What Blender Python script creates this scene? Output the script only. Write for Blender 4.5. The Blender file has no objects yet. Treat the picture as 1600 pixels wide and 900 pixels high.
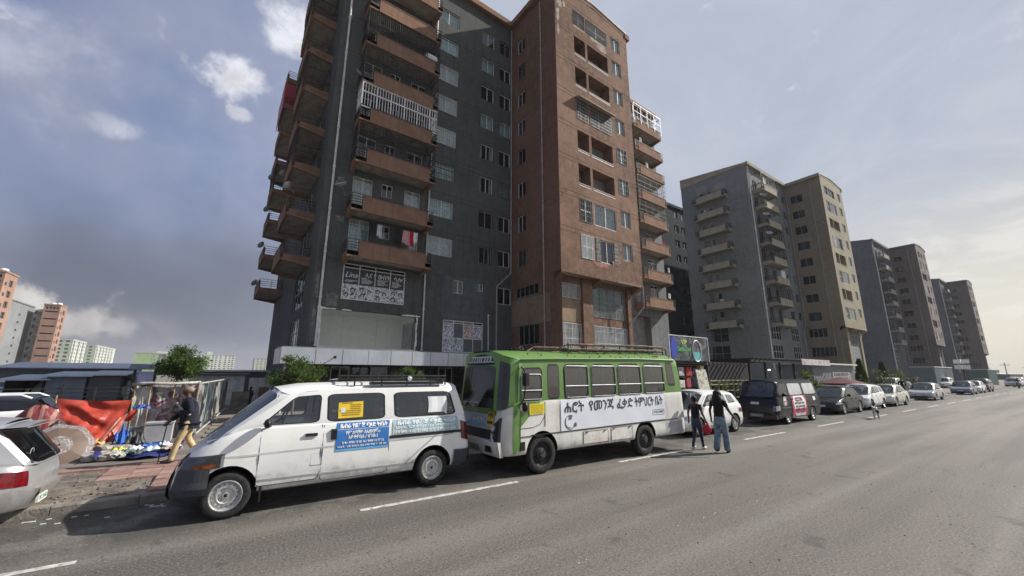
import bpy, bmesh, math, random
from mathutils import Vector, Matrix
random.seed(7)
SC = bpy.context.scene
COL = SC.collection
R = math.radians
PI = math.pi

# ------------------------------------------------------------------ camera
CAMZ = 2.1
_p, _r, _y = R(12.264), R(0.139), R(34.625)
_f = Vector((math.sin(_y) * math.cos(_p), math.cos(_y) * math.cos(_p), math.sin(_p)))
_r0 = Vector((math.cos(_y), -math.sin(_y), 0))
_u0 = _r0.cross(_f)
_ri = _r0 * math.cos(_r) + _u0 * math.sin(_r)
_u = _u0 * math.cos(_r) - _r0 * math.sin(_r)
cd = bpy.data.cameras.new('camera')
cd.sensor_width = 36
cd.lens = 36 * 620.0 / 1600
cd.clip_end = 6000
cam = bpy.data.objects.new('camera', cd)
COL.objects.link(cam)
cam.matrix_world = Matrix(((_ri.x, _u.x, -_f.x, 0), (_ri.y, _u.y, -_f.y, 0), (_ri.z, _u.z, -_f.z, CAMZ), (0, 0, 0, 1)))
SC.camera = cam

# ------------------------------------------------------------------ sun, sky, exposure
HAZE = 0.0003
SUN_EL, SUN_AZ = R(36), R(107)          # azimuth from +Y towards +X
sun_dir = Vector((math.sin(SUN_AZ) * math.cos(SUN_EL), math.cos(SUN_AZ) * math.cos(SUN_EL), math.sin(SUN_EL)))
sl = bpy.data.lights.new('sun', 'SUN')
sl.energy = 4.2
sl.angle = R(0.6)
sl.color = (1.0, 0.955, 0.88)
so = bpy.data.objects.new('sun', sl)
so.rotation_euler = sun_dir.to_track_quat('Z', 'Y').to_euler()
COL.objects.link(so)
SC.view_settings.view_transform = 'Standard'
SC.view_settings.look = 'None'
SC.view_settings.exposure = 0.75
SC.view_settings.gamma = 1.0


class NT:
    """small helper to write node trees"""
    def __init__(s, tree):
        s.t = tree
        tree.nodes.clear()

    def n(s, typ, ins=None, **kw):
        nd = s.t.nodes.new(typ)
        for k, v in kw.items():
            setattr(nd, k, v)
        for k, v in (ins or {}).items():
            if hasattr(v, 'is_output') or isinstance(v, bpy.types.NodeSocket):
                s.t.links.new(v, nd.inputs[k])
            else:
                nd.inputs[k].default_value = v
        return nd

    def math(s, op, a, b=None, c=None, clamp=False):
        ins = {0: a}
        if b is not None:
            ins[1] = b
        if c is not None:
            ins[2] = c
        nd = s.n('ShaderNodeMath', ins, operation=op)
        nd.use_clamp = clamp
        return nd.outputs[0]

    def ramp(s, v, a, b, lo=0.0, hi=1.0):
        nd = s.n('ShaderNodeMapRange', {0: v, 1: a, 2: b, 3: lo, 4: hi})
        nd.interpolation_type = 'SMOOTHSTEP'
        return nd.outputs[0]

    def mix(s, f, a, b, mode='MIX'):
        nd = s.n('ShaderNodeMix', data_type='RGBA', blend_type=mode)
        for k, v in ((0, f), (6, a), (7, b)):
            if isinstance(v, bpy.types.NodeSocket):
                s.t.links.new(v, nd.inputs[k])
            else:
                nd.inputs[k].default_value = v if k == 0 else (tuple(v) + (1,))[:4]
        return nd.outputs[2]

    def noise(s, vec, scale, detail=3, rough=0.55, dist=0.0):
        nd = s.n('ShaderNodeTexNoise', {'Scale': scale, 'Detail': detail, 'Roughness': rough, 'Distortion': dist})
        if vec is not None:
            s.t.links.new(vec, nd.inputs['Vector'])
        return nd.outputs[0]

    def dot(s, v, d):
        nd = s.n('ShaderNodeVectorMath', {0: v, 1: tuple(d)}, operation='DOT_PRODUCT')
        return nd.outputs['Value']


def build_world():
    w = bpy.data.worlds.new('World')
    SC.world = w
    w.use_nodes = True
    t = NT(w.node_tree)
    sky = t.n('ShaderNodeTexSky', sky_type='NISHITA')
    sky.sun_disc = False
    sky.sun_elevation = SUN_EL
    sky.sun_rotation = SUN_AZ
    sky.altitude = 2300
    sky.air_density = 1.1
    sky.dust_density = 1.5
    d = t.n('ShaderNodeTexCoord').outputs['Generated']
    sep = t.n('ShaderNodeSeparateXYZ', {0: d})
    z = sep.outputs[2]
    zc = t.math('MAXIMUM', z, 0.0)
    # flat cloud deck: project the direction on a plane high above
    k = t.math('DIVIDE', 1.0, t.math('ADD', zc, 0.13))
    px = t.math('MULTIPLY', sep.outputs[0], k)
    py = t.math('MULTIPLY', sep.outputs[1], k)
    pl = t.n('ShaderNodeCombineXYZ', {0: px, 1: py, 2: 0.0}).outputs[0]
    n1 = t.noise(d, 2.3, 5, 0.5, 0.3)
    n2 = t.noise(pl, 1.9, 8, 0.62, 0.7)
    n3 = t.noise(d, 11.0, 12, 0.62, 0.25)
    n4 = t.noise(d, 16.0, 8, 0.6, 0.2)
    sh = Vector((sun_dir.x, sun_dir.y, 0)).normalized()
    c = t.dot(d, sh)
    # high blue thinly veiled away from the sun, a grey rain deck low down there, a pale even veil towards the sun
    blue = t.mix(0.72, t.n('ShaderNodeVectorMath', {0: sky.outputs[0], 'Scale': 0.8}, operation='SCALE').outputs[0], (1.15, 1.50, 2.75))
    rain = t.mix(t.ramp(n1, .38, .62), (0.88, 1.00, 1.36), (1.40, 1.50, 1.90))
    left = t.mix(t.ramp(t.math('ADD', z, t.math('MULTIPLY', t.math('SUBTRACT', n1, 0.5), 0.5)), 0.10, 0.46), rain, blue)
    left = t.mix(t.math('MULTIPLY', t.ramp(n1, 0.46, 0.66), 0.7), left, (1.75, 1.95, 2.65))
    right = t.mix(t.ramp(n2, 0.3, 0.75), (2.75, 3.05, 3.7), (3.3, 3.5, 4.05))
    col = t.mix(t.ramp(t.math('ADD', c, t.math('MULTIPLY', t.math('SUBTRACT', n1, 0.5), 0.5)), -0.52, 0.36), left, right)
    low = t.ramp(z, 0.40, 0.02)
    glow = t.math('MULTIPLY', t.ramp(c, 0.45, 0.97), low)
    col = t.mix(glow, col, (5.3, 4.95, 4.1))
    streak = t.math('MULTIPLY', t.math('MULTIPLY', t.ramp(n2, 0.50, 0.66), t.ramp(c, 0.66, 0.95)), t.ramp(z, 0.5, 0.15))
    col = t.mix(t.math('MULTIPLY', streak, 0.4), col, (5.9, 5.75, 5.4))
    hz = t.ramp(z, 0.09, -0.01)
    col = t.mix(t.math('MULTIPLY', hz, 0.35), col, (2.6, 2.55, 2.5))

    # cumulus: ragged puffs in a few banks at their own bearings
    def bank(vec, size, strength, colr, soft=0.10, amt=0.62, flat=1.0, nn=None):
        nonlocal col
        v = Vector(vec).normalized()
        dv = t.n('ShaderNodeVectorMath', {0: d, 1: tuple(v)}, operation='SUBTRACT').outputs[0]
        dv = t.n('ShaderNodeVectorMath', {0: dv, 1: (1, 1, flat)}, operation='MULTIPLY').outputs[0]
        r = t.n('ShaderNodeVectorMath', {0: dv}, operation='LENGTH').outputs['Value']
        m = t.ramp(r, size, 0.0)
        nz = n3 if nn is None else nn
        a = t.math('ADD', t.math('MULTIPLY', t.math('SUBTRACT', nz, 0.5), amt * 3.6), m)
        f = t.ramp(a, 0.42, 0.42 + soft * 3.0)
        shade = t.ramp(t.math('ADD', n4, t.math('MULTIPLY', sep.outputs[2], 0.0)), 0.30, 0.62)
        cc = t.mix(shade, tuple(q * 0.72 for q in colr), colr)
        col = t.mix(t.math('MULTIPLY', f, strength), col, cc)
    BANKS(bank)
    t.n('ShaderNodeOutputWorld', {0: t.n('ShaderNodeBackground', {0: col, 1: 0.10}).outputs[0]})


def BANKS(bank):
    W = (5.3, 5.35, 5.8)
    L = (3.0, 3.15, 4.0)
    bank((-0.03, 0.84, 0.47), 0.62, 0.5, L, .40, .35)
    bank((-0.30, 0.83, 0.45), 0.22, 0.75, (3.6, 3.7, 4.5), .35, .5)
    bank((-0.226, 0.885, 0.415), 0.085, 0.7, (4.3, 4.4, 5.0), .22, .5, 2.0)
    bank((-0.085, 0.83, 0.545), 0.15, 0.95, W, .30, .95, 1.8)
    bank((-0.035, 0.82, 0.545), 0.075, 0.8, W, .28, .75, 1.7)
    bank((0.03, 0.76, 0.64), 0.14, 0.9, W, .28, .75, 1.5)
    bank((-0.046, 0.856, 0.49), 0.05, 0.7, (4.4, 4.5, 5.0), .16, .6, 1.8)
    bank((-0.16, 0.975, 0.075), 0.20, 0.6, (2.5, 2.45, 2.5), .3, .5, 2.0)
    bank((-0.285, 0.951, 0.10), 0.085, 0.95, (4.6, 4.35, 4.15), .11, .6, 1.0)
    bank((-0.225, 0.97, 0.085), 0.085, 0.9, (3.7, 3.55, 3.45), .16, .6, 1.2)
    bank((-0.165, 0.98, 0.078), 0.07, 0.8, (2.9, 2.85, 2.9), .2, .6, 1.4)
    bank((-0.10, 0.975, 0.205), 0.22, 0.32, (0.95, 1.08, 1.5), .3, .5, 1.6)


build_world()

# ------------------------------------------------------------------ materials
MATS = {}


def srgb(h):
    h = h.lstrip('#')
    o = []
    for i in (0, 2, 4):
        c = int(h[i:i + 2], 16) / 255
        o.append(c / 12.92 if c <= 0.04045 else ((c + 0.055) / 1.055) ** 2.4)
    return tuple(o)


def mat(name, rgb, rough=0.75, metal=0.0, var=0.12, scale=3.0, bump=0.0, bscale=None, streak=0.0, spec=0.4,
        dirt=None, dirt_amt=0.0, dirt_scale=1.2, patch=None, patch_amt=0.0, patch_scale=1.0, coat=0.0, emit=None, blotch=0.0, mud=0.0):
    if name in MATS:
        return MATS[name]
    m = bpy.data.materials.new(name)
    m.use_nodes = True
    t = NT(m.node_tree)
    oc = t.n('ShaderNodeTexCoord').outputs['Object']
    n = t.noise(oc, scale, 5, 0.6)
    lo = tuple(c * (1 - var) for c in rgb)
    hi = tuple(min(1, c * (1 + var)) for c in rgb)
    col = t.mix(t.ramp(n, 0.36, 0.64), lo, hi)
    if streak:
        mp = t.n('ShaderNodeMapping', {0: oc, 3: (1.6, 1.6, 0.12)})
        ns = t.noise(mp.outputs[0], 2.2, 6, 0.65)
        col = t.mix(t.math('MULTIPLY', t.ramp(ns, 0.49, 0.63), streak), col, tuple(c * 0.55 for c in rgb))
    if dirt:
        nd = t.noise(oc, dirt_scale, 7, 0.68, 0.4)
        col = t.mix(t.math('MULTIPLY', t.ramp(nd, 0.47, 0.68), dirt_amt), col, dirt)
    if blotch:
        nb1 = t.noise(oc, 0.16, 3, 0.5, 0.6)
        nb2 = t.noise(oc, 1.1, 5, 0.7, 0.3)
        col = t.mix(t.math('MULTIPLY', t.ramp(nb1, 0.42, 0.62), blotch), col, tuple(c * 1.35 for c in rgb))
        col = t.mix(t.math('MULTIPLY', t.ramp(nb2, 0.50, 0.66), blotch), col, tuple(c * 0.68 for c in rgb))
    if mud:
        zz = t.n('ShaderNodeSeparateXYZ', {0: oc}).outputs[2]
        nm_ = t.noise(oc, 5.0, 7, 0.72, 0.3)
        a = t.math('ADD', t.ramp(zz, 0.85, 0.25, 0.0, 0.32), nm_)
        col = t.mix(t.math('MULTIPLY', t.ramp(a, 0.60, 0.86), mud), col, (0.20, 0.165, 0.125))
    if patch:
        npn = t.noise(oc, patch_scale, 4, 0.55, 0.8)
        col = t.mix(t.math('MULTIPLY', t.ramp(npn, 0.62, 0.66), patch_amt), col, patch)
    b = t.n('ShaderNodeBsdfPrincipled', {'Roughness': rough, 'Metallic': metal, 'Base Color': col})
    b.inputs['Specular IOR Level'].default_value = spec
    if coat:
        b.inputs['Coat Weight'].default_value = coat
        b.inputs['Coat Roughness'].default_value = 0.06
    if emit:
        b.inputs['Emission Color'].default_value = tuple(emit[:3]) + (1,)
        b.inputs['Emission Strength'].default_value = emit[3]
    if bump:
        nb = t.noise(oc, bscale or scale * 8, 4, 0.65)
        bp = t.n('ShaderNodeBump', {'Height': nb, 'Strength': bump, 'Distance': 0.02})
        t.t.links.new(bp.outputs[0], b.inputs['Normal'])
    t.n('ShaderNodeOutputMaterial', {0: b.outputs[0]})
    MATS[name] = m
    return m


def glass(name, tint, see, rough=0.03, film=(0.02, 0.022, 0.025)):
    """window glass: part mirror (by fresnel), part tinted see-through"""
    if name in MATS:
        return MATS[name]
    m = bpy.data.materials.new(name)
    m.use_nodes = True
    t = NT(m.node_tree)
    tr = t.n('ShaderNodeBsdfTransparent', {0: tint + (1,)})
    df = t.n('ShaderNodeBsdfDiffuse', {0: tuple(film) + (1,)})
    base = t.n('ShaderNodeMixShader', {0: see, 1: df.outputs[0], 2: tr.outputs[0]})
    oc = t.n('ShaderNodeTexCoord').outputs['Object']
    bp = t.n('ShaderNodeBump', {'Height': t.noise(oc, 1.3, 1), 'Strength': 0.05, 'Distance': 0.05})
    gl = t.n('ShaderNodeBsdfGlossy', {0: (0.95, 0.97, 1, 1), 'Roughness': rough, 'Normal': bp.outputs[0]})
    fr = t.n('ShaderNodeFresnel', {0: 1.5})
    f = t.math('MULTIPLY_ADD', fr.outputs[0], 0.9, 0.035)
    t.n('ShaderNodeOutputMaterial', {0: t.n('ShaderNodeMixShader', {0: f, 1: base.outputs[0], 2: gl.outputs[0]}).outputs[0]})
    MATS[name] = m
    return m


def pic(name, cols, scale=4.0, rough=0.5, bands=False):
    """printed picture: soft blotches of several colours"""
    if name in MATS:
        return MATS[name]
    m = bpy.data.materials.new(name)
    m.use_nodes = True
    t = NT(m.node_tree)
    oc = t.n('ShaderNodeTexCoord').outputs['Object']
    col = None
    for i, c in enumerate(cols):
        mp = t.n('ShaderNodeMapping', {0: oc, 1: (i * 7.3, i * 3.1, i * 5.7), 3: (1, 1, 0.45 if bands else 1)})
        n = t.noise(mp.outputs[0], scale * (0.8 + 0.35 * i), 4, 0.55, 1.0)
        col = c if col is None else t.mix(t.ramp(n, 0.49, 0.56), col, c)
    b = t.n('ShaderNodeBsdfPrincipled', {'Roughness': rough, 'Base Color': col})
    t.n('ShaderNodeOutputMaterial', {0: b.outputs[0]})
    MATS[name] = m
    return m


M = dict(
    asphalt=None,
    black=mat('black_plastic', (0.012, 0.012, 0.013), 0.5, var=0.2),
    rubber=mat('rubber', (0.018, 0.018, 0.018), 0.85, var=0.35, scale=9, dirt=(0.06, 0.055, 0.05), dirt_amt=0.4, dirt_scale=5),
    rim=mat('rim_metal', (0.56, 0.56, 0.55), 0.42, 0.6, var=0.15, scale=9, dirt=(0.2, 0.18, 0.15), dirt_amt=0.3),
    chrome=mat('bright_metal', (0.6, 0.6, 0.6), 0.25, 0.9, var=0.1),
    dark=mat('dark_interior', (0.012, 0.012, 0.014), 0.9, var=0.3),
    wframe=mat('window_frame_white', (0.62, 0.63, 0.62), 0.5, var=0.15),
    aframe=mat('window_frame_grey', (0.30, 0.31, 0.31), 0.45, 0.3, var=0.2),
    curtain=mat('curtain', (0.60, 0.70, 0.68), 0.9, var=0.25, scale=4),
    curtain2=mat('curtain_cream', (0.74, 0.73, 0.68), 0.9, var=0.2, scale=4),
    iron=mat('iron_bars', (0.035, 0.032, 0.03), 0.6, 0.3, var=0.3),
    wiron=mat('white_iron', (0.7, 0.71, 0.72), 0.5, var=0.12),
    pipe=mat('drain_pipe', (0.62, 0.62, 0.6), 0.55, var=0.15, streak=0.3),
    bpipe=mat('drain_pipe_tan', (0.36, 0.31, 0.27), 0.6, var=0.2),
    soffit=mat('balcony_soffit', (0.33, 0.30, 0.26), 0.9, var=0.16, scale=1.5, dirt=(0.14, 0.12, 0.1), dirt_amt=0.5),
    gl=glass('house_glass', (0.72, 0.79, 0.79), 0.95),
    gld=glass('dark_glass', (0.30, 0.33, 0.35), 0.85),
    glc=glass('car_glass', (0.50, 0.55, 0.55), 0.82, film=(.12, .13, .135)),
    glk=glass('car_glass_dark', (0.14, 0.15, 0.16), 0.85),
    wood=mat('old_wood', (0.26, 0.18, 0.11), 0.85, var=0.3, scale=6),
    leaf=None,
)


# ------------------------------------------------------------------ geometry helpers
class MB:
    def __init__(s):
        s.v, s.f, s.m = [], [], []

    def face(s, pts, m=0):
        i = len(s.v)
        s.v += [tuple(p) for p in pts]
        s.f.append(tuple(range(i, i + len(pts))))
        s.m.append(m)

    def box(s, x0, x1, y0, y1, z0, z1, m=0):
        i = len(s.v)
        s.v += [(x0, y0, z0), (x1, y0, z0), (x1, y1, z0), (x0, y1, z0), (x0, y0, z1), (x1, y0, z1), (x1, y1, z1), (x0, y1, z1)]
        for q in ((0, 3, 2, 1), (4, 5, 6, 7), (0, 1, 5, 4), (1, 2, 6, 5), (2, 3, 7, 6), (3, 0, 4, 7)):
            s.f.append(tuple(i + k for k in q))
            s.m.append(m)

    def prism(s, poly, axis, a, b, m=0):
        """extrude a 2D polygon along an axis between a and b"""
        def P(u, v, w):
            return (w, u, v) if axis == 'x' else ((u, w, v) if axis == 'y' else (u, v, w))
        n = len(poly)
        i = len(s.v)
        s.v += [P(u, v, a) for u, v in poly] + [P(u, v, b) for u, v in poly]
        s.f.append(tuple(i + k for k in range(n)))
        s.f.append(tuple(i + n + k for k in reversed(range(n))))
        s.m += [m, m]
        for k in range(n):
            s.f.append((i + k, i + n + k, i + n + (k + 1) % n, i + (k + 1) % n))
            s.m.append(m)

    def tube(s, pts, r, n=6, m=0, r2=None):
        pts = [Vector(p) for p in pts]
        rings = []
        for j, p in enumerate(pts):
            d = (pts[min(j + 1, len(pts) - 1)] - pts[max(j - 1, 0)]).normalized()
            a = d.orthogonal().normalized() if j == 0 else (rings_a - d * rings_a.dot(d)).normalized()
            rings_a = a
            b = d.cross(a)
            rr = r if r2 is None else r + (r2 - r) * j / (len(pts) - 1)
            i = len(s.v)
            s.v += [tuple(p + (a * math.cos(2 * PI * k / n) + b * math.sin(2 * PI * k / n)) * rr) for k in range(n)]
            rings.append(i)
        for i0, i1 in zip(rings, rings[1:]):
            for k in range(n):
                s.f.append((i0 + k, i0 + (k + 1) % n, i1 + (k + 1) % n, i1 + k))
                s.m.append(m)
        s.f.append(tuple(rings[0] + k for k in reversed(range(n))))
        s.f.append(tuple(rings[-1] + k for k in range(n)))
        s.m += [m, m]

    def lathe(s, prof, n=20, axis='z', c=(0, 0, 0), m=0, ms=None):
        """prof: list of (r, h)"""
        i = len(s.v)
        for (r, h) in prof:
            for k in range(n):
                a = 2 * PI * k / n
                u, v = r * math.cos(a), r * math.sin(a)
                p = (u, v, h) if axis == 'z' else ((u, h, v) if axis == 'y' else (h, u, v))
                s.v.append((p[0] + c[0], p[1] + c[1], p[2] + c[2]))
        for j in range(len(prof) - 1):
            for k in range(n):
                s.f.append((i + j * n + k, i + j * n + (k + 1) % n, i + (j + 1) * n + (k + 1) % n, i + (j + 1) * n + k))
                s.m.append(ms[j] if ms else m)

    def grid(s, P, nu, nv, m=0):
        i = len(s.v)
        for a in range(nu + 1):
            for b in range(nv + 1):
                s.v.append(tuple(P(a / nu, b / nv)))
        for a in range(nu):
            for b in range(nv):
                k = i + a * (nv + 1) + b
                s.f.append((k, k + 1, k + nv + 2, k + nv + 1))
                s.m.append(m)

    def sphere(s, c, r, n=12, rings=8, m=0, sq=(1, 1, 1)):
        prof = [(max(1e-4, r * math.sin(PI * j / rings)), -r * math.cos(PI * j / rings)) for j in range(rings + 1)]
        i = len(s.v)
        s.lathe(prof, n, 'z', (0, 0, 0), m)
        for k in range(i, len(s.v)):
            x, y, z = s.v[k]
            s.v[k] = (x * sq[0] + c[0], y * sq[1] + c[1], z * sq[2] + c[2])

    def mesh(s, name, mats, smooth=False, fix=True, weld=False):
        me = bpy.data.meshes.new(name)
        me.from_pydata(s.v, [], s.f)
        for mm in mats:
            me.materials.append(mm)
        me.polygons.foreach_set('material_index', s.m)
        if fix or weld:
            bm = bmesh.new()
            bm.from_mesh(me)
            if weld:
                bmesh.ops.remove_doubles(bm, verts=bm.verts, dist=0.0005)
            if fix:
                bmesh.ops.recalc_face_normals(bm, faces=bm.faces)
            bm.to_mesh(me)
            bm.free()
        if smooth:
            me.polygons.foreach_set('use_smooth', [True] * len(me.polygons))
            if smooth is not True:
                me.set_sharp_from_angle(angle=R(smooth))
        me.update()
        return me

    def build(s, name, mats, parent=None, loc=(0, 0, 0), rotz=0.0, **kw):
        return put(name, s.mesh(name, mats if isinstance(mats, (list, tuple)) else [mats], **kw), parent, loc, rotz)


def put(name, me, parent=None, loc=(0, 0, 0), rotz=0.0):
    o = bpy.data.objects.new(name, me)
    o.location = loc
    o.rotation_euler = (0, 0, rotz)
    COL.objects.link(o)
    if parent:
        o.parent = parent
    return o


def thing(name, label, cat, loc=(0, 0, 0), rotz=0.0, group=None):
    o = bpy.data.objects.new(name, None)
    o.empty_display_size = 0.2
    o.location = loc
    o.rotation_euler = (0, 0, rotz)
    COL.objects.link(o)
    return tag(o, label, cat, group)


def tag(o, label, cat, group=None):
    o['label'] = label
    o['category'] = cat
    if group:
        o['group'] = group
    return o


def struct(o):
    o['kind'] = 'structure'
    return o


def stuff(o):
    o['kind'] = 'stuff'
    return o


def text(s, size, m, parent, loc, rot=(PI / 2, 0, 0), name='lettering', align='LEFT', width=None, shear=0.0, bold=0.0):
    """raised lettering: converted to a mesh; width, if given, is the exact length of the line"""
    cu = bpy.data.curves.new(name, 'FONT')
    cu.body = s
    cu.size = size
    cu.align_x = align
    cu.extrude = 0.001
    cu.shear = shear
    cu.offset = bold
    cu.resolution_u = 2
    o = bpy.data.objects.new(name, cu)
    COL.objects.link(o)
    dg = bpy.context.evaluated_depsgraph_get()
    me = bpy.data.meshes.new_from_object(o.evaluated_get(dg))
    bpy.data.objects.remove(o)
    me.materials.clear()
    me.materials.append(m)
    if width and len(me.vertices):
        xs = [v.co.x for v in me.vertices]
        k = width / max(1e-4, max(xs) - min(xs))
        off = min(xs) if align == 'LEFT' else 0
        for v in me.vertices:
            v.co.x = (v.co.x - off) * k
    o = bpy.data.objects.new(name, me)
    o.location = loc
    o.rotation_euler = rot
    COL.objects.link(o)
    if parent:
        o.parent = parent
    return o


def dup(src, parent=None, loc=None, rotz=None):
    c = src.copy()
    COL.objects.link(c)
    if parent is not None:
        c.parent = parent
    if loc is not None:
        c.location = loc
    if rotz is not None:
        c.rotation_euler = (0, 0, rotz)
    for ch in src.children:
        dup(ch, c)
    return c
# ------------------------------------------------------------------ vehicles (nose at x = 0, tail at x = L, y = 0 centre line)
def lerp(a, b, t):
    return a + (b - a) * t


def curve(pts, x):
    if x <= pts[0][0]:
        return pts[0][1]
    for (x0, z0), (x1, z1) in zip(pts, pts[1:]):
        if x <= x1:
            t = (x - x0) / (x1 - x0)
            return lerp(z0, z1, t * t * (3 - 2 * t) * 0.5 + t * 0.5)
    return pts[-1][1]


def ring_panel(P, ins, rad, frame, gl, trim=None, n=3, rec=0.0, tw=0.03):
    """frame faces between the border of the unit patch P and a rounded opening; glass (and rubber trim) fills the opening.
    ins = (left, right, bottom, top) as fractions"""
    l, r, b, t = ins
    cs = [(1 - r, b, -PI / 2), (1 - r, 1 - t, 0), (l, 1 - t, PI / 2), (l, b, PI)]
    sx, sy = (-1, -1, 1, 1), (1, -1, -1, 1)
    ou = [(1, 0), (1, 1), (0, 1), (0, 0)]
    ru = rad * (1 - l - r)
    rv = rad * (1 - b - t)
    inner, outer, mid = [], [], []
    for c in range(4):
        cx, cy = cs[c][0] + sx[c] * ru, cs[c][1] + sy[c] * rv
        for k in range(n + 1):
            a = cs[c][2] + PI / 2 * k / n
            inner.append((cx + ru * math.cos(a), cy + rv * math.sin(a)))
            mid.append((cx + (ru - tw) * math.cos(a), cy + (rv - tw) * math.sin(a)))
            ox, oy = ou[c]
            if k < n / 2:
                q = (ox, inner[-1][1]) if c in (1, 3) else (inner[-1][0], oy)
            elif k > n / 2:
                q = (inner[-1][0], oy) if c in (1, 3) else (ox, inner[-1][1])
            else:
                q = (ox, oy)
            if n % 2 and k in (n // 2, n // 2 + 1):
                q = (ox, oy)
            outer.append(q)
    N = len(inner)
    if frame is not None:
        for k in range(N):
            j = (k + 1) % N
            a, b2 = outer[k], outer[j]
            pts = [P(*a), P(*b2), P(*inner[j]), P(*inner[k])]
            if (Vector(pts[0]) - Vector(pts[1])).length < 1e-6:
                pts = pts[1:]
            frame.face(pts)
    use = inner
    if trim is not None:
        for k in range(N):
            j = (k + 1) % N
            trim.face([P(*inner[k]), P(*inner[j]), P(*mid[j]), P(*mid[k])])
        use = mid
    c = (sum(p[0] for p in use) / N, sum(p[1] for p in use) / N)
    h = [((p[0] + c[0]) / 2, (p[1] + c[1]) / 2) for p in use]
    for k in range(N):
        j = (k + 1) % N
        gl.face([P(*use[k]), P(*use[j]), P(*h[j]), P(*h[k])])
        gl.face([P(*h[k]), P(*h[j]), P(*c)])


PROF = [(0.0, 0.0), (0.84, 0.0), (0.93, 0.035), (0.975, 0.12), (1.0, 0.30), (1.0, 0.55), (0.992, 0.75), (0.975, 0.88), (0.955, 0.96), (0.925, 1.0), (0.6, 1.012), (0.0, 1.03)]


class Body:
    def __init__(s, sp):
        s.L, s.W, s.zb = sp['L'], sp['W'], sp['zb']
        s.top = sp['top']
        s.na, s.nf = sp.get('nose', (0.5, 0.72))
        s.ta, s.tf = sp.get('tail', (0.4, 0.8))
        s.ndx = sp.get('ndx', [(0, 0.1), (0.3, 0.0), (0.6, 0.02), (1, 0.16)])
        s.tdx = sp.get('tdx', [(0, -0.1), (0.35, 0.0), (0.7, -0.02), (1, -0.06)])
        s.prof = sp.get('prof', PROF)
        s.fr = sp.get('frange', s.na * 1.2)
        s.arch = sp.get('archr', 1.17)

    def w(s, x):
        k = 1.0
        if x < s.na:
            q = min(1, max(0, (s.na - x) / s.na))
            k = s.nf + (1 - s.nf) * (1 - q ** 2.3) ** (1 / 2.3)
        if x > s.L - s.ta:
            q = min(1, max(0, (x - s.L + s.ta) / s.ta))
            k = min(k, s.tf + (1 - s.tf) * (1 - q ** 2.3) ** (1 / 2.3))
        return s.W * k

    def zt(s, x):
        return curve(s.top, x)

    def dx(s, x, t):
        d = 0
        if x < s.fr:
            d += curve(s.ndx, t) * (1 - x / s.fr) ** 1.5
        if x > s.L - s.fr:
            d += curve(s.tdx, t) * (1 - (s.L - x) / s.fr) ** 1.5
        return d

    def fy(s, t):
        pr = s.prof
        for (a, ta), (b, tb) in zip(pr[1:], pr[2:]):
            if t <= tb:
                return lerp(a, b, max(0, (t - ta) / max(1e-6, tb - ta)))
        return pr[-3][0]

    def bp(s, x, z, sg=-1, off=0.0):
        """a point on the flank, off metres outside it"""
        zt = s.zt(x)
        t = (z - s.zb) / (zt - s.zb)
        return (x + s.dx(x, t), sg * (s.w(x) * s.fy(t) + off), z)

    def front(s, y, z, off=0.01):
        t = (z - s.zb) / (s.zt(0) - s.zb)
        return (s.dx(0, t) - off, y, z)

    def rear(s, y, z, off=0.01):
        t = (z - s.zb) / (s.zt(s.L) - s.zb)
        return (s.L + s.dx(s.L, t) + off, y, z)

    def build(s, mb):
        L = s.L
        xs = [0, .02, .05, .1, .17, .26, .38, .52] + [0.52 + (L - 1.04) * i / 22 for i in range(1, 22)] + [L - q for q in (.52, .38, .26, .17, .1, .05, .02, 0)]
        n = len(s.prof)
        ringn = 2 * n - 2
        i0 = len(mb.v)
        for x in xs:
            w, zt = s.w(x), s.zt(x)
            def pt(j, sg):
                f, t = s.prof[j]
                return (x + s.dx(x, t), sg * w * f, s.zb + (zt - s.zb) * t)
            for j in range(n):
                mb.v.append(pt(j, -1))
            for j in range(n - 2, 0, -1):
                mb.v.append(pt(j, 1))
        for a in range(len(xs) - 1):
            for k in range(ringn):
                b0, b1 = i0 + a * ringn, i0 + (a + 1) * ringn
                k2 = (k + 1) % ringn
                mb.f.append((b0 + k, b0 + k2, b1 + k2, b1 + k))
                mb.m.append(0)
        for a, flip in ((0, 1), (len(xs) - 1, 0)):
            b0 = i0 + a * ringn
            def li(j): return b0 + j
            def ri(j): return b0 + (ringn - j) % ringn
            for j in range(n - 1):
                q = []
                for idx in (li(j), li(j + 1), ri(j + 1), ri(j)):
                    if idx not in q:
                        q.append(idx)
                mb.f.append(tuple(q if flip else q[::-1]))
                mb.m.append(0)


def boolean_cut(me, cutter, name):
    a = bpy.data.objects.new('a', me)
    b = bpy.data.objects.new('b', cutter)
    COL.objects.link(a)
    COL.objects.link(b)
    md = a.modifiers.new('cut', 'BOOLEAN')
    md.object = b
    md.operation = 'DIFFERENCE'
    md.solver = 'EXACT'
    md.material_mode = 'TRANSFER'
    dg = bpy.context.evaluated_depsgraph_get()
    out = bpy.data.meshes.new_from_object(a.evaluated_get(dg))
    out.name = name
    bpy.data.objects.remove(a)
    bpy.data.objects.remove(b)
    return out


_wheels = {}


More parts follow.
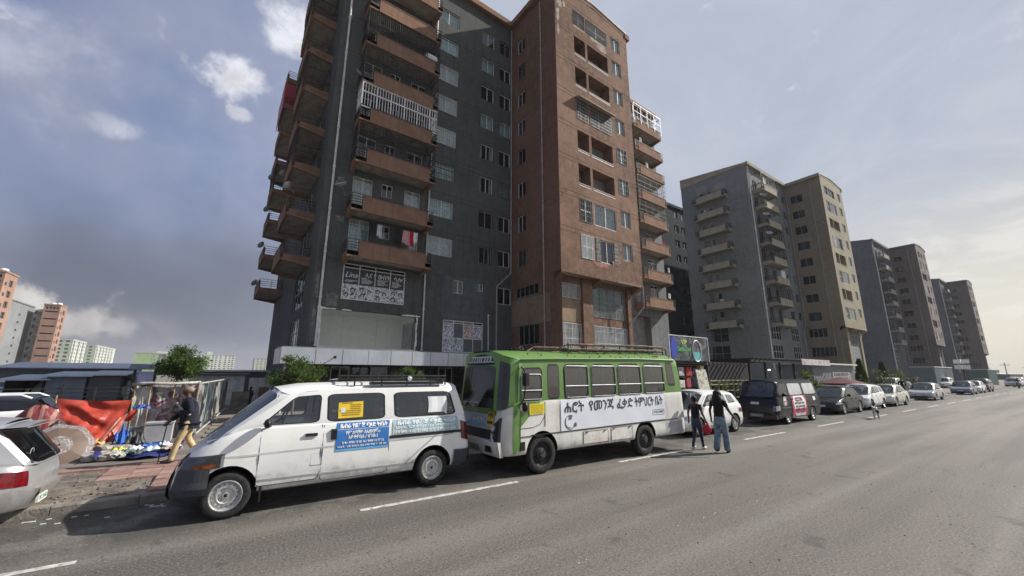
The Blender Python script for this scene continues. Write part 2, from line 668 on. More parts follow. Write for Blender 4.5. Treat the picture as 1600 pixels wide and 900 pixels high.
def wheel_meshes(style):
    if style in _wheels:
        return _wheels[style]
    t = MB()
    # unit tyre: radius 1, width 0.58 centred, outer face towards -y
    w = 0.29
    t.lathe([(0.66, w), (0.80, w * 1.0), (0.93, w * .93), (0.985, w * .72), (1.0, w * .3), (1.0, -w * .3), (0.985, -w * .72), (0.93, -w * .93), (0.80, -w), (0.68, -w * .94), (0.64, -w * .7), (0.64, w * .7), (0.66, w)], 32, 'y')
    for k in range(40):     # tread blocks
        a = 2 * PI * k / 40
        for y in (-.17, 0.05):
            p = [(math.cos(a + d) * r, yy, math.sin(a + d) * r) for yy in (y, y + .12) for d, r in ((0, 1.0), (.08, 1.0), (.08, 1.012), (0, 1.012))]
            t.face([p[2], p[3], p[7], p[6]])
            t.face([p[0], p[3], p[7], p[4]])
            t.face([p[1], p[2], p[6], p[5]])
    tm = t.mesh('tyre', [M['rubber']], smooth=40)
    r = MB()
    f = -w * .86
    if style == 'steel':
        r.lathe([(0.67, f), (0.63, f - .02), (0.60, f + .03), (0.585, f + .12), (0.54, f + .15), (0.46, f + .10), (0.40, f + .06), (0.34, f + .06), (0.30, f + .12), (0.14, f + .13), (0.13, f + .05), (0.0, f + .05)], 30, 'y')
        for k in range(16):
            a = 2 * PI * k / 16
            r.lathe([(0.028, f + .09), (0.0, f + .089)], 6, 'y', (math.cos(a) * .47, 0.0, math.sin(a) * .47), 1)
        for k in range(5):
            a = 2 * PI * k / 5
            r.lathe([(0.03, f + .13), (0.03, f + .08), (0.0, f + .08)], 6, 'y', (math.cos(a) * .22, 0, math.sin(a) * .22), 0)
        r.lathe([(0.075, f + .045), (0.0, f + .04)], 10, 'y', (0, 0, 0), 1)
    elif style == 'truck':
        r.lathe([(0.67, f), (0.64, f), (0.58, f + .2), (0.50, f + .24), (0.36, f + .16), (0.30, f + .05), (0.17, f + .02), (0.15, f - .06), (0, f - .06)], 28, 'y')
        for k in range(6):
            a = 2 * PI * k / 6
            r.lathe([(0.04, f + .02), (0.04, f - .03), (0.0, f - .03)], 6, 'y', (math.cos(a) * .25, 0, math.sin(a) * .25), 0)
    else:
        r.lathe([(0.67, f), (0.62, f - .01), (0.60, f + .05), (0.58, f + .2), (0.0, f + .22)], 30, 'y', ms=[0, 0, 0, 1])
        ns = 10
        for k in range(ns):
            a = 2 * PI * k / ns
            ca, sa = math.cos(a), math.sin(a)
            def q(rr, ww, y): return (ca * rr - sa * ww, y, sa * rr + ca * ww)
            for s0, s1 in ((-1, 1),):
                r.face([q(.12, -.035, f + .02), q(.61, -.05, f + .02), q(.61, .05, f + .02), q(.12, .035, f + .02)])
                r.face([q(.12, -.035, f + .02), q(.61, -.05, f + .02), q(.61, -.05, f + .1), q(.12, -.035, f + .1)])
                r.face([q(.12, .035, f + .02), q(.61, .05, f + .02), q(.61, .05, f + .1), q(.12, .035, f + .1)])
        r.lathe([(0.16, f + .08), (0.15, f + .005), (0.0, f)], 12, 'y')
    mats = [MATS['rim_dark'], M['dark']] if style == 'truck' else [M['rim'], M['dark']]
    rm = r.mesh('rim', mats, smooth=35)
    _wheels[style] = (tm, rm)
    return _wheels[style]


mat('rim_dark', (0.05, 0.05, 0.05), 0.6, 0.4, var=0.3, dirt=(0.16, 0.13, 0.1), dirt_amt=0.5, dirt_scale=4)
LENS = glass('lamp_lens', (0.7, 0.72, 0.74), 0.55, 0.08)
MAT_LAMP = mat('lamp_reflector', (0.55, 0.56, 0.58), 0.2, 0.7, var=0.3, scale=14)
MAT_AMBER = mat('amber_lens', (0.24, 0.06, 0.012), 0.2, var=0.4, scale=14, coat=.4)
MAT_RED = mat('red_lens', (0.10, 0.004, 0.007), 0.15, var=0.5, scale=12, coat=0.5)
MAT_PLATE = mat('plate_white', (0.62, 0.64, 0.6), 0.5)
MAT_SEAT = mat('seat_cloth', (0.10, 0.10, 0.105), 0.9)
MAT_SEAT2 = mat('seat_cloth_light', (0.33, 0.32, 0.30), 0.9)
INK = mat('ink_black', (0.015, 0.015, 0.017), 0.6)
INKW = mat('ink_white', (0.8, 0.81, 0.8), 0.55, var=0.04)
INKG = mat('ink_green', (0.03, 0.2, 0.08), 0.6)
DOORGAP = mat('door_gap', (0.02, 0.02, 0.02), 0.9)


def vehicle(name, label, cat, loc, sp, group=None, rotz=0.0):
    """loc: ground point under the nose on the centre line"""
    root = thing(name, label, cat, loc, rotz, group)
    B = Body(sp)
    paint = sp['paint']
    mb = MB()
    B.build(mb)
    Rw = sp['R']
    cut = MB()
    for ax in sp['axles']:
        for sg in (-1, 1):
            ra = Rw * B.arch
            cut.lathe([(0.0, 0), (ra, 0), (ra, sg * 0.6), (0, sg * 0.6)], 28, 'y', (ax, sg * (B.W - 0.30), Rw + sp.get('archz', 0.02)))
    me = boolean_cut(mb.mesh('body', [paint, M['dark']], weld=True), cut.mesh('cut', [M['dark']], weld=True), 'body')
    me.polygons.foreach_set('use_smooth', [True] * len(me.polygons))
    me.set_sharp_from_angle(angle=R(32))
    body = put('body', me, root)
    # greenhouse
    pil = sp['pillars']
    rf = sp['roof']
    drop, crown, rt = sp.get('drop', 0.05), sp.get('crown', 0.05), sp.get('rt', 0.82)
    kb = sp.get('kb', 0.925)
    gpaint = sp.get('gpaint', paint)
    glm = sp.get('glass', M['glc'])
    wa, wf = sp.get('wsn', (0.30, 0.0))
    ra_, rf_ = sp.get('rwn', (0.12, 0.2))

    def yb(x): return B.w(x) * kb
    def yt(x): return B.W * rt * lerp(1, min(1, B.w(x) / B.W), 0.5)

    def xplan(s, a, f):
        s = abs(s)
        if s <= f:
            return 0
        q = min(1, (s - f) / (1 - f))
        return a * (1 - (1 - q ** 2.2) ** (1 / 2.2))

    def side(i, sg):
        (b0, t0), (b1, t1) = pil[i], pil[i + 1]
        def P(s, t):
            xb, xt = lerp(b0, b1, s), lerp(t0, t1, s)
            x = lerp(xb, xt, t)
            zb_, zt_ = B.zt(xb) - 0.004, curve(rf, xt) - drop
            return (x, sg * (lerp(yb(xb), yt(xt), t ** 1.25) + 0.012 * math.sin(PI * t)), lerp(zb_, zt_, t))
        return P

    fr = MB()
    nm = 0
    for i in range(len(pil) - 1):
        w = sp['cells'][i]
        for sg in (-1, 1):
            P = side(i, sg)
            if w is None:
                fr.grid(P, 2, 3)
                continue
            g, tr = MB(), MB()
            ring_panel(P, w, sp.get('crad', 0.14), fr, g, tr, tw=sp.get('tw', 0.02))
            go = g.build('window', [sp.get('cellglass', {}).get(i, glm)], root, smooth=True, weld=True)
            tr.build('window_seal', [sp.get('seal', M['black'])], go, weld=True)
    b0, t0 = pil[0]
    bN, tN = pil[-1]
    zw0 = sp.get('wsz', None)

    def ws(s, t, front=True):
        xb, xt = (b0, t0) if front else (bN, tN)
        S = 2 * s - 1
        a, f = (wa, wf) if front else (ra_, rf_)
        off = xplan(S, a, f) - a
        off = off if front else -off
        zb_ = B.zt(xb + off) + (0.03 * (1 - S * S) - 0.012)
        if front and zw0 is not None:
            zb_ = lerp(zb_, zw0, 1.0)
        zt_ = curve(rf, xt) - drop * abs(S) ** 4 + crown * (1 - S * S)
        return (lerp(xb, xt, t) + off * lerp(1, sp.get('wtop', 0.6), t), S * lerp(yb(xb), yt(xt), t), lerp(zb_, zt_, t))

    for front in (True, False):
        for k, (s0, s1, ins) in enumerate(sp['wscreen'] if front else sp['rscreen']):
            P = (lambda s, t, s0=s0, s1=s1, front=front: ws(lerp(s0, s1, s), t, front))
            if ins is None:
                fr.grid(P, 6, 2)
                continue
            g, tr = MB(), MB()
            sub = MB()
            ring_panel(P, ins, sp.get('wrad', 0.1), fr, g, tr, tw=0.012, n=5)
            # finer glass so that it follows the curve
            g = MB()
            l, r, b, t = ins
            g.grid(lambda u, v: P(l + (1 - l - r) * u, b + (1 - b - t) * v), 8, 4)
            go = g.build('windscreen' if front else 'rear_window', [sp.get('wsglass', glm) if front else sp.get('rwglass', glm)], root, smooth=True)
            tr.build('window_seal', [M['black']], go, weld=True)

    def roofp(u, v):
        x0 = lerp(t0, tN, u)
        S = 2 * v - 1
        off = lerp(0, 1, max(0, 1 - u * 6)) * (xplan(S, wa, wf) - wa) * sp.get('wtop', 0.6) - max(0, 1 - (1 - u) * 6) * (xplan(S, ra_, rf_) - ra_) * sp.get('wtop', 0.6)
        return (x0 + off, S * yt(x0), curve(rf, x0) - drop * abs(S) ** 4 + crown * (1 - S * S))
    fr.grid(roofp, 24, 12)
    fr.build('roof', [gpaint], root, smooth=28, weld=True)
    # inside
    it = MB()
    it.face([(b0 + .1, -yb(b0) + .05, B.zt(b0) + .03), (bN - .1, -yb(bN) + .05, B.zt(bN) + .03), (bN - .1, yb(bN) - .05, B.zt(bN) + .03), (b0 + .1, yb(b0) - .05, B.zt(b0) + .03)])
    it.build('cabin_floor', [M['dark']], root)
    se = sp.get('seats', [])
    if se:
        for (x, h, both) in se:
            q = MB()
            zb0 = B.zt(x)
            for y in ((-.38, .38) if both else (0,)):
                q.box(x, x + .11, y - .23, y + .23, zb0 - .05, zb0 + h * .62)
                q.box(x + .01, x + .10, y - .13, y + .13, zb0 + h * .66, zb0 + h)
            q.build('seat', [sp.get('seatm', MAT_SEAT)], root)
    # wheels
    tm, rm = wheel_meshes(sp.get('rims', 'alloy'))
    for ax in sp['axles']:
        for sg in (-1, 1):
            wd = sp.get('ww', 1.0)
            o = put('wheel', tm, root, (ax, sg * (B.W - Rw * 0.29 * wd - 0.015), Rw), 0 if sg < 0 else PI)
            o.scale = (Rw, Rw * wd, Rw)
            o.rotation_euler = (0, random.uniform(0, 2), 0 if sg < 0 else PI)
            put('rim', rm, o)
    # doors as panels a few millimetres proud, their gaps and handles
    for (x0, x1, z0, hx) in sp.get('doors', []):
        for sg in (-1, 1):
            d = MB()
            P = lambda s, t: B.bp(lerp(x0, x1, s), lerp(z0, B.zt(lerp(x0, x1, s)) - .03, t), sg, 0.005)
            d.grid(P, 8, 6, 0)
            edge = [P(0, 1), P(0, .5), P(0, 0.04), P(.04, 0), P(.5, 0), P(.96, 0), P(1, .04), P(1, .5), P(1, 1)]
            d.tube(edge, 0.0065, 4, 1)
            do = d.build('door', [paint, DOORGAP], root, smooth=40)
            if hx is not None:
                h = MB()
                zz = B.zt(hx) - sp.get('hdrop', 0.13)
                p = B.bp(hx, zz, sg, 0.0)
                h.box(p[0] - .09, p[0] + .09, p[1] - .035, p[1] + .035, zz - .022, zz + .022)
                h.build('door_handle', [sp.get('handle', paint)], do)
    # strips along the flank
    for (x0, x1, z0, z1, th, mm, nmn) in sp.get('strips', []):
        for sg in (-1, 1):
            q = MB()
            for a in range(10):
                xa, xb_ = lerp(x0, x1, a / 10), lerp(x0, x1, (a + 1) / 10)
                A = [B.bp(xa, lerp(z0[0], z0[1], a / 10), sg, th), B.bp(xb_, lerp(z0[0], z0[1], (a + 1) / 10), sg, th),
                     B.bp(xb_, lerp(z1[0], z1[1], (a + 1) / 10), sg, th), B.bp(xa, lerp(z1[0], z1[1], a / 10), sg, th)]
                q.face(A)
                q.face([A[0], A[1], B.bp(xb_, lerp(z0[0], z0[1], (a + 1) / 10), sg, -.01), B.bp(xa, lerp(z0[0], z0[1], a / 10), sg, -.01)])
                q.face([A[3], A[2], B.bp(xb_, lerp(z1[0], z1[1], (a + 1) / 10), sg, -.01), B.bp(xa, lerp(z1[0], z1[1], a / 10), sg, -.01)])
            q.build(nmn, [mm], root, smooth=40, weld=True)
    # lamps that wrap the corners: (x0, x1, z0, z1, material)
    for (x0, x1, z0, z1, mm, nmn) in sp.get('lamps', []):
        for sg in (-1, 1):
            q = MB()
            def P(s, t, o=0.012):
                return B.bp(lerp(x0, x1, s), lerp(z0, z1, t) + (z1 - z0) * .25 * (s - .5) * (1 if x0 < B.L / 2 else -1) * .6, sg, o)
            q.grid(P, 6, 4)
            for a in range(6):
                for tt in (0, 1):
                    q.face([P(a / 6, tt), P((a + 1) / 6, tt), P((a + 1) / 6, tt, -.03), P(a / 6, tt, -.03)])
            q.build(nmn, [mm], root, smooth=40, weld=True)
    # pieces on the front and rear faces: (face, y0, y1, z0, z1, out, material, name)
    for (fc, y0, y1, z0, z1, out, mm, nmn) in sp.get('ends', []):
        f = B.front if fc == 'f' else B.rear
        q = MB()
        q.grid(lambda s, t: f(lerp(y0, y1, s), lerp(z0, z1, t), out), 4, 3)
        for s0, s1 in (((0, 0), (1, 0)), ((0, 1), (1, 1)), ((0, 0), (0, 1)), ((1, 0), (1, 1))):
            A = [f(lerp(y0, y1, s0[0]), lerp(z0, z1, s0[1]), out), f(lerp(y0, y1, s1[0]), lerp(z0, z1, s1[1]), out),
                 f(lerp(y0, y1, s1[0]), lerp(z0, z1, s1[1]), -.03), f(lerp(y0, y1, s0[0]), lerp(z0, z1, s0[1]), -.03)]
            q.face(A)
        q.build(nmn, [mm], root, smooth=30)
    # door mirrors
    if sp.get('mirror'):
        mx, mz, mm = sp['mirror']
        for sg in (-1, 1):
            q = MB()
            y = B.w(mx) * kb
            q.sphere((mx, sg * (y + .13), mz), 0.1, 10, 6, 0, (0.55, 1.0, 0.75))
            q.tube([(mx + .06, sg * (y - .02), mz - .06), (mx, sg * (y + .08), mz - .03)], 0.02, 6)
            q.build('wing_mirror', [mm], root, smooth=True)
    root_B[root.name] = B
    return root


root_B = {}


def paint(name, rgb, rough=0.28, dirt=0.35, metal=0.0, dcol=(0.2, 0.17, 0.13), coat=0.35, spec=0.4):
    return mat('paint_' + name, rgb, rough, metal, var=0.03, scale=1.5, dirt=dcol, dirt_amt=dirt, dirt_scale=2.2, coat=coat, spec=spec, mud=.38)


STD_WS = [(0, 1, (0.05, 0.05, 0.05, 0.07))]
CW = (0.07, 0.06, 0.06, 0.10)


def car_spec(kind, pt, **kw):
    if kind == 'sedan':
        s = dict(L=4.4, W=0.85, zb=0.2, R=0.31, axles=(0.85, 3.42), top=[(0, .62), (.25, .70), (1.15, .88), (1.6, .92), (3.2, .95), (3.8, .95), (4.35, .90), (4.4, .86)],
                 pillars=[(1.12, 1.85), (2.25, 2.28), (3.15, 2.98), (3.72, 3.2)], roof=[(1.6, 1.38), (2.2, 1.43), (2.9, 1.42), (3.3, 1.38)],
                 cells=[(.16, .03, .05, .1), (.04, .1, .05, .1), None], nose=(.55, .7), tail=(.4, .75))
        s['cells'][2] = (.12, .42, .1, .18)
        s['doors'] = [(1.3, 2.26, .33, 2.1), (2.28, 3.05, .33, 2.92)]
        s['seats'] = [(2.2, .33, True), (3.0, .3, True)]
    elif kind == 'hatch':
        s = dict(L=3.85, W=0.84, zb=0.2, R=0.31, axles=(0.78, 3.22), top=[(0, .64), (.25, .74), (.95, .95), (1.5, .98), (3.0, 1.02), (3.6, 1.05), (3.85, 1.0)],
                 pillars=[(0.9, 1.6), (2.0, 2.03), (2.85, 2.75), (3.72, 3.4)], roof=[(1.3, 1.44), (2.0, 1.5), (2.8, 1.48), (3.5, 1.43)],
                 cells=[(.16, .03, .05, .1), (.04, .06, .05, .1), (.1, .3, .1, .15)], nose=(.5, .7), tail=(.3, .8))
        s['doors'] = [(1.08, 2.0, .33, 1.85), (2.02, 2.82, .33, 2.7)]
        s['seats'] = [(1.95, .33, True), (2.8, .3, True)]
    elif kind == 'suv':
        s = dict(L=4.3, W=0.88, zb=0.24, R=0.34, axles=(0.85, 3.42), top=[(0, .74), (.2, .88), (1.05, 1.05), (1.6, 1.06), (3.9, 1.08), (4.3, 1.02)],
                 pillars=[(1.0, 1.6), (2.2, 2.2), (3.1, 3.06), (4.2, 4.02)], roof=[(1.4, 1.60), (2.2, 1.66), (3.2, 1.65), (4.1, 1.6)],
                 cells=[(.14, .04, .05, .1), (.04, .05, .05, .1), (.08, .14, .07, .12)], nose=(.45, .75), tail=(.3, .85))
        s['doors'] = [(1.2, 2.2, .38, 2.05), (2.22, 3.05, .38, 2.92)]
        s['seats'] = [(2.15, .36, True), (3.05, .33, True)]
    s.update(paint=pt, wscreen=STD_WS, rscreen=[(0, 1, (.08, .08, .08, .1))], mirror=(s['pillars'][0][0] + .42, s['top'][2][1] + .12, pt))
    zf = s['top'][0][1]
    s['lamps'] = [(.02, .40, zf - .07, zf + .07, MAT_LAMP, 'headlight'), (s['L'] - .3, s['L'] - .02, .72, .86, MAT_RED, 'tail_light')]
    s['ends'] = [('f', -.3, .3, zf - .2, zf - .1, .012, M['black'], 'grille'), ('f', -.5, .5, .28, .36, .012, M['black'], 'air_intake'),
                 ('f', -.24, .24, .40, .50, .02, MAT_PLATE, 'number_plate'), ('r', -.25, .25, .55, .66, .012, MAT_PLATE, 'number_plate')]
    s.update(kw)
    return s
# ------------------------------------------------------------------ buildings
class Face:
    """a vertical facade: origin, direction; e is the distance in front of the wall"""
    def __init__(s, ox, oy, ang, parent):
        s.o, s.a, s.p = (ox, oy), ang, parent
        s.c, s.s = math.cos(ang), math.sin(ang)

    def at(s, u, e=0.0, z=0.0):
        return (s.o[0] + u * s.c + e * s.s, s.o[1] + u * s.s - e * s.c, z)


def relief(name, F, W, z0, z1, cells, mats, u0=0.0, zc=None):
    """wall sheet with recessed cells (u0,u1,v0,v1,depth,material of the back); later cells win.
    zc(u): height of the top edge"""
    us = sorted(set([u0, u0 + W] + [round(min(max(c[k], u0), u0 + W), 4) for c in cells for k in (0, 1)]))
    vs = sorted(set([z0, z1] + [round(min(max(c[k], z0), z1), 4) for c in cells for k in (2, 3)]))
    nu, nv = len(us) - 1, len(vs) - 1
    dep = [[0.0] * nv for _ in range(nu)]
    mt = [[0] * nv for _ in range(nu)]
    for c in cells:
        for i in range(nu):
            if c[0] - 1e-3 <= us[i] and us[i + 1] <= c[1] + 1e-3:
                for j in range(nv):
                    if c[2] - 1e-3 <= vs[j] and vs[j + 1] <= c[3] + 1e-3:
                        dep[i][j] = c[4]
                        mt[i][j] = c[5]
    mb = MB()
    def Z(u, v):
        return v if (zc is None or v < z1 - 1e-6) else zc(u)
    for i in range(nu):
        for j in range(nv):
            d = dep[i][j]
            a, b, c0, c1 = us[i], us[i + 1], vs[j], vs[j + 1]
            if mt[i][j] >= 0:
                mb.face([(a, d, c0), (b, d, c0), (b, d, Z(b, c1)), (a, d, Z(a, c1))], mt[i][j])
            if i + 1 < nu and dep[i + 1][j] != d:
                e = dep[i + 1][j]
                mb.face([(b, d, c0), (b, e, c0), (b, e, c1), (b, d, c1)], 0)
            if j + 1 < nv and dep[i][j + 1] != d:
                e = dep[i][j + 1]
                mb.face([(a, d, c1), (b, d, c1), (b, e, c1), (a, e, c1)], 0)
    return mb.build(name, mats, F.p, F.at(0), F.a, fix=False)


_cache = {}


def cached(key, fn):
    if key not in _cache:
        _cache[key] = fn()
    return _cache[key]


def frame_mesh(w, h, nx, nz, fm, t=0.055, trans=None):
    def mk():
        m = MB()
        m.box(0, w, -.03, .03, 0, t)
        m.box(0, w, -.03, .03, h - t, h)
        m.box(0, t, -.029, .029, t, h - t)
        m.box(w - t, w, -.029, .029, t, h - t)
        for k in range(1, nx):
            m.box(w * k / nx - t * .5, w * k / nx + t * .5, -.028, .028, t, h - t)
        if trans:
            m.box(t, w - t, -.027, .027, h - trans - t * .5, h - trans + t * .5)
        for k in range(1, nz):
            m.box(t, w - t, -.027, .027, h * k / nz - t * .5, h * k / nz + t * .5)
        return m.mesh('window', [fm], fix=False)
    return cached(('fr', round(w, 2), round(h, 2), nx, nz, fm.name, t, trans), mk)


def bars_mesh(w, h, step, mm, r=0.012, rows=2):
    def mk():
        m = MB()
        n = max(2, int(w / step))
        for k in range(n + 1):
            x = w * k / n
            m.box(x - r, x + r, -r, r, 0, h)
        for k in range(rows + 1):
            z = h * k / rows if rows else 0
            m.box(0, w, -r * 1.3, r * 1.3, z - r, z + r)
        return m.mesh('grille', [mm], fix=False)
    return cached(('ba', round(w, 2), round(h, 2), step, mm.name, r, rows), mk)


def quad_mesh(name, w, h, mm):
    def mk():
        m = MB()
        m.face([(0, 0, 0), (w, 0, 0), (w, 0, h), (0, 0, h)])
        return m.mesh(name, [mm], fix=False)
    return cached(('q', name, round(w, 2), round(h, 2), mm.name), mk)


def curtain_mesh(w, h, mm, open_=0.0):
    def mk():
        m = MB()
        n = max(6, int(w / .07))
        def col(x0, x1):
            pr = None
            k0 = int(max(3, (x1 - x0) / .06))
            for k in range(k0 + 1):
                x = lerp(x0, x1, k / k0)
                y = .03 * math.sin(k * 2.1) + .012 * math.sin(k * .9)
                if pr:
                    m.face([(pr[0], pr[1], 0), (x, y, 0), (x, y, h), (pr[0], pr[1], h)])
                pr = (x, y)
        if open_ > 0:
            col(0, w * (1 - open_) * .55)
            col(w - w * (1 - open_) * .45, w)
        else:
            col(0, w)
        return m.mesh('curtain', [mm], fix=False)
    return cached(('cu', round(w, 2), round(h, 2), mm.name, open_), mk)


def window(F, u, z, w, h, depth=0.12, nx=2, nz=1, fm=None, curt=None, gl=None, grille=None, trans=None, open_=0.0, panes=True, name='window'):
    """frame > panes, curtain, grille set in an opening of the facade"""
    fm = fm or M['wframe']
    o = put(name, frame_mesh(w, h, nx, nz, fm, trans=trans), F.p, F.at(u, -depth, z), F.a)
    if panes:
        pw = (w - .09) / nx
        for k in range(nx):
            p = put('pane', quad_mesh('pane', pw - .04, h - .1, gl or M['gl']), o, (.05 + k * (w - .06) / nx, 0.004 * (k % 2), .05))
            p.rotation_euler = (random.uniform(-.006, .006), 0, random.uniform(-.012, .012))
    if curt and open_ > 0:
        put('curtain', curtain_mesh((w - .1) * (1 - open_) * .55, h - .06, curt), o, (.05, .13, .03))
        w2 = (w - .1) * (1 - open_) * .45
        put('curtain', curtain_mesh(w2, h - .06, curt), o, (w - .05 - w2, .13, .03))
    elif curt:
        put('curtain', curtain_mesh(w - .1, h - .06, curt), o, (.05, .13, .03))
    if grille:
        put('grille', bars_mesh(w - .02, h - .02, grille[0], grille[1], rows=grille[2]), o, (.01, -depth - .03 if len(grille) < 4 else grille[3], .01))
    return o


def balcony_mesh(w, p, bm, h=1.05, e0=0.7, e1=0.45):
    def mk():
        m = MB()
        # slab with a raised rim along the front, tapering brackets at both ends
        m.box(0.0, w, -p, 0, .12, .40, 0)
        m.box(e0, w - e1, -p - .03, -p + .12, .0, h, 0)
        m.box(0, e0 - .002, -p, -p + .12, .0, .42, 0)
        m.box(w - e1 + .002, w, -p, -p + .12, .0, .42, 0)
        m.box(e0 - .03, w - e1 + .03, -p - .06, -p + .14, h, h + .05, 0)
        for a, b in ((0.02, .27), (w - .27, w - .02)):
            m.prism([(-p + .121, .118), (0, .118), (0, -.24), (-p + .121, .0)], 'x', a, b, 0)
        m.face([(.28, -p + .13, .117), (w - .28, -p + .13, .117), (w - .28, 0, .117), (.28, 0, .117)], 1)
        return m.mesh('balcony', [bm, M['soffit']], fix=False)
    return cached(('bal', round(w, 2), round(p, 2), bm.name, h), mk)


def rail_mesh(w, p, mm, e0=0.7, e1=0.45, h=1.05):
    def mk():
        m = MB()
        r = .018
        for z in (.60, .78, .96, 1.18):
            m.box(.02, e0, -p - r, -p + r, z - r, z + r)
            m.box(.02 - r, .02 + r, -p, -.05, z - r * .98, z + r * .98)
            m.box(w - e1, w - .02, -p - r, -p + r, z - r, z + r)
            m.box(w - .02 - r, w - .02 + r, -p, -.05, z - r * .98, z + r * .98)
        m.box(e0, w - e1, -p - r, -p + r, 1.18 - r * .9, 1.18 + r * .9)
        for x in (.02, e0 - .02, w * .5, w - e1 + .02, w - .02):
            m.box(x - r * .9, x + r * .9, -p - r * .9, -p + r * .9, .4, 1.19)
        for y in (-p * .5, -.05):
            for x in (.02, w - .02):
                m.box(x - r * .9, x + r * .9, y - r, y + r, .4, 1.18)
        return m.mesh('railing', [mm], fix=False)
    return cached(('rail', round(w, 2), round(p, 2), mm.name), mk)


def cage_mesh(w, p, h, mm, step, r, rows):
    """bars from the parapet to the slab above, front and both ends"""
    def mk():
        m = MB()
        n = int(w / step)
        for k in range(n + 1):
            x = w * k / n
            rr = r * (2.0 if k % 5 == 0 else 1)
            m.box(x - rr, x + rr, -p - rr, -p + rr, 0, h)
        for y0 in range(int(p / step) + 1):
            y = -p + y0 * step
            for x in (0, w):
                m.box(x - r, x + r, y - r, y + r, 0, h)
        for z in rows:
            z = z * h
            m.box(0, w, -p - r * 2, -p + r * 2, z - r * 2, z + r * 2)
            for x in (0, w):
                m.box(x - r * 1.8, x + r * 1.8, -p, 0, z - r * 1.9, z + r * 1.9)
        return m.mesh('cage', [mm], fix=False)
    return cached(('cage', round(w, 2), round(p, 2), round(h, 2), mm.name, step), mk)


def balcony(F, u, z, w, p, bm, doors=True, cage=None, hgt=3.0, clutter=False, simple=False, gap=True):
    o = put('balcony', balcony_mesh(w, p, bm), F.p, F.at(u, 0.002, z), F.a)
    put('railing', rail_mesh(w, p, MATS['balcony_rail']), o)
    if cage:
        mm, step, r, rows = cage
        put('cage', cage_mesh(w - .1, p - .05, hgt - 1.1, mm, step, r, rows), o, (.05, 0, 1.08))
    return o


mat('balcony_rail', (0.05, 0.035, 0.03), 0.6, 0.2, var=0.3)


def dish(name_label, F, u, e, z, ang, grp, r=0.45, tilt=0.7, parent=None):
    m = MB()
    m.lathe([(r * math.sin(a), -r * 1.1 * (1 - math.cos(a))) for a in (0.0, .25, .5, .75, .95)], 18, 'y', ms=None)
    t = thing('satellite_dish', name_label, 'satellite dish', (0, 0, 0), 0, grp)
    w = F.p.matrix_basis @ Vector(F.at(u, e, z))
    t.location = w
    t.rotation_euler = (0, 0, F.a + F.p.rotation_euler.z + ang)
    d = m.build('reflector', [MATS['dish_grey']], t, (0, -.25, .25), smooth=True)
    d.rotation_euler = (-tilt, 0, 0)
    a = MB()
    a.tube([(0, -.25, .2), (0, -.25 - r * .9, .35)], .012, 5)
    a.tube([(0, .12, -.25), (0, .0, .1), (0, -.22, .22)], .02, 6)
    a.box(-.04, .04, -.25 - r * 1.0, -.25 - r * .85, .32, .42)
    a.build('mount', [MATS['dish_mount']], t)
    return t


mat('dish_grey', (0.40, 0.40, 0.39), 0.5, 0.1, var=0.2)
mat('dish_mount', (0.25, 0.25, 0.25), 0.5, 0.4)

HEADS = [12.45, 15.6, 18.8, 21.95, 24.95, 27.85, 30.8, 33.75]
SLABS = [9.4, 12.55, 16.0, 19.15, 22.15, 25.35, 28.4, 31.46]
FHEADS = [13.0, 16.1, 19.2, 22.3, 25.35, 28.55, 31.75]


def slab_roof(mb, poly, z0, z1, m=0):
    mb.prism(poly, 'z', z0, z1, m)


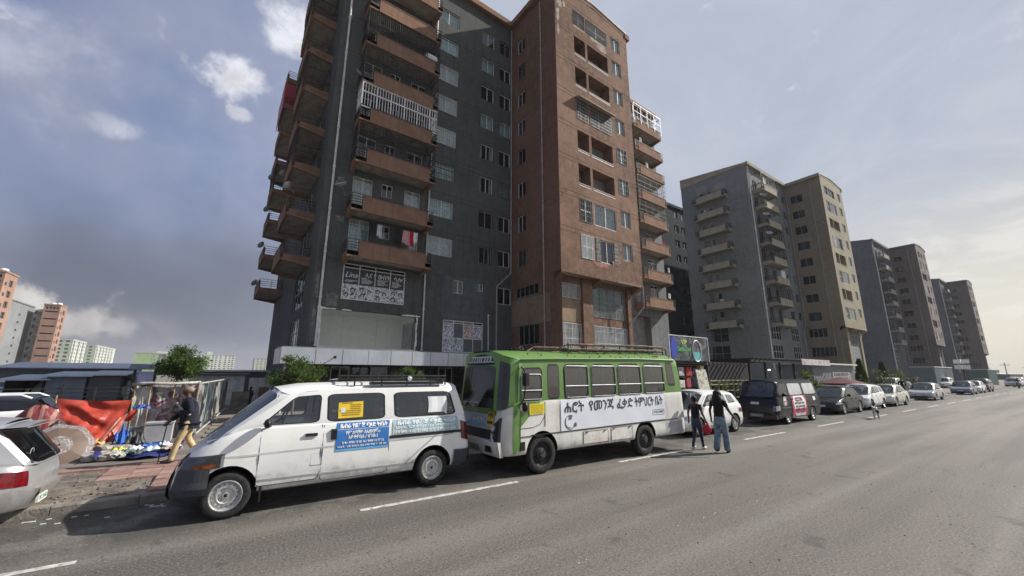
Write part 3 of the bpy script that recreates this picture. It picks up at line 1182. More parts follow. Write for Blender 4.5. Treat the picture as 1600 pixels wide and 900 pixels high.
def block(name, label, loc, rotz, P):
    """T-shaped apartment tower: a wide wing and a projection towards the road.
    local: x along the road, y away from it, origin at the front left corner of the wing"""
    root = thing(name, label, 'apartment building', loc, rotz)
    wl, wb, wr, pj, dp, zt = P['wl'], P['wb'], P['wr'], P['pj'], P['dp'], P['zt']
    md, mbw, mr = P['dark'], P['brown'], P['right']
    near = P['near']
    x1, x2, x3 = wl, wl + wb, wl + wb + wr
    groove = []
    FD = Face(0, 0, 0, root)
    FS = Face(x1, 0, -PI / 2, root)                 # side of the projection: u runs towards the road
    FF = Face(x1, -pj, 0, root)
    FR = Face(x2, -pj, PI / 2, root)
    FW = Face(x2, 0, 0, root)
    FE = Face(0, dp, -PI / 2, root)                 # end wall: u = 0 at the back, u = dp at the front corner
    dk = 2
    # ---- wing front
    cells = [(0, wl, h - 2.62, h - 2.58, .02, 0) for h in HEADS] + [(0, wl, h - 3.0, h - 2.96, .02, 0) for h in HEADS] if near else []
    big = [(P['bx'], P['bw'])]
    mids = P['mids']
    win = []
    for i, h in enumerate(HEADS):
        if not (i == 0 and P.get('nobig0')):
            win.append((P['bx'], h - 1.42, P['bw'], 1.42, 'big', i))
        for (mx, mw) in mids:
            win.append((mx, h - 1.40 + .05, mw, 1.42, 'mid', i))
        bx = P['balx']
        if near:
            win.append((bx + .3, h - 2.25, 1.35, 2.25, 'door', i))
            win.append((bx + 2.3, h - 1.0, .8, 1.0, 'small', i))
            win.append((bx + 4.0, h - 2.25, 1.25, 2.25, 'door', i))
        else:
            win.append((bx + .3, h - 2.2, 1.4, 2.2, 'door', i))
            win.append((bx + 3.4, h - 2.2, 1.2, 2.2, 'door', i))
    low = P.get('low', [])
    for (u, z, w, h, st) in low:
        win.append((u, z, w, h, st, -1))
    cells += P.get('dcells', [])
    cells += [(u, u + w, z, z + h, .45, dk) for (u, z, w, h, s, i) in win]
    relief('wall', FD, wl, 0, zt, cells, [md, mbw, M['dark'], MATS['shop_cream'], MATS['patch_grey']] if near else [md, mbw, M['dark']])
    rnd = random.Random(P['seed'])
    for (u, z, w, h, s, i) in win:
        if s == 'none':
            continue
        if s == 'door':
            if near and (i in (0, 1, 6, 7)):
                window(FD, u, z, w, h, .1, 2, 1, curt=M['curtain2'] if rnd.random() < .6 else M['curtain'], trans=.35)
            elif not near:
                window(FD, u, z, w, h, .1, 2, 1, fm=M['aframe'], panes=rnd.random() < .5, gl=M['gld'])
            else:
                window(FD, u, z, w, h, .1, 2, 1, gl=M['gld'], curt=M['curtain'] if rnd.random() < .4 else None)
            continue
        fm = M['wframe'] if (near or rnd.random() < .35) else M['aframe']
        c = None
        g = None
        op = 0
        if s == 'big' and near:
            c = M['curtain']
            if i in (0, 5, 4):
                g = (.11, M['wiron'], 1)
            if i == 2:
                g = (.14, M['iron'], 3)
            if i == 3:
                g = (.10, M['wiron'], 4)
        elif s == 'mid' and near:
            if rnd.random() < .45:
                c = M['curtain']
                op = rnd.choice((0, .4, .6))
            if rnd.random() < .25:
                g = (.12, M['wiron'] if rnd.random() < .5 else M['iron'], 1)
        elif rnd.random() < .3:
            c = M['curtain']
        if s == 'strip':
            window(FD, u, z, w, h, .1, max(2, int(w / .7)), 1, fm=M['aframe'], grille=(.13, M['wiron'], 1), gl=M['gld'])
        elif s == 'shop':
            window(FD, u, z, w, h, .08, 4, 2, fm=M['wframe'], gl=M['gld'])
        else:
            window(FD, u, z, w, h, .12, 2, 1, fm=fm, curt=c, grille=g, gl=M['gl'] if c else M['gld'], open_=op)
    # balconies on the wing front
    for i, z in enumerate(SLABS):
        cg = P['cages'].get(i)
        balcony(FD, P['balx'], z, P['balw'], P['balp'], MATS[P['balm']], cage=cg)
    # ---- projection side
    sw = []
    for i, h in enumerate(HEADS):
        sw.append((P['sx'], h - 1.5, P['sww'], 1.47, 'mid', i))
    for q in P.get('slow', []):
        sw.append(q)
    cells = [(u, u + w, z, z + h, .45, dk) for (u, z, w, h, s, i) in sw]
    if near:
        gr = []
        for h in HEADS:
            for a in (.06, -.32):
                gr.append((0, pj, h + a, h + a + .035, .02, 0))
        cells = gr + [(.0, pj - .9, 6.0, 8.2, -.004, 1)] + cells
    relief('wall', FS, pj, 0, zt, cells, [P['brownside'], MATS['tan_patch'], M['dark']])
    for (u, z, w, h, s, i) in sw:
        if s == 'strip':
            window(FS, u, z, w, h, .1, max(2, int(w / .6)), 1, fm=M['aframe'], gl=M['gld'])
        else:
            window(FS, u, z, w, h, .12, 2, 1, fm=M['wframe'] if near and i % 3 else M['aframe'], gl=M['gld'], curt=M['curtain'] if rnd.random() < .25 else None)
    # ---- projection front: upper storeys overhang, lower ones set back
    zo = 9.75
    fw = []
    lg = P['logg']
    cells = []
    if near:
        for h in FHEADS + [34.6]:
            for a in (.28, -.1):
                cells.append((0, wb, h + a, h + a + .035, .02, 0))
    for i, h in enumerate(FHEADS):
        st = P['front'][i]
        for k, (u, w) in enumerate(lg):
            z0 = h - 1.95
            cells.append((u, u + w, z0, h, 1.1 if st == 'open' else .45, 1 if st == 'open' else dk))
            if st != 'open':
                fw.append((u, z0, w, 1.95, st, k, i))
        u, w = P['fwin']
        cells.append((u, u + w, h + .25 - 1.5, h + .25, .45, dk))
        fw.append((u, h - 1.25, w, 1.5, 'r', 2, i))
    for k, (u, w) in enumerate(lg):
        cells.append((u, u + w, 33.05, 34.5, .45, dk))
        fw.append((u, 33.05, w, 1.45, 'top', k, 7))
    u, w = P['fwin']
    cells.append((u, u + w, 33.2, 34.7, .45, dk))
    fw.append((u, 33.2, w, 1.5, 'r', 2, 7))
    relief('wall', FF, wb, zo, zt, cells, [mbw, MATS['loggia'], M['dark']], zc=lambda u: zt + .45 * (1 - abs(u / wb - .5) * 2))
    for (u, z, w, h, st, k, i) in fw:
        if st == 'r':
            window(FF, u, z, w, h, .1, 2, 1, curt=M['curtain2'], gl=M['gl'], grille=(.35, M['iron'], 3) if (near and i in (2, 3)) else None)
        elif st == 'top':
            window(FF, u, z, w, h, .1, 2, 2, fm=M['aframe'], gl=M['gld'], grille=(.14, M['iron'], 4) if near else None)
        elif st == 'grille':
            window(FF, u, z, w, h, .25, 2, 1, fm=M['aframe'], panes=False, grille=(.16, M['wiron'] if not near else MATS['old_iron'], 6))
        elif st == 'glass':
            if k == 0:
                window(FF, u, z, w, h, .1, 2, 2, gl=M['gld'], grille=(.2, M['iron'], 4) if near else None)
            else:
                window(FF, u, z, w, h, .06, 2, 1, curt=M['curtain2'], gl=M['gl'])
        elif st == 'stone':
            if k == 0:
                window(FF, u, z, w, h, .1, 2, 1, gl=M['gl'], curt=M['curtain2'], grille=(.12, M['wiron'], 2))
            else:
                for s0, s1 in ((0, .55), (w - .55, w)):
                    for q in range(6):
                        m = MB()
                        m.box(s0 + .003 * (q % 2), s1 - .004 * (q % 3), -.03 - .012 * (q % 2), .3, h * q / 6 + .008, h * (q + 1) / 6 - .008)
                        m.build('stone', [MATS['stone_infill']], root, FF.at(u, 0, z), 0)
                window(FF, u + .57, z + .02, w - 1.14, h - .04, .1, 2, 1, gl=M['gld'], fm=M['wframe'], curt=M['curtain'], open_=.3)
    # loggia railings, awnings
    for i, h in enumerate(FHEADS):
        if P['front'][i] == 'open':
            for k, (u, w) in enumerate(lg):
                m = MB()
                m.box(0, w, -.02, .1, -.05, .03)
                m.box(0, w, .0, .035, .16, .20)
                for q in range(int(w / .35) + 1):
                    x = min(w - .02, q * .35)
                    m.box(x, x + .02, .008, .028, .03, .16)
                m.build('loggia_rail', [MATS['loggia_rail']], root, FF.at(u, 0, h - 1.95), 0)
        elif P['front'][i] == 'grille' and near:
            for k, (u, w) in enumerate(lg):
                m = MB()
                m.prism([(0, 0), (0, .06), (-.55, -.16), (-.55, -.22)], 'x', -.1, w + .1)
                m.build('window_awning', [MATS['awning']], root, FF.at(u, 0, h + .05), 0)
    # overhang soffit with its corbels
    m = MB()
    ov = P['ov']
    m.face([(0, 0, 0), (wb, 0, 0), (wb, ov, 0), (0, ov, 0)], 1)
    for a in (0, wb * .43, wb - .45):
        m.prism([(.003, .002), (ov, .002), (ov, -.75), (.003, -.22)], 'x', a, a + .45, 0)
    m.box(0, wb, -.02, .14, -.14, .05, 0)
    m.build('overhang', [mbw, M['soffit']], root, FF.at(0, 0, zo), 0)
    # lower front, set back
    FL = Face(x1, -pj + ov, 0, root)
    lw = P['lowfront']
    cells = P.get('lcells', []) + [(u, u + w, z, z + h, .4, dk) for (u, z, w, h, s) in lw]
    relief('wall', FL, wb - .6, 0, zo, cells, [mbw, MATS['tan_patch'], M['dark'], mbw])
    for (u, z, w, h, s) in lw:
        if s == 'grid':
            window(FL, u, z, w, h, .1, 4, 2, fm=MATS['old_iron'], gl=M['gl'], curt=M['curtain'], grille=(.13, MATS['old_iron'], 3))
        elif s == 'white':
            window(FL, u, z, w, h, .1, 3, 1, gl=M['gl'], curt=MATS['curtain_white'], trans=.4, grille=(.16, M['wiron'], 2))
        else:
            window(FL, u, z, w, h, .1, 2, 1, fm=M['aframe'], gl=M['gld'], curt=M['curtain2'], open_=.4, grille=(.13, M['wiron'], 1))
    for (u0, u1) in P['lowcols']:
        m = MB()
        m.box(u0, u1, -.22, 0.0, 0, zo - .02)
        m.build('column', [mbw], root, FL.at(0, 0.002, 0), 0)
    m = MB()
    m.box(x2 - .6, x2 - .58, -pj + ov, 0, 0, zo)
    m.box(x2 - .02, x2, -pj + .002, 0, zo, zt)
    m.build('wall', [mbw], root)
    # ---- right wing
    cells = []
    rw = []
    for i, h in enumerate(HEADS):
        rw.append((P['rbalx'] + .35, h - 2.2, 1.3, 2.2, i))
        rw.append((P['rbalx'] + 3.2, h - 2.2, 1.6, 2.2, i))
    if near:
        cells.append((wr - 9.6, wr - 3.6, 4.1, 8.6, .8, 3))
        cells.append((wr - 9.3, wr - 6.0, 4.0, 5.2, .9, dk))
    cells += [(u, u + w, z, z + h, .45, dk) for (u, z, w, h, i) in rw]
    relief('wall', FW, wr, 0, zt, cells, [mr, mbw, M['dark'], MATS['loggia']])
    for (u, z, w, h, i) in rw:
        window(FW, u, z, w, h, .1, 2, 1, gl=M['gld'], curt=M['curtain2'] if rnd.random() < .4 else None, trans=.4)
    for i, z in enumerate(SLABS):
        balcony(FW, P['rbalx'], z, P['balw'] - .1, P['balp'] + .1, MATS[P['balm']], cage=P['rcages'].get(i))
    # ---- end wall
    rise = P.get('rise', 1.4)
    ew = []
    cells = []
    if P.get('endbal'):
        for (u, w, p) in P['endbal']:
            for i, h in enumerate(HEADS):
                ew.append((u + .5, h - 2.1, 1.0, 2.1, i))
                ew.append((u + 2.0, h - 1.3, .8, 1.2, i))
    for q in P.get('endwin', []):
        ew.append(q)
    cells += [(u, u + w, z, z + h, .45, dk) for (u, z, w, h, i) in ew]
    relief('wall', FE, dp, 0, zt, cells, [P['end'], mbw, M['dark']], zc=lambda u: zt + rise * (1 - u / dp) if not near else zt)
    for (u, z, w, h, i) in ew:
        if i >= 0:
            window(FE, u, z, w, h, .1, 1 if w < 1.1 else 2, 1, gl=M['gld'], fm=M['wframe'])
        else:
            window(FE, u, z, w, h, .1, 3, 2, gl=M['gld'], fm=M['aframe'])
    for (u, w, p) in P.get('endbal', []):
        for i, z in enumerate(SLABS):
            balcony(FE, u, z, w, p, MATS[P['balm']], cage=P.get('ecages', {}).get((round(u), i)))
    # ---- back, far end, roof, eaves
    m = MB()
    m.face([(0, dp, 0), (x3, dp, 0), (x3, dp, zt), (0, dp, zt)])
    m.face([(x3, 0, 0), (x3, dp, 0), (x3, dp, zt), (x3, 0, zt)])
    m.build('wall', [mr], root, fix=False)
    e = .45
    ed = 0.06 if not near else .3
    for (a, b, c, d, dz) in ((-ed, x1 - e, -e, .5, 0), (x2 + e, x3 + .2, -e, .5, 0), (x1 - e, x1 + .2, -pj - .1, .5, .01), (x2 - .2, x2 + e, -pj - .1, .5, .01)):
        m = MB()
        m.box(a, b, c, d, zt - .1 - dz, zt + .42 + dz)
        m.build('eave', [P['eave']], root)
    m = MB()
    n = 10
    for k in range(n):
        ua, ub = wb * k / n, wb * (k + 1) / n
        za, zb_ = [zt + .42 + .45 * (1 - abs(q / wb - .5) * 2) for q in (ua, ub)]
        m.prism([(x1 + ua, za - .42), (x1 + ub, zb_ - .42), (x1 + ub, zb_), (x1 + ua, za)], 'y', -pj - .02, 0.4)
    m.prism([(.5, zt + .1), (.5, zt + .43), (dp, zt + rise + .43), (dp, zt + .1)], 'x', -.05 if near else -.12, x3 + .1)
    m.build('roof', [P['eave']], root)
    m = MB()
    for k in range(n):
        ua, ub = wb * k / n, wb * (k + 1) / n
        za, zb_ = [zt + .425 + .45 * (1 - abs(q / wb - .5) * 2) for q in (ua, ub)]
        m.prism([(x1 + ua, za), (x1 + ub, zb_), (x1 + ub, zb_ + .07), (x1 + ua, za + .07)], 'y', -pj - .10, -pj + .3)
    m.build('coping', [MATS['coping']], root)
    # drain pipes
    for pts, mm, r in P['pipes']:
        m = MB()
        m.tube(pts, r, 8)
        z0, z1 = min(p[2] for p in pts), max(p[2] for p in pts)
        if abs(pts[0][0] - pts[-1][0]) < .1:
            k = 0
            while z0 + k * 3 < z1:
                m.tube([(pts[0][0], pts[0][1], z0 + k * 3), (pts[0][0], pts[0][1], z0 + k * 3 + .1)], r * 1.35, 8)
                k += 1
        m.build('drain_pipe', [mm], root, smooth=40)
    return root, FD, FS, FF, FL, FW, FE


def plaster(name, rgb, **kw):
    a = dict(rough=.92, var=.14, scale=2.2, streak=.55, bump=.35, bscale=6, spec=.15, blotch=.45)
    a.update(kw)
    return mat(name, rgb, **a)


plaster('wall_charcoal', (0.088, 0.092, 0.088), streak=.6, dirt=(0.115, 0.115, 0.108), dirt_amt=.35, dirt_scale=.35)
plaster('wall_brown', (0.198, 0.122, 0.086), dirt=(0.105, 0.062, 0.044), dirt_amt=.85, dirt_scale=2.3, bump=1.0, bscale=3.5, var=.24, blotch=.75, patch=(0.33, 0.27, 0.22), patch_amt=.35, patch_scale=.22)
plaster('wall_brown_side', (0.20, 0.118, 0.082), dirt=(.14, .085, .06), dirt_amt=.4, dirt_scale=.7)
plaster('wall_grey_right', (0.17, 0.175, 0.172))
plaster('balcony_brown', (0.235, 0.138, 0.092), dirt=(0.34, 0.28, 0.22), dirt_amt=.3, dirt_scale=1.1, scale=1.2)
plaster('tan_patch', (0.27, 0.20, 0.14))
plaster('loggia', (0.24, 0.235, 0.225))
mat('loggia_rail', (0.42, 0.38, 0.34), .6)
mat('awning', (0.42, 0.35, 0.25), .8)
mat('old_iron', (0.28, 0.28, 0.27), .6, .2, var=.3)
mat('stone_infill', (0.16, 0.15, 0.14), .9, var=.45, scale=7, bump=.8, bscale=9)
mat('coping', (0.72, 0.72, 0.70), .6, var=.15)
mat('curtain_white', (0.68, 0.67, 0.64), .9, var=.15, scale=3)
mat('shop_cream', (0.88, 0.88, 0.76), .8, var=.04)
plaster('patch_grey', (0.10, 0.115, 0.12))
plaster('wall_grey_b', (0.185, 0.198, 0.195), streak=.35, dirt=(0.21, 0.2, 0.18), dirt_amt=.35, dirt_scale=.2)
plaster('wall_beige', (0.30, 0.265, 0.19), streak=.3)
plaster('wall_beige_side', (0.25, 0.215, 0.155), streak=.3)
plaster('balcony_beige', (0.34, 0.31, 0.235), streak=.2, dirt=(0.2, 0.18, 0.15), dirt_amt=.3)
plaster('wall_navy', (0.030, 0.036, 0.045))
plaster('wall_slate', (0.115, 0.123, 0.132))
plaster('wall_taupe', (0.185, 0.150, 0.132))
plaster('balcony_grey', (0.30, 0.28, 0.25))
# ------------------------------------------------------------------ the main tower
def cages_near():
    I, Wh = M['iron'], M['wiron']
    return {2: (I, .17, .013, (0, .34, .62, 1)), 3: (Wh, .20, .020, (0, .62, 1)), 4: (I, .15, .011, (0, .5, 1)), 5: (I, .15, .011, (0, .55, 1))}


P_A = dict(wl=15.5, wb=9.95, wr=13.6, pj=6.2, dp=20.6, zt=35.9, near=True, seed=3,
           dark=MATS['wall_charcoal'], brown=MATS['wall_brown'], brownside=MATS['wall_brown_side'], right=MATS['wall_grey_right'],
           end=MATS['wall_charcoal'], eave=MATS['balcony_brown'], balm='balcony_brown',
           bx=7.57, bw=2.02, mids=[(12.02, 1.37), (14.05, 1.25)], balx=1.5, balw=5.75, balp=1.4, nobig0=False,
           cages=cages_near(), rcages={3: (M['iron'], .25, .010, (0, .3, .6, 1)), 4: (M['iron'], .25, .010, (0, .3, .6, 1)), 7: (M['wiron'], .9, .012, (0, 1))},
           low=[(9.82, 8.24, .93, 1.08, 'mid'), (11.92, 8.66, .71, .64, 'small'), (14.03, 7.83, 1.42, 1.42, 'mid'), (9.08, 3.70, 3.5, 2.4, 'none'), (1.7, 6.86, 4.22, 2.4, 'none')],
           dcells=[(8.95, 12.75, 6.3, 9.55, -.004, 4), (.62, 7.0, 3.74, 6.17, .3, -1)],
           sx=.88, sww=1.12, slow=[(.54, 8.34, 3.0, .9, 'strip', -1), (.95, 4.38, 2.62, 1.62, 'strip', -1)],
           logg=[(2.25, 1.42), (3.95, 2.82)], fwin=(7.38, 1.38), front=['stone', 'glass', 'open', 'open', 'grille', 'open', 'open'], ov=1.1,
           lowfront=[(.55, 7.95, 2.5, 1.15, 'bars'), (.55, 3.6, 2.5, 2.38, 'white'), (4.45, 6.7, 4.1, 2.5, 'grid'), (4.45, 3.2, 4.3, 2.76, 'white')],
           lcells=[(.5, 3.05, 6.1, 7.85, -.004, 1)], lowcols=[(-.15, .42), (3.15, 4.3), (8.82, 9.3)],
           rbalx=7.2, endbal=[(13.6, 5.0, 1.75), (.3, 5.2, 1.9)], endwin=[(13.2, 6.6, 4.2, 2.6, -1), (13.4, 3.9, 3.6, 2.0, -1)],
           ecages={(14, 4): (M['iron'], .3, .012, (0, .5, 1)), (14, 2): (M['iron'], .25, .012, (0, .4, 1)), (14, 6): (M['iron'], .25, .012, (0, .6, 1)), (0, 3): (M['iron'], .25, .012, (0, .5, 1))},
           pipes=[([(.48, -.12, 3.75), (.48, -.12, 35.8)], M['pipe'], .075), ([(7.43, -.12, 3.72), (7.43, -.12, 35.6)], M['pipe'], .06),
                  ([(15.32, -.14, 35.6), (15.32, -.14, 10.65), (13.85, -.14, 9.25), (13.85, -.14, 3.7)], M['bpipe'], .065),
                  ([(15.38, -4.37, 3.4), (15.38, -4.37, 35.4)], M['bpipe'], .065), ([(15.72, -5.30, 3.4), (15.72, -5.30, 9.4)], M['bpipe'], .06),
                  ([(25.3, -6.28, 9.7), (25.3, -6.28, 7.9), (24.55, -5.25, 6.4), (24.55, -5.25, 3.3)], M['bpipe'], .055),
                  ([(13.1, -.12, 3.7), (13.05, -.12, 6.85)], M['pipe'], .05)])
_ar = R(2.0)
A0 = (4.45 * math.cos(_ar) - 26.9 * math.sin(_ar), 4.45 * math.sin(_ar) + 26.9 * math.cos(_ar), 0)
towA, FD, FS, FF, FL, FWr, FE = block('apartment_tower', 'tall charcoal and brown apartment tower right behind the green bus, with tiers of brown balconies', A0, _ar, P_A)

# --- shop room behind the big pane on the first floor
m = MB()
u0, u1, z0, z1, d = .62, 7.0, 3.74, 6.17, 2.6
m.face([(u0, d, z0), (u1, d, z0), (u1, d, z1), (u0, d, z1)])
m.face([(u0, .3, z0), (u0, d, z0), (u0, d, z1), (u0, .3, z1)])
m.face([(u1, .3, z0), (u1, d, z0), (u1, d, z1), (u1, .3, z1)])
m.face([(u0, .3, z0), (u1, .3, z0), (u1, d, z0), (u0, d, z0)])
m.face([(u0, .3, z1), (u1, .3, z1), (u1, d, z1), (u0, d, z1)])
for x in (2.6, 5.0):
    m.face([(x, d - .006, z0), (x + .02, d - .006, z0), (x + .02, d - .006, z1), (x, d - .006, z1)], 1)
m.box(u0, u1, d - .1, d - .01, z1 - .1, z1 - .01)
m.box(u1 - .1, u1 - .01, .3, d - .1, z1 - .1, z1 - .01)
shop = m.build('shop_room', [MATS['shop_cream'], mat('shop_joint', (.42, .43, .36), .8)], towA, fix=False)
m = MB()
for x in (2.0, 4.6):
    m.lathe([(.13, z1 - .02), (.12, z1 - .03), (0, z1 - .03)], 12, 'z', (x, 1.6, 0))
m.build('ceiling_spot', [mat('spot_grey', (.5, .5, .46), .5)], shop)
w = put('interior_window', frame_mesh(1.9, 1.9, 3, 2, M['aframe']), shop, (u1 - .05, 2.4, z0 + .15), -PI / 2)
for k in range(3):
    put('pane', quad_mesh('pane', .5, 1.7, M['gld']), w, (.07 + .59 * k, 0, .08))
m = MB()
m.face([(u0, .27, z0), (u1, .27, z0), (u1, .27, z1), (u0, .27, z1)])
pane = m.build('shop_window', [glass('shop_glass', (.93, .95, .93), .97)], towA, fix=False)
m = MB()
rnd = random.Random(5)
def chipped(a, b, hor, n):
    for k in range(n):
        t = rnd.random()
        s = rnd.uniform(.04, .09)
        x, z = lerp(a[0], b[0], t), lerp(a[1], b[1], t)
        x += rnd.uniform(-.04, .04)
        z += rnd.uniform(-.03, .03)
        L_ = rnd.uniform(.1, .3)
        m.box(x - (L_ if hor else s * .5), x + (L_ if hor else s * .5), -.015 - rnd.random() * .01, .02, z - (s * .4 if hor else L_), z + (s * .4 if hor else L_))
chipped((u0, z0 + .2), (u0, z1 - .1), False, 16)
chipped((u1, z0 + .2), (u1, z1 - .1), False, 16)
chipped((u1 - 1.0, z1), (u1, z1), True, 9)
chipped((u0, z1), (u0 + 1.6, z1), True, 6)
m.box(u0, u1, -.01, .2, z0 - .04, z0 + .03)
m.build('foam_seal', [mat('foam_white', (.75, .75, .7), .9, bump=.6, bscale=20)], pane)

# --- window with the salon posters
PW = M['wframe']
def poster_window(u, z, w, h, cols, top, rows, panels, name='window'):
    o = put(name, frame_mesh(w, h, cols, 1, PW, trans=top), towA, (u, -.035, z), 0)
    for k in range(cols):
        put('pane', quad_mesh('pane', w / cols - .08, top - .04, M['gld']), o, (.05 + k * w / cols, .0, h - top))
    for (c, r0, r1, mm) in panels:
        put('poster', quad_mesh('poster', w / cols - .075, r1 - r0, mm), o, (.04 + c * w / cols, -.006 - .001 * c, r0))
    return o
NAVY = mat('poster_dark', (.035, .038, .05), .5)
BWP = [pic('poster_faces%d' % k, [(.62, .62, .64), (.25, .25, .27), (.04, .04, .05), (.7, .7, .72)], 3.2 + k * .5) for k in range(4)]
H2 = 2.4
pw = poster_window(1.7, 6.86, 4.22, H2, 4, .26, 1, [(c, 1.06, 2.1, NAVY) for c in range(4)] + [(c, .05, 1.04, BWP[c]) for c in range(4)])
text('Lina', .5, INKW, pw, (.16, -.02, 1.5), shear=.35, width=.78)
for k, s in enumerate(('ሊና የ', 'ውበት', 'ሳሎን')):
    text(s, .42, INKW, pw, (1.2 + .0 + (1.12, 1.02, 1.0)[0] * k + (.25 if k == 0 else 0), -.02, 1.62), width=(.72, .8, .82)[k])
rnd = random.Random(2)
m = MB()
for c in range(4):
    for r in range(5):
        if c == 0 and r < 3:
            continue
        L_ = rnd.uniform(.35, .75)
        z = 1.52 - r * .085
        x = .12 + c * 1.055 + rnd.uniform(0, .1)
        while L_ > 0:
            q = rnd.uniform(.03, .09)
            m.box(x, x + q, -.022, -.018, z, z + .035)
            x += q + .018
            L_ -= q + .018
m.build('lettering', [INKW], pw)
m = MB()
for c in range(4):
    for k in range(3 if c else 2):
        cx, cz = .2 + c * 1.055 + (k % 2) * .48 + rnd.uniform(0, .1), .28 + (k // 2) * .4 + rnd.uniform(0, .12) + (.3 if k == 1 else 0)
        rr = rnd.uniform(.13, .18)
        m.lathe([(rr, -.016), (0, -.0161)], 14, 'y', (cx, 0, cz), 0)
        m.lathe([(rr * .62, -.018), (0, -.0181)], 14, 'y', (cx, 0, cz - .03), 1)
m.build('portrait', [INK, mat('face_grey', (.45, .45, .46), .6)], pw)
BEADS = [pic('poster_beads%d' % k, c, 4.5) for k, c in enumerate(([(.55, .56, .6), (.75, .75, .78), (.1, .1, .13)], [(.6, .45, .42), (.72, .62, .6), (.2, .12, .1)]))]
GRY = mat('blank_panel', (.10, .115, .115), .5)
pw2 = poster_window(9.08, 3.70, 3.5, 2.4, 4, .22, 2, [(0, 1.1, 2.12, BEADS[0]), (1, 1.1, 2.12, GRY), (2, 1.1, 2.12, BEADS[1]), (3, 1.1, 2.12, BEADS[0]), (0, .06, 1.06, BEADS[0]), (1, .06, 1.06, BEADS[0]), (2, .06, 1.06, GRY), (3, .06, 1.06, GRY)])
m = MB()
m.box(0, 3.5, -.02, .02, 1.05, 1.1)
m.build('transom', [PW], pw2)
# torn lettering ghost above it
m = MB()
for k in range(16):
    x = 9.1 + k * .215
    m.box(x, x + rnd.uniform(.07, .16), -.012, 0.0, 6.18 + rnd.uniform(0, .05), 6.18 + rnd.uniform(.25, .45))
m.build('old_lettering', [mat('ghost_letters', (.125, .13, .125), .95)], towA)

# --- canopy along the foot of the wing: real panels with open joints
CY = -3.0
m = MB()
zc0, zc1 = 2.62, 3.42
m.box(-1.6, 13.9, CY + .06, -.02, zc1 - .12, zc1 + .1)
m.prism([(CY + .3, zc1 + .1), (-.02, zc1 + .1), (-.02, 3.66)], 'x', -1.5, 13.9)
m.box(-1.6, 13.9, CY + .06, CY + .3, zc0 + .03, zc1 - .12)
m.box(-1.6, -1.3, CY + .3, 0, zc0 + .03, zc1 - .12)
can = m.build('canopy', [mat('canopy_grey', (.2, .21, .21), .7)], towA)
pm = mat('canopy_panel', (.46, .49, .53), .32, .35, var=.06, scale=.6, dirt=(.3, .31, .33), dirt_amt=.35, dirt_scale=.9, streak=.15)
edges = [-1.64, .02, 1.42, 2.86, 4.2, 5.55, 6.8, 8.05, 9.25, 10.4, 11.6, 12.8, 13.95]
for k in range(12):
    m = MB()
    m.box(edges[k] + .015, edges[k + 1] - .015, CY - .02 - .004 * (k % 3), CY + .055, zc0, zc1 + .04)
    m.build('canopy_panel', [pm], towA)
m = MB()
m.box(-1.64, -1.6, CY + .07, -.3, zc0, zc1 + .04)
m.build('canopy_panel', [pm], towA)
for x in (1.0, 10.7):
    m = MB()
    m.tube([(x, CY - .03, 3.0), (x, CY - .2, 3.02)], .03, 6)
    m.sphere((x - .02, CY - .26, 3.0), .085, 10, 6, 0, (1, 1.3, 1))
    m.build('floodlight', [M['black']], towA, smooth=True)
for x in (-1.35, 13.2):
    m = MB()
    m.tube([(x, CY + .2, 0.1), (x, CY + .2, zc0 + .05)], .055, 10)
    m.build('canopy_post', [M['pipe']], towA, smooth=40)
# shop fronts below
m = MB()
m.box(-.9, 14.5, -.5, -.4, 0, zc0 + .1)
sf = m.build('shop_front', [mat('shopfront_dark', (.02, .02, .022), .6)], towA)
for k, x in enumerate((.2, 1.4, 2.6, 3.8, 7.4, 8.6, 9.8)):
    w = put('shop_door', frame_mesh(1.1, 2.4, 2, 2, M['aframe'] if k % 2 else M['iron']), sf, (x, -.54, .15), 0)
    put('pane', quad_mesh('pane', 1.0, 2.3, M['gld']), w, (.05, 0, .05))
    put('display', quad_mesh('display', .95, 1.5, pic('display%d' % (k % 3), [(.10, .09, .08), (.22, .19, .15), (.05, .05, .06), (.25, .1, .07)], 3 + k % 3)), w, (.08, .035, .4))

# --- satellite dishes, hung things
dish('grey satellite dish beside the second balcony from the top, on the near front column', FD, 1.25, .35, 22.9, .5, 'satellite dishes on the tower', .42, .8)
dish('pale round satellite dish at the left end of the second lowest front balcony', FD, 1.15, .5, 14.0, -.9, 'satellite dishes on the tower', .5, .9)
for k, (e, u, z) in enumerate(((1.5, 13.4, 17.4), (1.5, 18.2, 14.4), (1.75, 5.0, 20.6), (1.75, 4.6, 17.4), (1.75, 3.6, 14.0), (1.7, 1.0, 10.7))):
    dish('dark satellite dish on the end wall balconies, number %s up from the lowest' % ('third', 'second', 'sixth', 'fifth', 'fourth', 'first')[k] if False else
         ('dark dish on the near end wall column, upper one', 'dark dish on the near end wall column, lower one', 'black dish sticking out over the sky, topmost', 'black dish sticking out over the sky, second from top',
          'black dish sticking out over the sky, third from top', 'black dish sticking out over the sky, lowest')[k], FE, u, e, z, -.6, 'satellite dishes on the tower', .45, .6)


def cloth_piece(w, h, seed=0):
    m = MB()
    r = random.Random(seed)
    a, b = r.uniform(0, 6), r.uniform(.03, .05)
    m.grid(lambda s, t: ((s - .5) * w * (1 - .12 * math.sin(t * PI + a)), b * math.sin(s * 9 + a) * (1.1 - t * .6), -t * h * (1 - .08 * math.sin(s * 5 + a))), 8, 6)
    return m


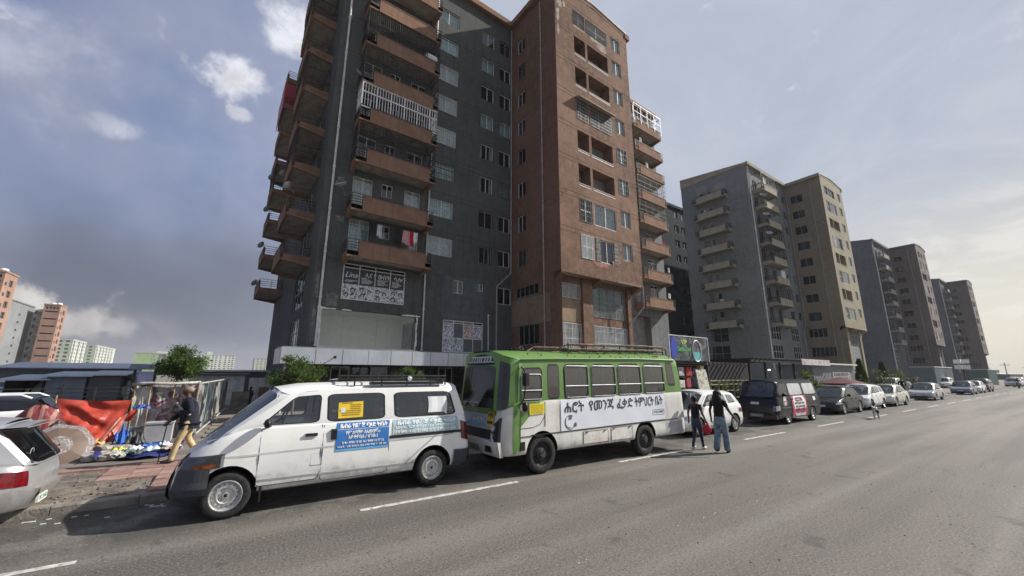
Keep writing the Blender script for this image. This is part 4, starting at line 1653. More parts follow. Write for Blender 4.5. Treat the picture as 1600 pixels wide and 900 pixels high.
for k, (x, wv, hv, cc, nm) in enumerate(((3.15, .5, .95, (.012, .012, .014), 'black'), (3.65, .35, .9, (.55, .57, .6), 'pale grey'), (5.0, .6, .8, (.015, .013, .015), 'black shirt'),
                                       (5.55, .5, 1.0, (.6, .3, .33), 'pink patterned'), (5.95, .3, 1.05, (.45, .02, .03), 'bright red'), (6.25, .3, .8, (.7, .68, .66), 'white'))):
    o = cloth_piece(wv, hv, k).build('laundry', [mat('laundry_%d' % k, cc, .9, var=.2)], None, (0, 0, 0), 0)
    o.location = towA.matrix_basis @ Vector(FD.at(x, .75, 12.15))
    o.rotation_euler = (0, 0, _ar)
    tag(o, ('black garment hanging at the left of the lowest balcony line', 'pale grey garment hanging beside the black one on the lowest balcony', 'black shirt hanging left of the pink cloth on the lowest balcony',
            'pink patterned cloth hanging on the lowest balcony', 'bright red garment hanging on the lowest balcony', 'white cloth hanging rightmost on the lowest balcony')[k], 'laundry', 'laundry on the lowest balcony')
t = thing('water_tank', 'white wrapped tank on the right end of the third balcony from the top', 'tank', towA.matrix_basis @ Vector(FD.at(6.55, 1.05, 26.45)), _ar)
m = MB()
m.lathe([(0, -.5), (.3, -.5), (.38, -.42), (.4, 0), (.38, .4), (.28, .5), (0, .5)], 14, 'x', (0, 0, .35))
m.build('tank', [mat('tank_white', (.62, .63, .65), .5, dirt=(.3, .3, .3), dirt_amt=.4, dirt_scale=4)], t, smooth=40)
m = MB()
for x in (-.45, .45):
    m.tube([(x, -.42, 0), (x, -.42, .8), (x, .3, .85)], .025, 5)
m.build('strap', [M['iron']], t)
# clutter on the right wing's balconies
for k, (x, z, cc, lb) in enumerate(((8.4, 29.55, (.6, .6, .62), 'white bundle on the top but one balcony at the tower right edge'), (9.4, 26.5, (.65, .66, .66), 'white washing on the third balcony down at the tower right edge'),
                                    (11.9, 10.6, (.6, .58, .55), 'white pot on the lowest right balcony of the tower'), (12.2, 13.75, (.62, .6, .55), 'white sack on the second lowest right balcony'),
                                    (11.6, 16.9, (.4, .03, .03), 'red cloth inside the caged right balcony'))):
    o = cloth_piece(.5, .6, 20 + k).build('laundry', [mat('rl_%d' % k, cc, .9)], None)
    o.location = towA.matrix_basis @ Vector(FWr.at(x, 1.45, z + .75))
    o.rotation_euler = (0, 0, _ar)
    tag(o, lb, 'laundry', 'things on the right balconies')
# red sheet enclosure above a far end balcony
m = MB()
for k in range(7):
    a, b = k * .75, (k + 1) * .75 - .03
    m.box(a, b, -2.05, -2.01, 0, 2.9)
for k in range(2):
    m.box(5.2, 5.24, -2.05 + k * 1.0, -1.08 + k * 1.0, 0, 2.9)
red = m.build('red_sheet_enclosure', [mat('red_sheet', (.32, .012, .03), .45, var=.15)], towA, FE.at(.2, 0, SLABS[6] - .1), FE.a)
# grille beside the topmost right balcony
m = MB()
for x in (0, 1.4, 2.8, 4.2, 5.6):
    m.box(x, x + .05, -1.6, -1.55, 1.0, 3.4)
m.box(0, 5.65, -1.62, -1.54, 3.38, 3.44)
m.box(0, 5.65, -1.62, -1.54, 2.3, 2.34)
m.box(5.6, 5.66, -1.6, 0, 3.36, 3.42)
m.build('terrace_frame', [M['wiron']], towA, FWr.at(7.2, 0, SLABS[7] - .3), 0)

# ------------------------------------------------------------------ the row beyond
def far_params(seed, dark, brown, side, balm, eave, **kw):
    I = M['iron']
    p = dict(wl=14.5, wb=10.4, wr=13.0, pj=5.5, dp=11.5, zt=35.9, near=False, seed=seed, dark=MATS[dark], brown=MATS[brown], brownside=MATS[side], right=MATS[dark], end=MATS[dark], eave=MATS[eave],
             balm=balm, bx=9.6, bw=1.5, mids=[(12.6, 1.3)], balx=1.6, balw=5.6, balp=1.5,
             cages={4: (I, .3, .02, (0, 1)), 3: (I, .3, .02, (0, 1)), 1: (I, .3, .02, (0, 1)), 7: (I, .5, .02, (0, 1))}, rcages={}, nobig0=False,
             low=[(1.5, 7.35, 3.4, 2.3, 'shop'), (1.5, 4.5, 3.4, 2.1, 'shop'), (8.7, 7.35, 3.0, 2.3, 'shop'), (8.7, 4.6, 3.0, 2.0, 'shop')],
             sx=.7, sww=1.9, slow=[(.4, 8.2, 2.6, 1.5, 'strip', -1), (.4, 5.0, 3.6, 1.6, 'strip', -1)],
             logg=[(1.3, 1.6), (3.1, 2.9)], fwin=(7.6, 1.5), front=['glass', 'open', 'glass', 'open', 'stone', 'open', 'glass'], ov=1.0,
             lowfront=[(.8, 7.3, 1.9, 2.0, 'bars'), (.8, 4.2, 1.9, 2.5, 'white'), (4.2, 6.9, 4.2, 2.6, 'grid'), (4.2, 4.2, 4.4, 2.4, 'white')], lowcols=[(-.1, .5), (3.0, 3.9), (9.0, 9.8)],
             rbalx=6.8, endbal=[(2.7, 5.6, 1.25)], endwin=[(2.0, 7.3, 3.8, 2.6, -1), (2.0, 4.2, 3.8, 2.5, -1)], rise=1.5,
             pipes=[([(.45, -.15, 3), (.45, -.15, 35.7)], M['pipe'], .10), ([(14.3, -.2, 35.5), (14.3, -.2, 10.5), (13.0, -.2, 9.0), (13.0, -.2, 3)], M['bpipe'], .08),
                    ([(14.35, -3.9, 3), (14.35, -3.9, 35.2)], M['bpipe'], .06)])
    p.update(kw)
    return p


B3 = block('apartment_tower', 'grey and beige apartment tower standing beyond the dark parked van', (65.2, 27.2, 0), 0,
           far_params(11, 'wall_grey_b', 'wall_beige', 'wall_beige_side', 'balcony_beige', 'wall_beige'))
for k, (u, z, e) in enumerate(((.9, 29.6, 1.6), (1.0, 26.4, 1.6), (.8, 23.2, 1.7))):
    dish('white dish at the left of a front balcony on the beige tower, ' + ('upper', 'middle', 'lower')[k], B3[1], u, e, z, -.8, 'dishes on the beige tower', .55, .7)
B4 = block('apartment_tower', 'slate and taupe apartment tower, third along the road', (130.9, 27.5, 0), 0,
           far_params(21, 'wall_slate', 'wall_taupe', 'wall_taupe', 'balcony_grey', 'wall_slate', endbal=[], endwin=[]))
B5 = block('apartment_tower', 'farthest slate and taupe apartment tower at the end of the row', (206, 27.3, 0), 0,
           far_params(22, 'wall_slate', 'wall_taupe', 'wall_taupe', 'balcony_grey', 'wall_slate', endbal=[], endwin=[], wl=11.5, bx=8.0, bw=1.4, mids=[(10.0, 1.2)],
                      low=[(1.0, 4.5, 3.2, 5.0, 'shop'), (7.0, 4.5, 2.8, 5.0, 'shop')],
                      pipes=[([(.45, -.15, 3), (.45, -.15, 35.7)], M['pipe'], .1)]))


# ------------------------------------------------------------------ plainer blocks
def plain_block(name, label, loc, rotz, w, d, h, wallm, sidem, floors, cols, side_cols, fm, wsz=(1.4, 1.3), roof=None, base=1.2, bands=None, group=None, extra=None, right=False):
    """box block; cols / side_cols: offsets of the windows on the front (y = 0) and the left side (x = 0)"""
    root = thing(name, label, 'apartment building', loc, rotz, group)
    F1, F2 = Face(0, 0, 0, root), (Face(w, 0, PI / 2, root) if right else Face(0, d, -PI / 2, root))
    fh = (h - base) / floors
    for F, ww, cl, mm in ((F1, w, cols, wallm), (F2, d, side_cols, sidem)):
        cells = []
        if bands:
            cells += [(a, b, base, h - .8, dd, 2) for (f, a, b, dd) in bands if f == (0 if F is F1 else 1)]
        ws = [(u, base + fh * k + 1.0) for u in cl for k in range(floors)]
        cells += [(u, u + wsz[0], z, z + wsz[1], .35, 1) for u, z in ws]
        relief('wall', F, ww, 0, h, cells, [mm, M['dark'], extra or mm])
        for (u, z) in ws:
            o = put('window', frame_mesh(wsz[0], wsz[1], 2, 1, fm, t=.1), root, F.at(u, -.15, z), F.a)
            put('pane', quad_mesh('pane', wsz[0] - .1, wsz[1] - .1, M['gld']), o, (.05, .0, .05))
    m = MB()
    m.face([(0, d, 0), (w, d, 0), (w, d, h), (0, d, h)])
    xx = 0 if right else w
    m.face([(xx, 0, 0), (xx, d, 0), (xx, d, h), (xx, 0, h)])
    m.build('wall', [sidem], root, fix=False)
    m = MB()
    m.box(-.3, w + .3, -.3, d + .3, h - .05, h + .5)
    m.build('roof', [roof or sidem], root)
    return root


plain_block('apartment_block', 'near black apartment block in the gap between the brown tower and the beige tower', (62, 44.6, 0), 0, 26, 14, 36.2, MATS['wall_navy'], MATS['wall_navy'], 11, [9.4, 11.9, 14.4, 17.2], [3], M['aframe'], (1.5, 1.5))
plaster('wall_orange', (.31, .195, .145))
plaster('wall_orange_side', (.27, .165, .125))
plaster('wall_midgrey', (.21, .22, .225))
plaster('wall_green', (.25, .36, .15))
plaster('wall_palegreen', (.37, .42, .31))
plaster('wall_white', (.52, .53, .48))
OR, ORS, GR = MATS['wall_orange'], MATS['wall_orange_side'], MATS['wall_midgrey']
DARKB = mat('stair_slots', (.07, .05, .045), .9)


def end_tower(label, loc, h=30.0):
    """narrow orange stair tower; left of it a balcony stack and the long grey flank of its wing. local origin: front right corner of the tower"""
    root = thing('apartment_tower', label, 'apartment building', loc, 0)
    tw, td = 4.8, 8.0
    FA, FB = Face(-tw, 0, 0, root), Face(0, 0, PI / 2, root)
    n = 9
    fh = (h - 2.5) / n
    slots = [(.5, tw - .5, 2.6 + fh * k, 3.15 + fh * k, .5, 1) for k in range(n)] + [(u, u + .7, h - 1.6, h - .7, .4, 1) for u in (.6, 1.6, 2.6, 3.6)]
    relief('wall', FA, tw, 0, h, slots, [ORS, M['dark']])
    ws = [(u, 2.0 + k * fh) for k in range(n) for u in (1.0, 3.6)]
    cells = [(u, u + (1.4 if u < 2 else 2.4), z, z + (1.0 if u < 2 else 1.9), .5, 1) for u, z in ws]
    relief('wall', FB, td, 0, h, cells, [OR, M['dark']])
    for u, z in ws:
        w_, h_ = (1.4, 1.0) if u < 2 else (2.4, 1.9)
        put('window', frame_mesh(w_, h_, 2, 1, M['aframe'], t=.1), root, FB.at(u, -.2, z), FB.a)
    m = MB()
    m.face([(-tw, 0, 0), (-tw, td, 0), (-tw, td, h), (-tw, 0, h)])
    m.face([(0, td, 0), (-tw, td, 0), (-tw, td, h), (0, td, h)])
    m.build('wall', [OR], root, fix=False)
    m = MB()
    m.box(-tw - .2, .2, -.2, td + .2, h, h + .5)
    m.build('roof', [OR], root)
    for k in range(2):
        m = MB()
        m.sphere((-1.2 - k * 1.9, 2.5 + k, h + .9), .95, 12, 6, 0, (1, 1, .6))
        m.build('roof_tank', [mat('tank_white2', (.75, .75, .74), .5)], root, smooth=True)
    # grey wing: its flank looks the same way as the tower's window side
    gx = -tw - 4.5
    FG = Face(gx, -16, PI / 2, root)
    ws = [(10.0, 3.0 + fh * k) for k in range(n - 1)]
    relief('wall', FG, 23.0, 0, h - .8, [(u, u + 1.8, z, z + .8, .4, 1) for u, z in ws], [GR, M['dark']])
    m = MB()
    m.face([(gx - 9, -16, 0), (gx, -16, 0), (gx, -16, h - .8), (gx - 9, -16, h - .8)])
    m.build('wall', [GR], root, fix=False)
    m = MB()
    m.box(gx - 9, gx + .3, -16.3, 7.2, h - .8, h - .3)
    m.build('roof', [GR], root)
    FH = Face(gx, 7, 0, root)
    ws = [(.35, 2.2 + fh * k) for k in range(n)]
    relief('wall', FH, 4.5, 0, h - 1.2, [(u, u + .9, z, z + 1.5, .4, 1) for u, z in ws], [MATS['wall_white'], M['dark']])
    for k in range(n):
        m = MB()
        m.box(1.6, 4.45, -2.2, 0, 1.9 + fh * k, 2.9 + fh * k)
        m.build('balcony', [MATS['balcony_grey'] if k % 2 else MATS['wall_orange_side']], root, FH.at(0, 0.0, 0), FH.a)
    return root


end_tower('orange and grey apartment tower on the far left skyline, whole in view', (-62.8, 245, 0))
end_tower('orange apartment tower cut off by the left picture edge', (-56, 171, 0))
for k, (x, y, w, d, lb) in enumerate(((-130, 513, 11, 40, 'left of the two pale green slab blocks on the far left'), (-134, 604, 12, 84, 'right of the two pale green slab blocks on the far left'))):
    plain_block('apartment_block', 'distant ' + lb, (x, y, 0), 0, w, d, 31, MATS['wall_palegreen'], MATS['wall_white'], 9, [2.0, 6.5], [3 + 6.5 * q for q in range(int(d / 6.5))], M['aframe'], (2.4, 1.9),
                bands=[(1, 1.5 + 13 * q, 7.5 + 13 * q, 1.2) for q in range(int(d / 13))], extra=MATS['wall_midgrey'], roof=MATS['wall_white'], right=True)
g3 = plain_block('apartment_block', 'bright green apartment block behind the round street tree', (-112, 745, 0), R(3), 46, 30, 29, MATS['wall_green'], MATS['wall_midgrey'], 9, [17.5, 19.5, 26, 42], [10], M['aframe'], (1.3, 1.2), right=True,
                 bands=[(0, 25, 33, 1.5)], extra=MATS['wall_midgrey'], roof=mat('roof_red', (.3, .2, .16), .9))
m = MB()
m.box(22, 33, 2, 10, 29.4, 32.5)
m.box(24, 26, 1.9, 2, 30, 31.5)
m.build('roof_house', [MATS['wall_white']], g3)
g4 = plain_block('apartment_block', 'pale cream and green apartment block right of the round street tree', (-48, 725, 0), R(4), 50, 26, 28.5, MATS['wall_white'], MATS['wall_palegreen'], 9, [2, 6, 10, 22, 26, 31, 37, 42, 46], [5, 12], M['aframe'], (2.4, 1.6), right=True,
                 bands=[(0, 14, 20, -.8)], extra=MATS['wall_green'], roof=MATS['wall_white'])
m = MB()
m.box(16, 22, 2, 8, 28.9, 33)
m.build('roof_house', [MATS['wall_white']], g4)
plain_block('apartment_block', 'grey green apartment block just left of the white canopy', (32, 880, 0), R(2), 60, 26, 29, MATS['wall_palegreen'], MATS['wall_midgrey'], 9, [4, 10, 16, 22, 28, 34], [5], M['aframe'], (2.4, 1.6))


# peeled plaster on the brown front: ragged scabs, a few millimetres thick
def scab(F, u0, u1, z0, z1, seed, mm, holes=0):
    r = random.Random(seed)
    n = 26
    cx, cz, ru, rz_ = (u0 + u1) / 2, (z0 + z1) / 2, (u1 - u0) / 2, (z1 - z0) / 2
    m = MB()
    pts = []
    for k in range(n):
        a = 2 * PI * k / n
        q = r.uniform(.55, 1.05)
        c, s = math.cos(a), math.sin(a)
        pts.append((cx + ru * q * abs(c) ** .6 * (1 if c > 0 else -1), cz + rz_ * q * abs(s) ** .6 * (1 if s > 0 else -1)))
    for a, b in zip(pts, pts[1:] + pts[:1]):
        m.face([(a[0], -.007, a[1]), (b[0], -.007, b[1]), (cx, -.009, cz)])
    return m.build('peeled_plaster', [mm], F.p, F.at(0), F.a, fix=False)


PEEL = mat('peeled_plaster', (.36, .31, .26), .95, var=.3, scale=3, dirt=(.2, .12, .08), dirt_amt=.75, dirt_scale=2.6)
for k, q in enumerate(((.15, .85, 33.6, 35.3), (.1, .5, 31.9, 33.7), (.9, 1.3, 34.0, 34.7), (.2, .45, 30.6, 31.9), (2.2, 3.7, 32.65, 33.02), (4.0, 6.8, 32.55, 33.0), (5.2, 6.8, 31.95, 32.6), (5.8, 6.9, 10.9, 11.5), (3.6, 5.6, 10.6, 11.1))):
    scab(FF, *q, 100 + k, PEEL if k < 7 else mat('peeled_pink', (.33, .16, .12), .95, var=.25))
PEELG = mat('peeled_grey', (.15, .15, .145), .95, var=.25, dirt=(.28, .27, .25), dirt_amt=.6, dirt_scale=3)
for k, q in enumerate(((.1, .42, 3.8, 6.5), (.12, .4, 6.6, 8.6), (.75, 1.6, 6.25, 7.2), (.8, 1.5, 12.0, 12.5), (.7, 1.3, 14.9, 15.3))):
    scab(FD, *q, 130 + k, PEELG)
for k, q in enumerate(((2.5, 5.0, 33.5, 35.3), (5.4, 8.2, 32.6, 34.6))):
    scab(B3[6], *q, 150 + k, mat('weathered_plaster', (.27, .265, .24), .95, var=.2, scale=.8))
for k, (i, u, w_, c, lb) in enumerate(((2, 4.6, 1.3, (.6, .6, .62), 'white sheet drying on a front balcony low on the beige tower'), (7, 2.4, .9, (.55, .5, .42), 'cream cloth on the topmost front balcony of the beige tower'),
                                       (5, 3.4, .8, (.10, .14, .22), 'dark blue cloth on a front balcony high on the beige tower'))):
    o = cloth_piece(w_, 1.1, 60 + k).build('laundry', [mat('bl_%d' % k, c, .9)], None)
    o.location = Vector((65.2, 27.2, 0)) + Vector(B3[1].at(u, 1.58, SLABS[i] + 2.15))
    tag(o, lb, 'laundry', 'laundry on the beige tower')
for k, (i, u, c, lb) in enumerate(((1, 3.2, (.55, .55, .5), 'pale pot on the second lowest end balcony of the beige tower'), (4, 4.4, (.35, .08, .06), 'red crate on a middle end balcony of the beige tower'), (6, 2.0, (.5, .48, .42), 'cream box on a high end balcony of the beige tower'))):
    m = MB()
    m.lathe([(0, 0), (.26, 0), (.32, .5), (.28, .52), (0, .5)], 12)
    o = m.build('pot', [mat('pot_%d' % k, c, .8)], None)
    o.location = Vector((65.2, 27.2, 0)) + Vector(B3[6].at(2.7 + u, .95, SLABS[i] + 1.0))
    tag(o, lb, 'pot', 'things on the beige end balconies')
# ------------------------------------------------------------------ ground, road, pavement
def asphalt():
    m = bpy.data.materials.new('asphalt')
    m.use_nodes = True
    t = NT(m.node_tree)
    oc = t.n('ShaderNodeTexCoord').outputs['Object']
    big = t.noise(oc, .22, 5, .6)
    lane = t.n('ShaderNodeMapping', {0: oc, 3: (.05, .9, 1)}).outputs[0]
    ln = t.noise(lane, 1.0, 4, .55, .3)
    fine = t.noise(oc, 32, 5, .75)
    mid = t.noise(oc, 7, 5, .7)
    vor = t.n('ShaderNodeTexVoronoi', {'Vector': oc, 'Scale': 85.0}).outputs[0]
    col = t.mix(t.ramp(big, .3, .7), (.106, .096, .083), (.136, .123, .106))
    col = t.mix(t.math('MULTIPLY', t.ramp(ln, .46, .62), .75), col, (.175, .162, .143))
    col = t.mix(t.math('MULTIPLY', t.ramp(ln, .47, .34), .6), col, (.070, .065, .058))
    col = t.mix(t.math('MULTIPLY', t.ramp(mid, .52, .70), .55), col, (.070, .066, .061))
    col = t.mix(t.math('MULTIPLY', t.ramp(fine, .50, .68), .75), col, (.265, .24, .205))
    col = t.mix(t.math('MULTIPLY', t.ramp(fine, .47, .34), .85), col, (.034, .032, .030))
    # oil drips along the parking strip
    y = t.n('ShaderNodeSeparateXYZ', {0: oc}).outputs[1]
    park = t.math('MULTIPLY', t.ramp(y, 6.9, 7.8), t.ramp(t.noise(oc, .9, 6, .7), .38, .56))
    col = t.mix(t.math('MULTIPLY', park, .75), col, (.042, .039, .036))
    stain = t.ramp(t.noise(oc, 1.3, 6, .65), .60, .70)
    col = t.mix(t.math('MULTIPLY', stain, .6), col, (.048, .045, .043))
    h = t.math('ADD', t.math('MULTIPLY', fine, .6), t.math('ADD', t.math('MULTIPLY', vor, .5), t.math('MULTIPLY', mid, .8)))
    bp = t.n('ShaderNodeBump', {'Height': h, 'Strength': .55, 'Distance': .012})
    b = t.n('ShaderNodeBsdfPrincipled', {'Roughness': .82, 'Base Color': col, 'Normal': bp.outputs[0]})
    b.inputs['Specular IOR Level'].default_value = .3
    t.n('ShaderNodeOutputMaterial', {0: b.outputs[0]})
    return m


M['asphalt'] = asphalt()
earth = mat('earth', (.13, .11, .09), .95, var=.25, scale=.6, bump=.5, bscale=6, dirt=(.2, .18, .15), dirt_amt=.5, dirt_scale=.15)
KY = 9.35
m = MB()
m.box(-3000, 3000, -3000, 4000, -.6, -.25)
struct(m.build('ground', [earth]))
m = MB()
m.face([(-160, -22, 0), (420, -22, 0), (420, KY + .05, 0), (-160, KY + .05, 0)])
struct(m.build('road', [M['asphalt']], fix=False))
m = MB()
m.box(-400, 900, KY + .16, 1200, -.2, .10)
concrete = mat('pavement_concrete', (.17, .15, .13), .95, var=.22, scale=1.4, bump=.8, bscale=14, dirt=(.10, .085, .07), dirt_amt=.6, dirt_scale=.8)
pav = struct(m.build('pavement', [concrete]))
kerbm = mat('kerb_concrete', (.21, .19, .165), .95, var=.25, scale=2.5, bump=.9, bscale=12, dirt=(.09, .08, .07), dirt_amt=.6, dirt_scale=1.3)


def kerb_mesh(L):
    def mk():
        m = MB()
        m.prism([(0, -.1), (0.005, .115), (.02, .135), (.155, .14), (.155, -.1)], 'x', .006, L - .006)
        return m.mesh('kerb_stone', [kerbm])
    return cached(('kerb', L), mk)


rnd = random.Random(9)
for k in range(-9, 46):
    o = put('kerb_stone', kerb_mesh(1.0), pav, (k * 1.0, KY + rnd.uniform(-.008, .008), rnd.uniform(-.012, .004)), rnd.uniform(-.006, .006))
m = MB()
m.prism([(0, -.1), (0.005, .115), (.02, .135), (.155, .14), (.155, -.1)], 'x', 46, 420)
m.build('kerb', [kerbm], pav, (0, KY, 0))
m = MB()
m.prism([(0, -.1), (0.005, .115), (.02, .135), (.155, .14), (.155, -.1)], 'x', -160, -9.0)
m.build('kerb', [kerbm], pav, (0, KY, 0))
# pink paving tiles, some missing near the kerb
tile_ms = [mat('tile_pink_%d' % k, c, .9, var=.2, scale=5, bump=.5, bscale=22, dirt=(.17, .13, .11), dirt_amt=.6, dirt_scale=2.2) for k, c in enumerate(((.27, .165, .135), (.24, .145, .12), (.31, .20, .165)))]
tms = []
for mm in tile_ms:
    m = MB()
    m.prism([(.004, 0), (.446, 0), (.446, .436), (.004, .436)], 'z', 0, .06)
    tms.append(m.mesh('tile', [mm]))
for i in range(-6, 12):
    for j in range(0, 7):
        x, y = -2.3 + i * .45, 9.62 + j * .44
        if (x < -1.2 and y < 10.6) or (x < -2.0 and y < 12.0) or rnd.random() < .04 and y < 10.5:
            continue
        o = put('tile', rnd.choice(tms), pav, (x, y, .082 + rnd.uniform(-.006, .008)), rnd.uniform(-.012, .012))
        o.rotation_euler = (rnd.uniform(-.012, .012), rnd.uniform(-.012, .012), rnd.uniform(-.01, .01))
slabm = [mat('slab_%d' % k, c, .92, var=.25, scale=3, bump=.6, bscale=10, dirt=(.09, .08, .07), dirt_amt=.5) for k, c in enumerate(((.19, .175, .15), (.15, .14, .125), (.23, .20, .165)))]
sms = []
for mm in slabm:
    m = MB()
    m.prism([(.012, .0), (.89, .01), (.88, .59), (.01, .58)], 'z', 0, .07)
    sms.append(m.mesh('paving_slab', [mm]))
for j in range(0, 18):
    for i in range(0, 6):
        x, y = -.55 + i * .9 + (j % 2) * .4 + max(0, j - 4) * .02, 12.8 + j * .6
        if y > 22 and i > 3:
            continue
        o = put('paving_slab', rnd.choice(sms), pav, (x, y, .066 + rnd.uniform(-.008, .008)), rnd.uniform(-.02, .02))
        o.rotation_euler = (rnd.uniform(-.008, .008), rnd.uniform(-.01, .01), rnd.uniform(-.02, .02))
# broken ground with loose stones where the tiles are gone
m = MB()
m.grid(lambda s, t: (lerp(-5.5, -1.1, s), lerp(9.53, 12.2, t), .112 + .018 * math.sin(s * 23 + t * 7) * math.sin(t * 17 - s * 5) - .02 * (abs(t - .5) > .49)), 60, 36)
struct(m.build('bare_earth', [mat('bare_dirt', (.15, .125, .10), .97, var=.35, scale=4, bump=1.0, bscale=25, dirt=(.22, .2, .17), dirt_amt=.5, dirt_scale=3)], smooth=True))
m = MB()
for k in range(420):
    x, y = rnd.uniform(-4.5, -1.0), rnd.uniform(9.5, 12.2)
    if rnd.random() < .4:
        y = rnd.uniform(9.5, 10.6)
    s = rnd.choice((.008, .010, .014, .02, .028))
    m.sphere((x, y, .12), s, 5, 3, rnd.randrange(3), (rnd.uniform(.7, 1.5), rnd.uniform(.7, 1.5), .6))
stuff(m.build('gravel', [mat('pebble_grey', (.19, .175, .15), .9, var=.3), mat('pebble_tan', (.17, .135, .105), .9, var=.3), mat('pebble_dark', (.10, .09, .08), .9)]))
# litter and grit on the road
m = MB()
for k in range(900):
    x = rnd.uniform(-4, 18)
    y = rnd.uniform(1.2, 9.2) if rnd.random() < .5 else rnd.gauss(8.9, .35)
    s = rnd.choice((.006, .008, .012))
    m.sphere((x, min(y, 9.3), .004), s, 5, 3, 0 if rnd.random() < .8 else 1, (1.3, 1, .6))
stuff(m.build('road_grit', [MATS['pebble_dark'], MATS['pebble_grey']]))
paintw = mat('road_paint', (.50, .48, .44), .85, var=.2, scale=6, dirt=(.12, .115, .11), dirt_amt=.85, dirt_scale=9)
dm = MB()
n = 24
for k in range(n):
    a, b = 3.05 * k / n, 3.05 * (k + 1) / n
    w0, w1 = .055 + .008 * math.sin(k * 2.3), .055 + .008 * math.sin((k + 1) * 2.3)
    dm.face([(a, -w0, 0), (b, -w1, 0), (b, w1, 0), (a, w0, 0)])
dme = dm.mesh('lane_marking', [paintw], fix=False)
for k in range(-1, 34):
    struct(put('lane_marking', dme, None, (1.93 + 6.17 * k, 6.98 - .004 * k + (.1 if 0 < k < 4 else 0), .004)))
# a worn line nearer the camera: only flakes are left
m = MB()
for k in range(110):
    x = 2.7 + abs(rnd.gauss(0, 1.0)) * (1 if rnd.random() < .8 else 6)
    y = 3.72 + (x - 3) * .0 + rnd.gauss(0, .035)
    if math.sin(x * 1.02 + 1.2) < .1 and rnd.random() < .93:
        continue
    s = rnd.uniform(.008, .028)
    a = [(x + math.cos(q) * s * rnd.uniform(.5, 1.2), y + math.sin(q) * s * .5 * rnd.uniform(.5, 1.2), .004) for q in (0, 1, 2, 3.2, 4.3, 5.3)]
    m.face(a)
struct(m.build('worn_marking', [mat('worn_paint', (.42, .41, .38), .9, var=.3, scale=20)], fix=False))
m = MB()
for k in range(14):
    x, y = rnd.uniform(-2.2, -.6), rnd.uniform(8.75, 9.2)
    s = rnd.uniform(.015, .035)
    m.box(x - s * 1.6, x + s, y - s * .5, y + s * .5, .004, .012)
stuff(m.build('litter', [mat('paper_scrap', (.6, .6, .58), .9)]))

# ------------------------------------------------------------------ vehicles parked along the kerb
WHITE = paint('white', (.80, .80, .77), .32, .22, dcol=(.55, .51, .45))
VANSP = dict(L=4.80, W=0.84, zb=.30, R=.325, axles=(.70, 3.98), rims='steel', paint=WHITE, nose=(.62, .62), tail=(.22, .86), archr=1.2, archz=.03,
             top=[(0, .80), (.06, .92), (.35, 1.05), (.62, 1.20), (.98, 1.275), (4.80, 1.28)],
             ndx=[(0, .06), (.2, .0), (.5, .02), (.8, .05), (1, .16)], tdx=[(0, -.03), (.3, 0), (.8, -.06), (1, -.09)],
             pillars=[(.62, 1.42), (1.95, 1.93), (3.07, 3.05), (4.68, 4.50)], roof=[(1.3, 1.80), (1.75, 1.885), (2.4, 1.90), (4.3, 1.90), (4.6, 1.86)],
             drop=.07, crown=.05, rt=.83, kb=.93, cellglass={0: glass('open_window', (.96, .97, .97), 1.0)}, cells=[(.285, .045, .03, .13), (.05, .05, .03, .13), (.07, .12, .03, .13)], crad=.13, tw=.03,
             wscreen=[(0, 1, (.05, .05, .06, .06))], rscreen=[(0, 1, (.1, .1, .1, .12))], wsn=(.34, 0), rwn=(.1, .3),
             doors=[(1.06, 1.94, .40, 1.78), (1.97, 3.09, .36, None)], handle=M['black'], hdrop=.17,
             seats=[(2.0, .45, True), (2.85, .42, True), (3.75, .42, True)], seatm=MAT_SEAT2, mirror=(1.12, 1.33, M['black']),
             strips=[(.42, 4.72, (.845, .92), (.875, .95), .006, mat('crease_shade', (.50, .50, .49), .4), 'side_moulding'),  # grey strip: shade of the body crease painted on, no real moulding
                     (1.08, 3.60, (.475, .455), (.50, .48), .007, mat('sill_strip', (.40, .41, .40), .5), 'side_moulding'),
                     (3.10, 4.74, (.935, .945), (.985, .995), .010, M['black'], 'door_rail')],
             lamps=[(.06, .62, .72, .91, LENS, 'headlight'), (.24, .52, .735, .79, MAT_AMBER, 'indicator'), (4.60, 4.78, .80, 1.15, MAT_RED, 'tail_light')],
             ends=[('f', -.3, .3, .72, .82, .015, M['black'], 'grille'), ('f', -.26, .26, .42, .53, .03, MAT_PLATE, 'number_plate')])
van = vehicle('minivan', 'white minivan with a blue driving school panel on its side and a roof rack', 'van', (-.55, 8.50, 0), VANSP)
VB = root_B[van.name]
BUMP = mat('bumper_grey', (.045, .05, .062), .6, var=.15, dirt=(.1, .09, .08), dirt_amt=.4)
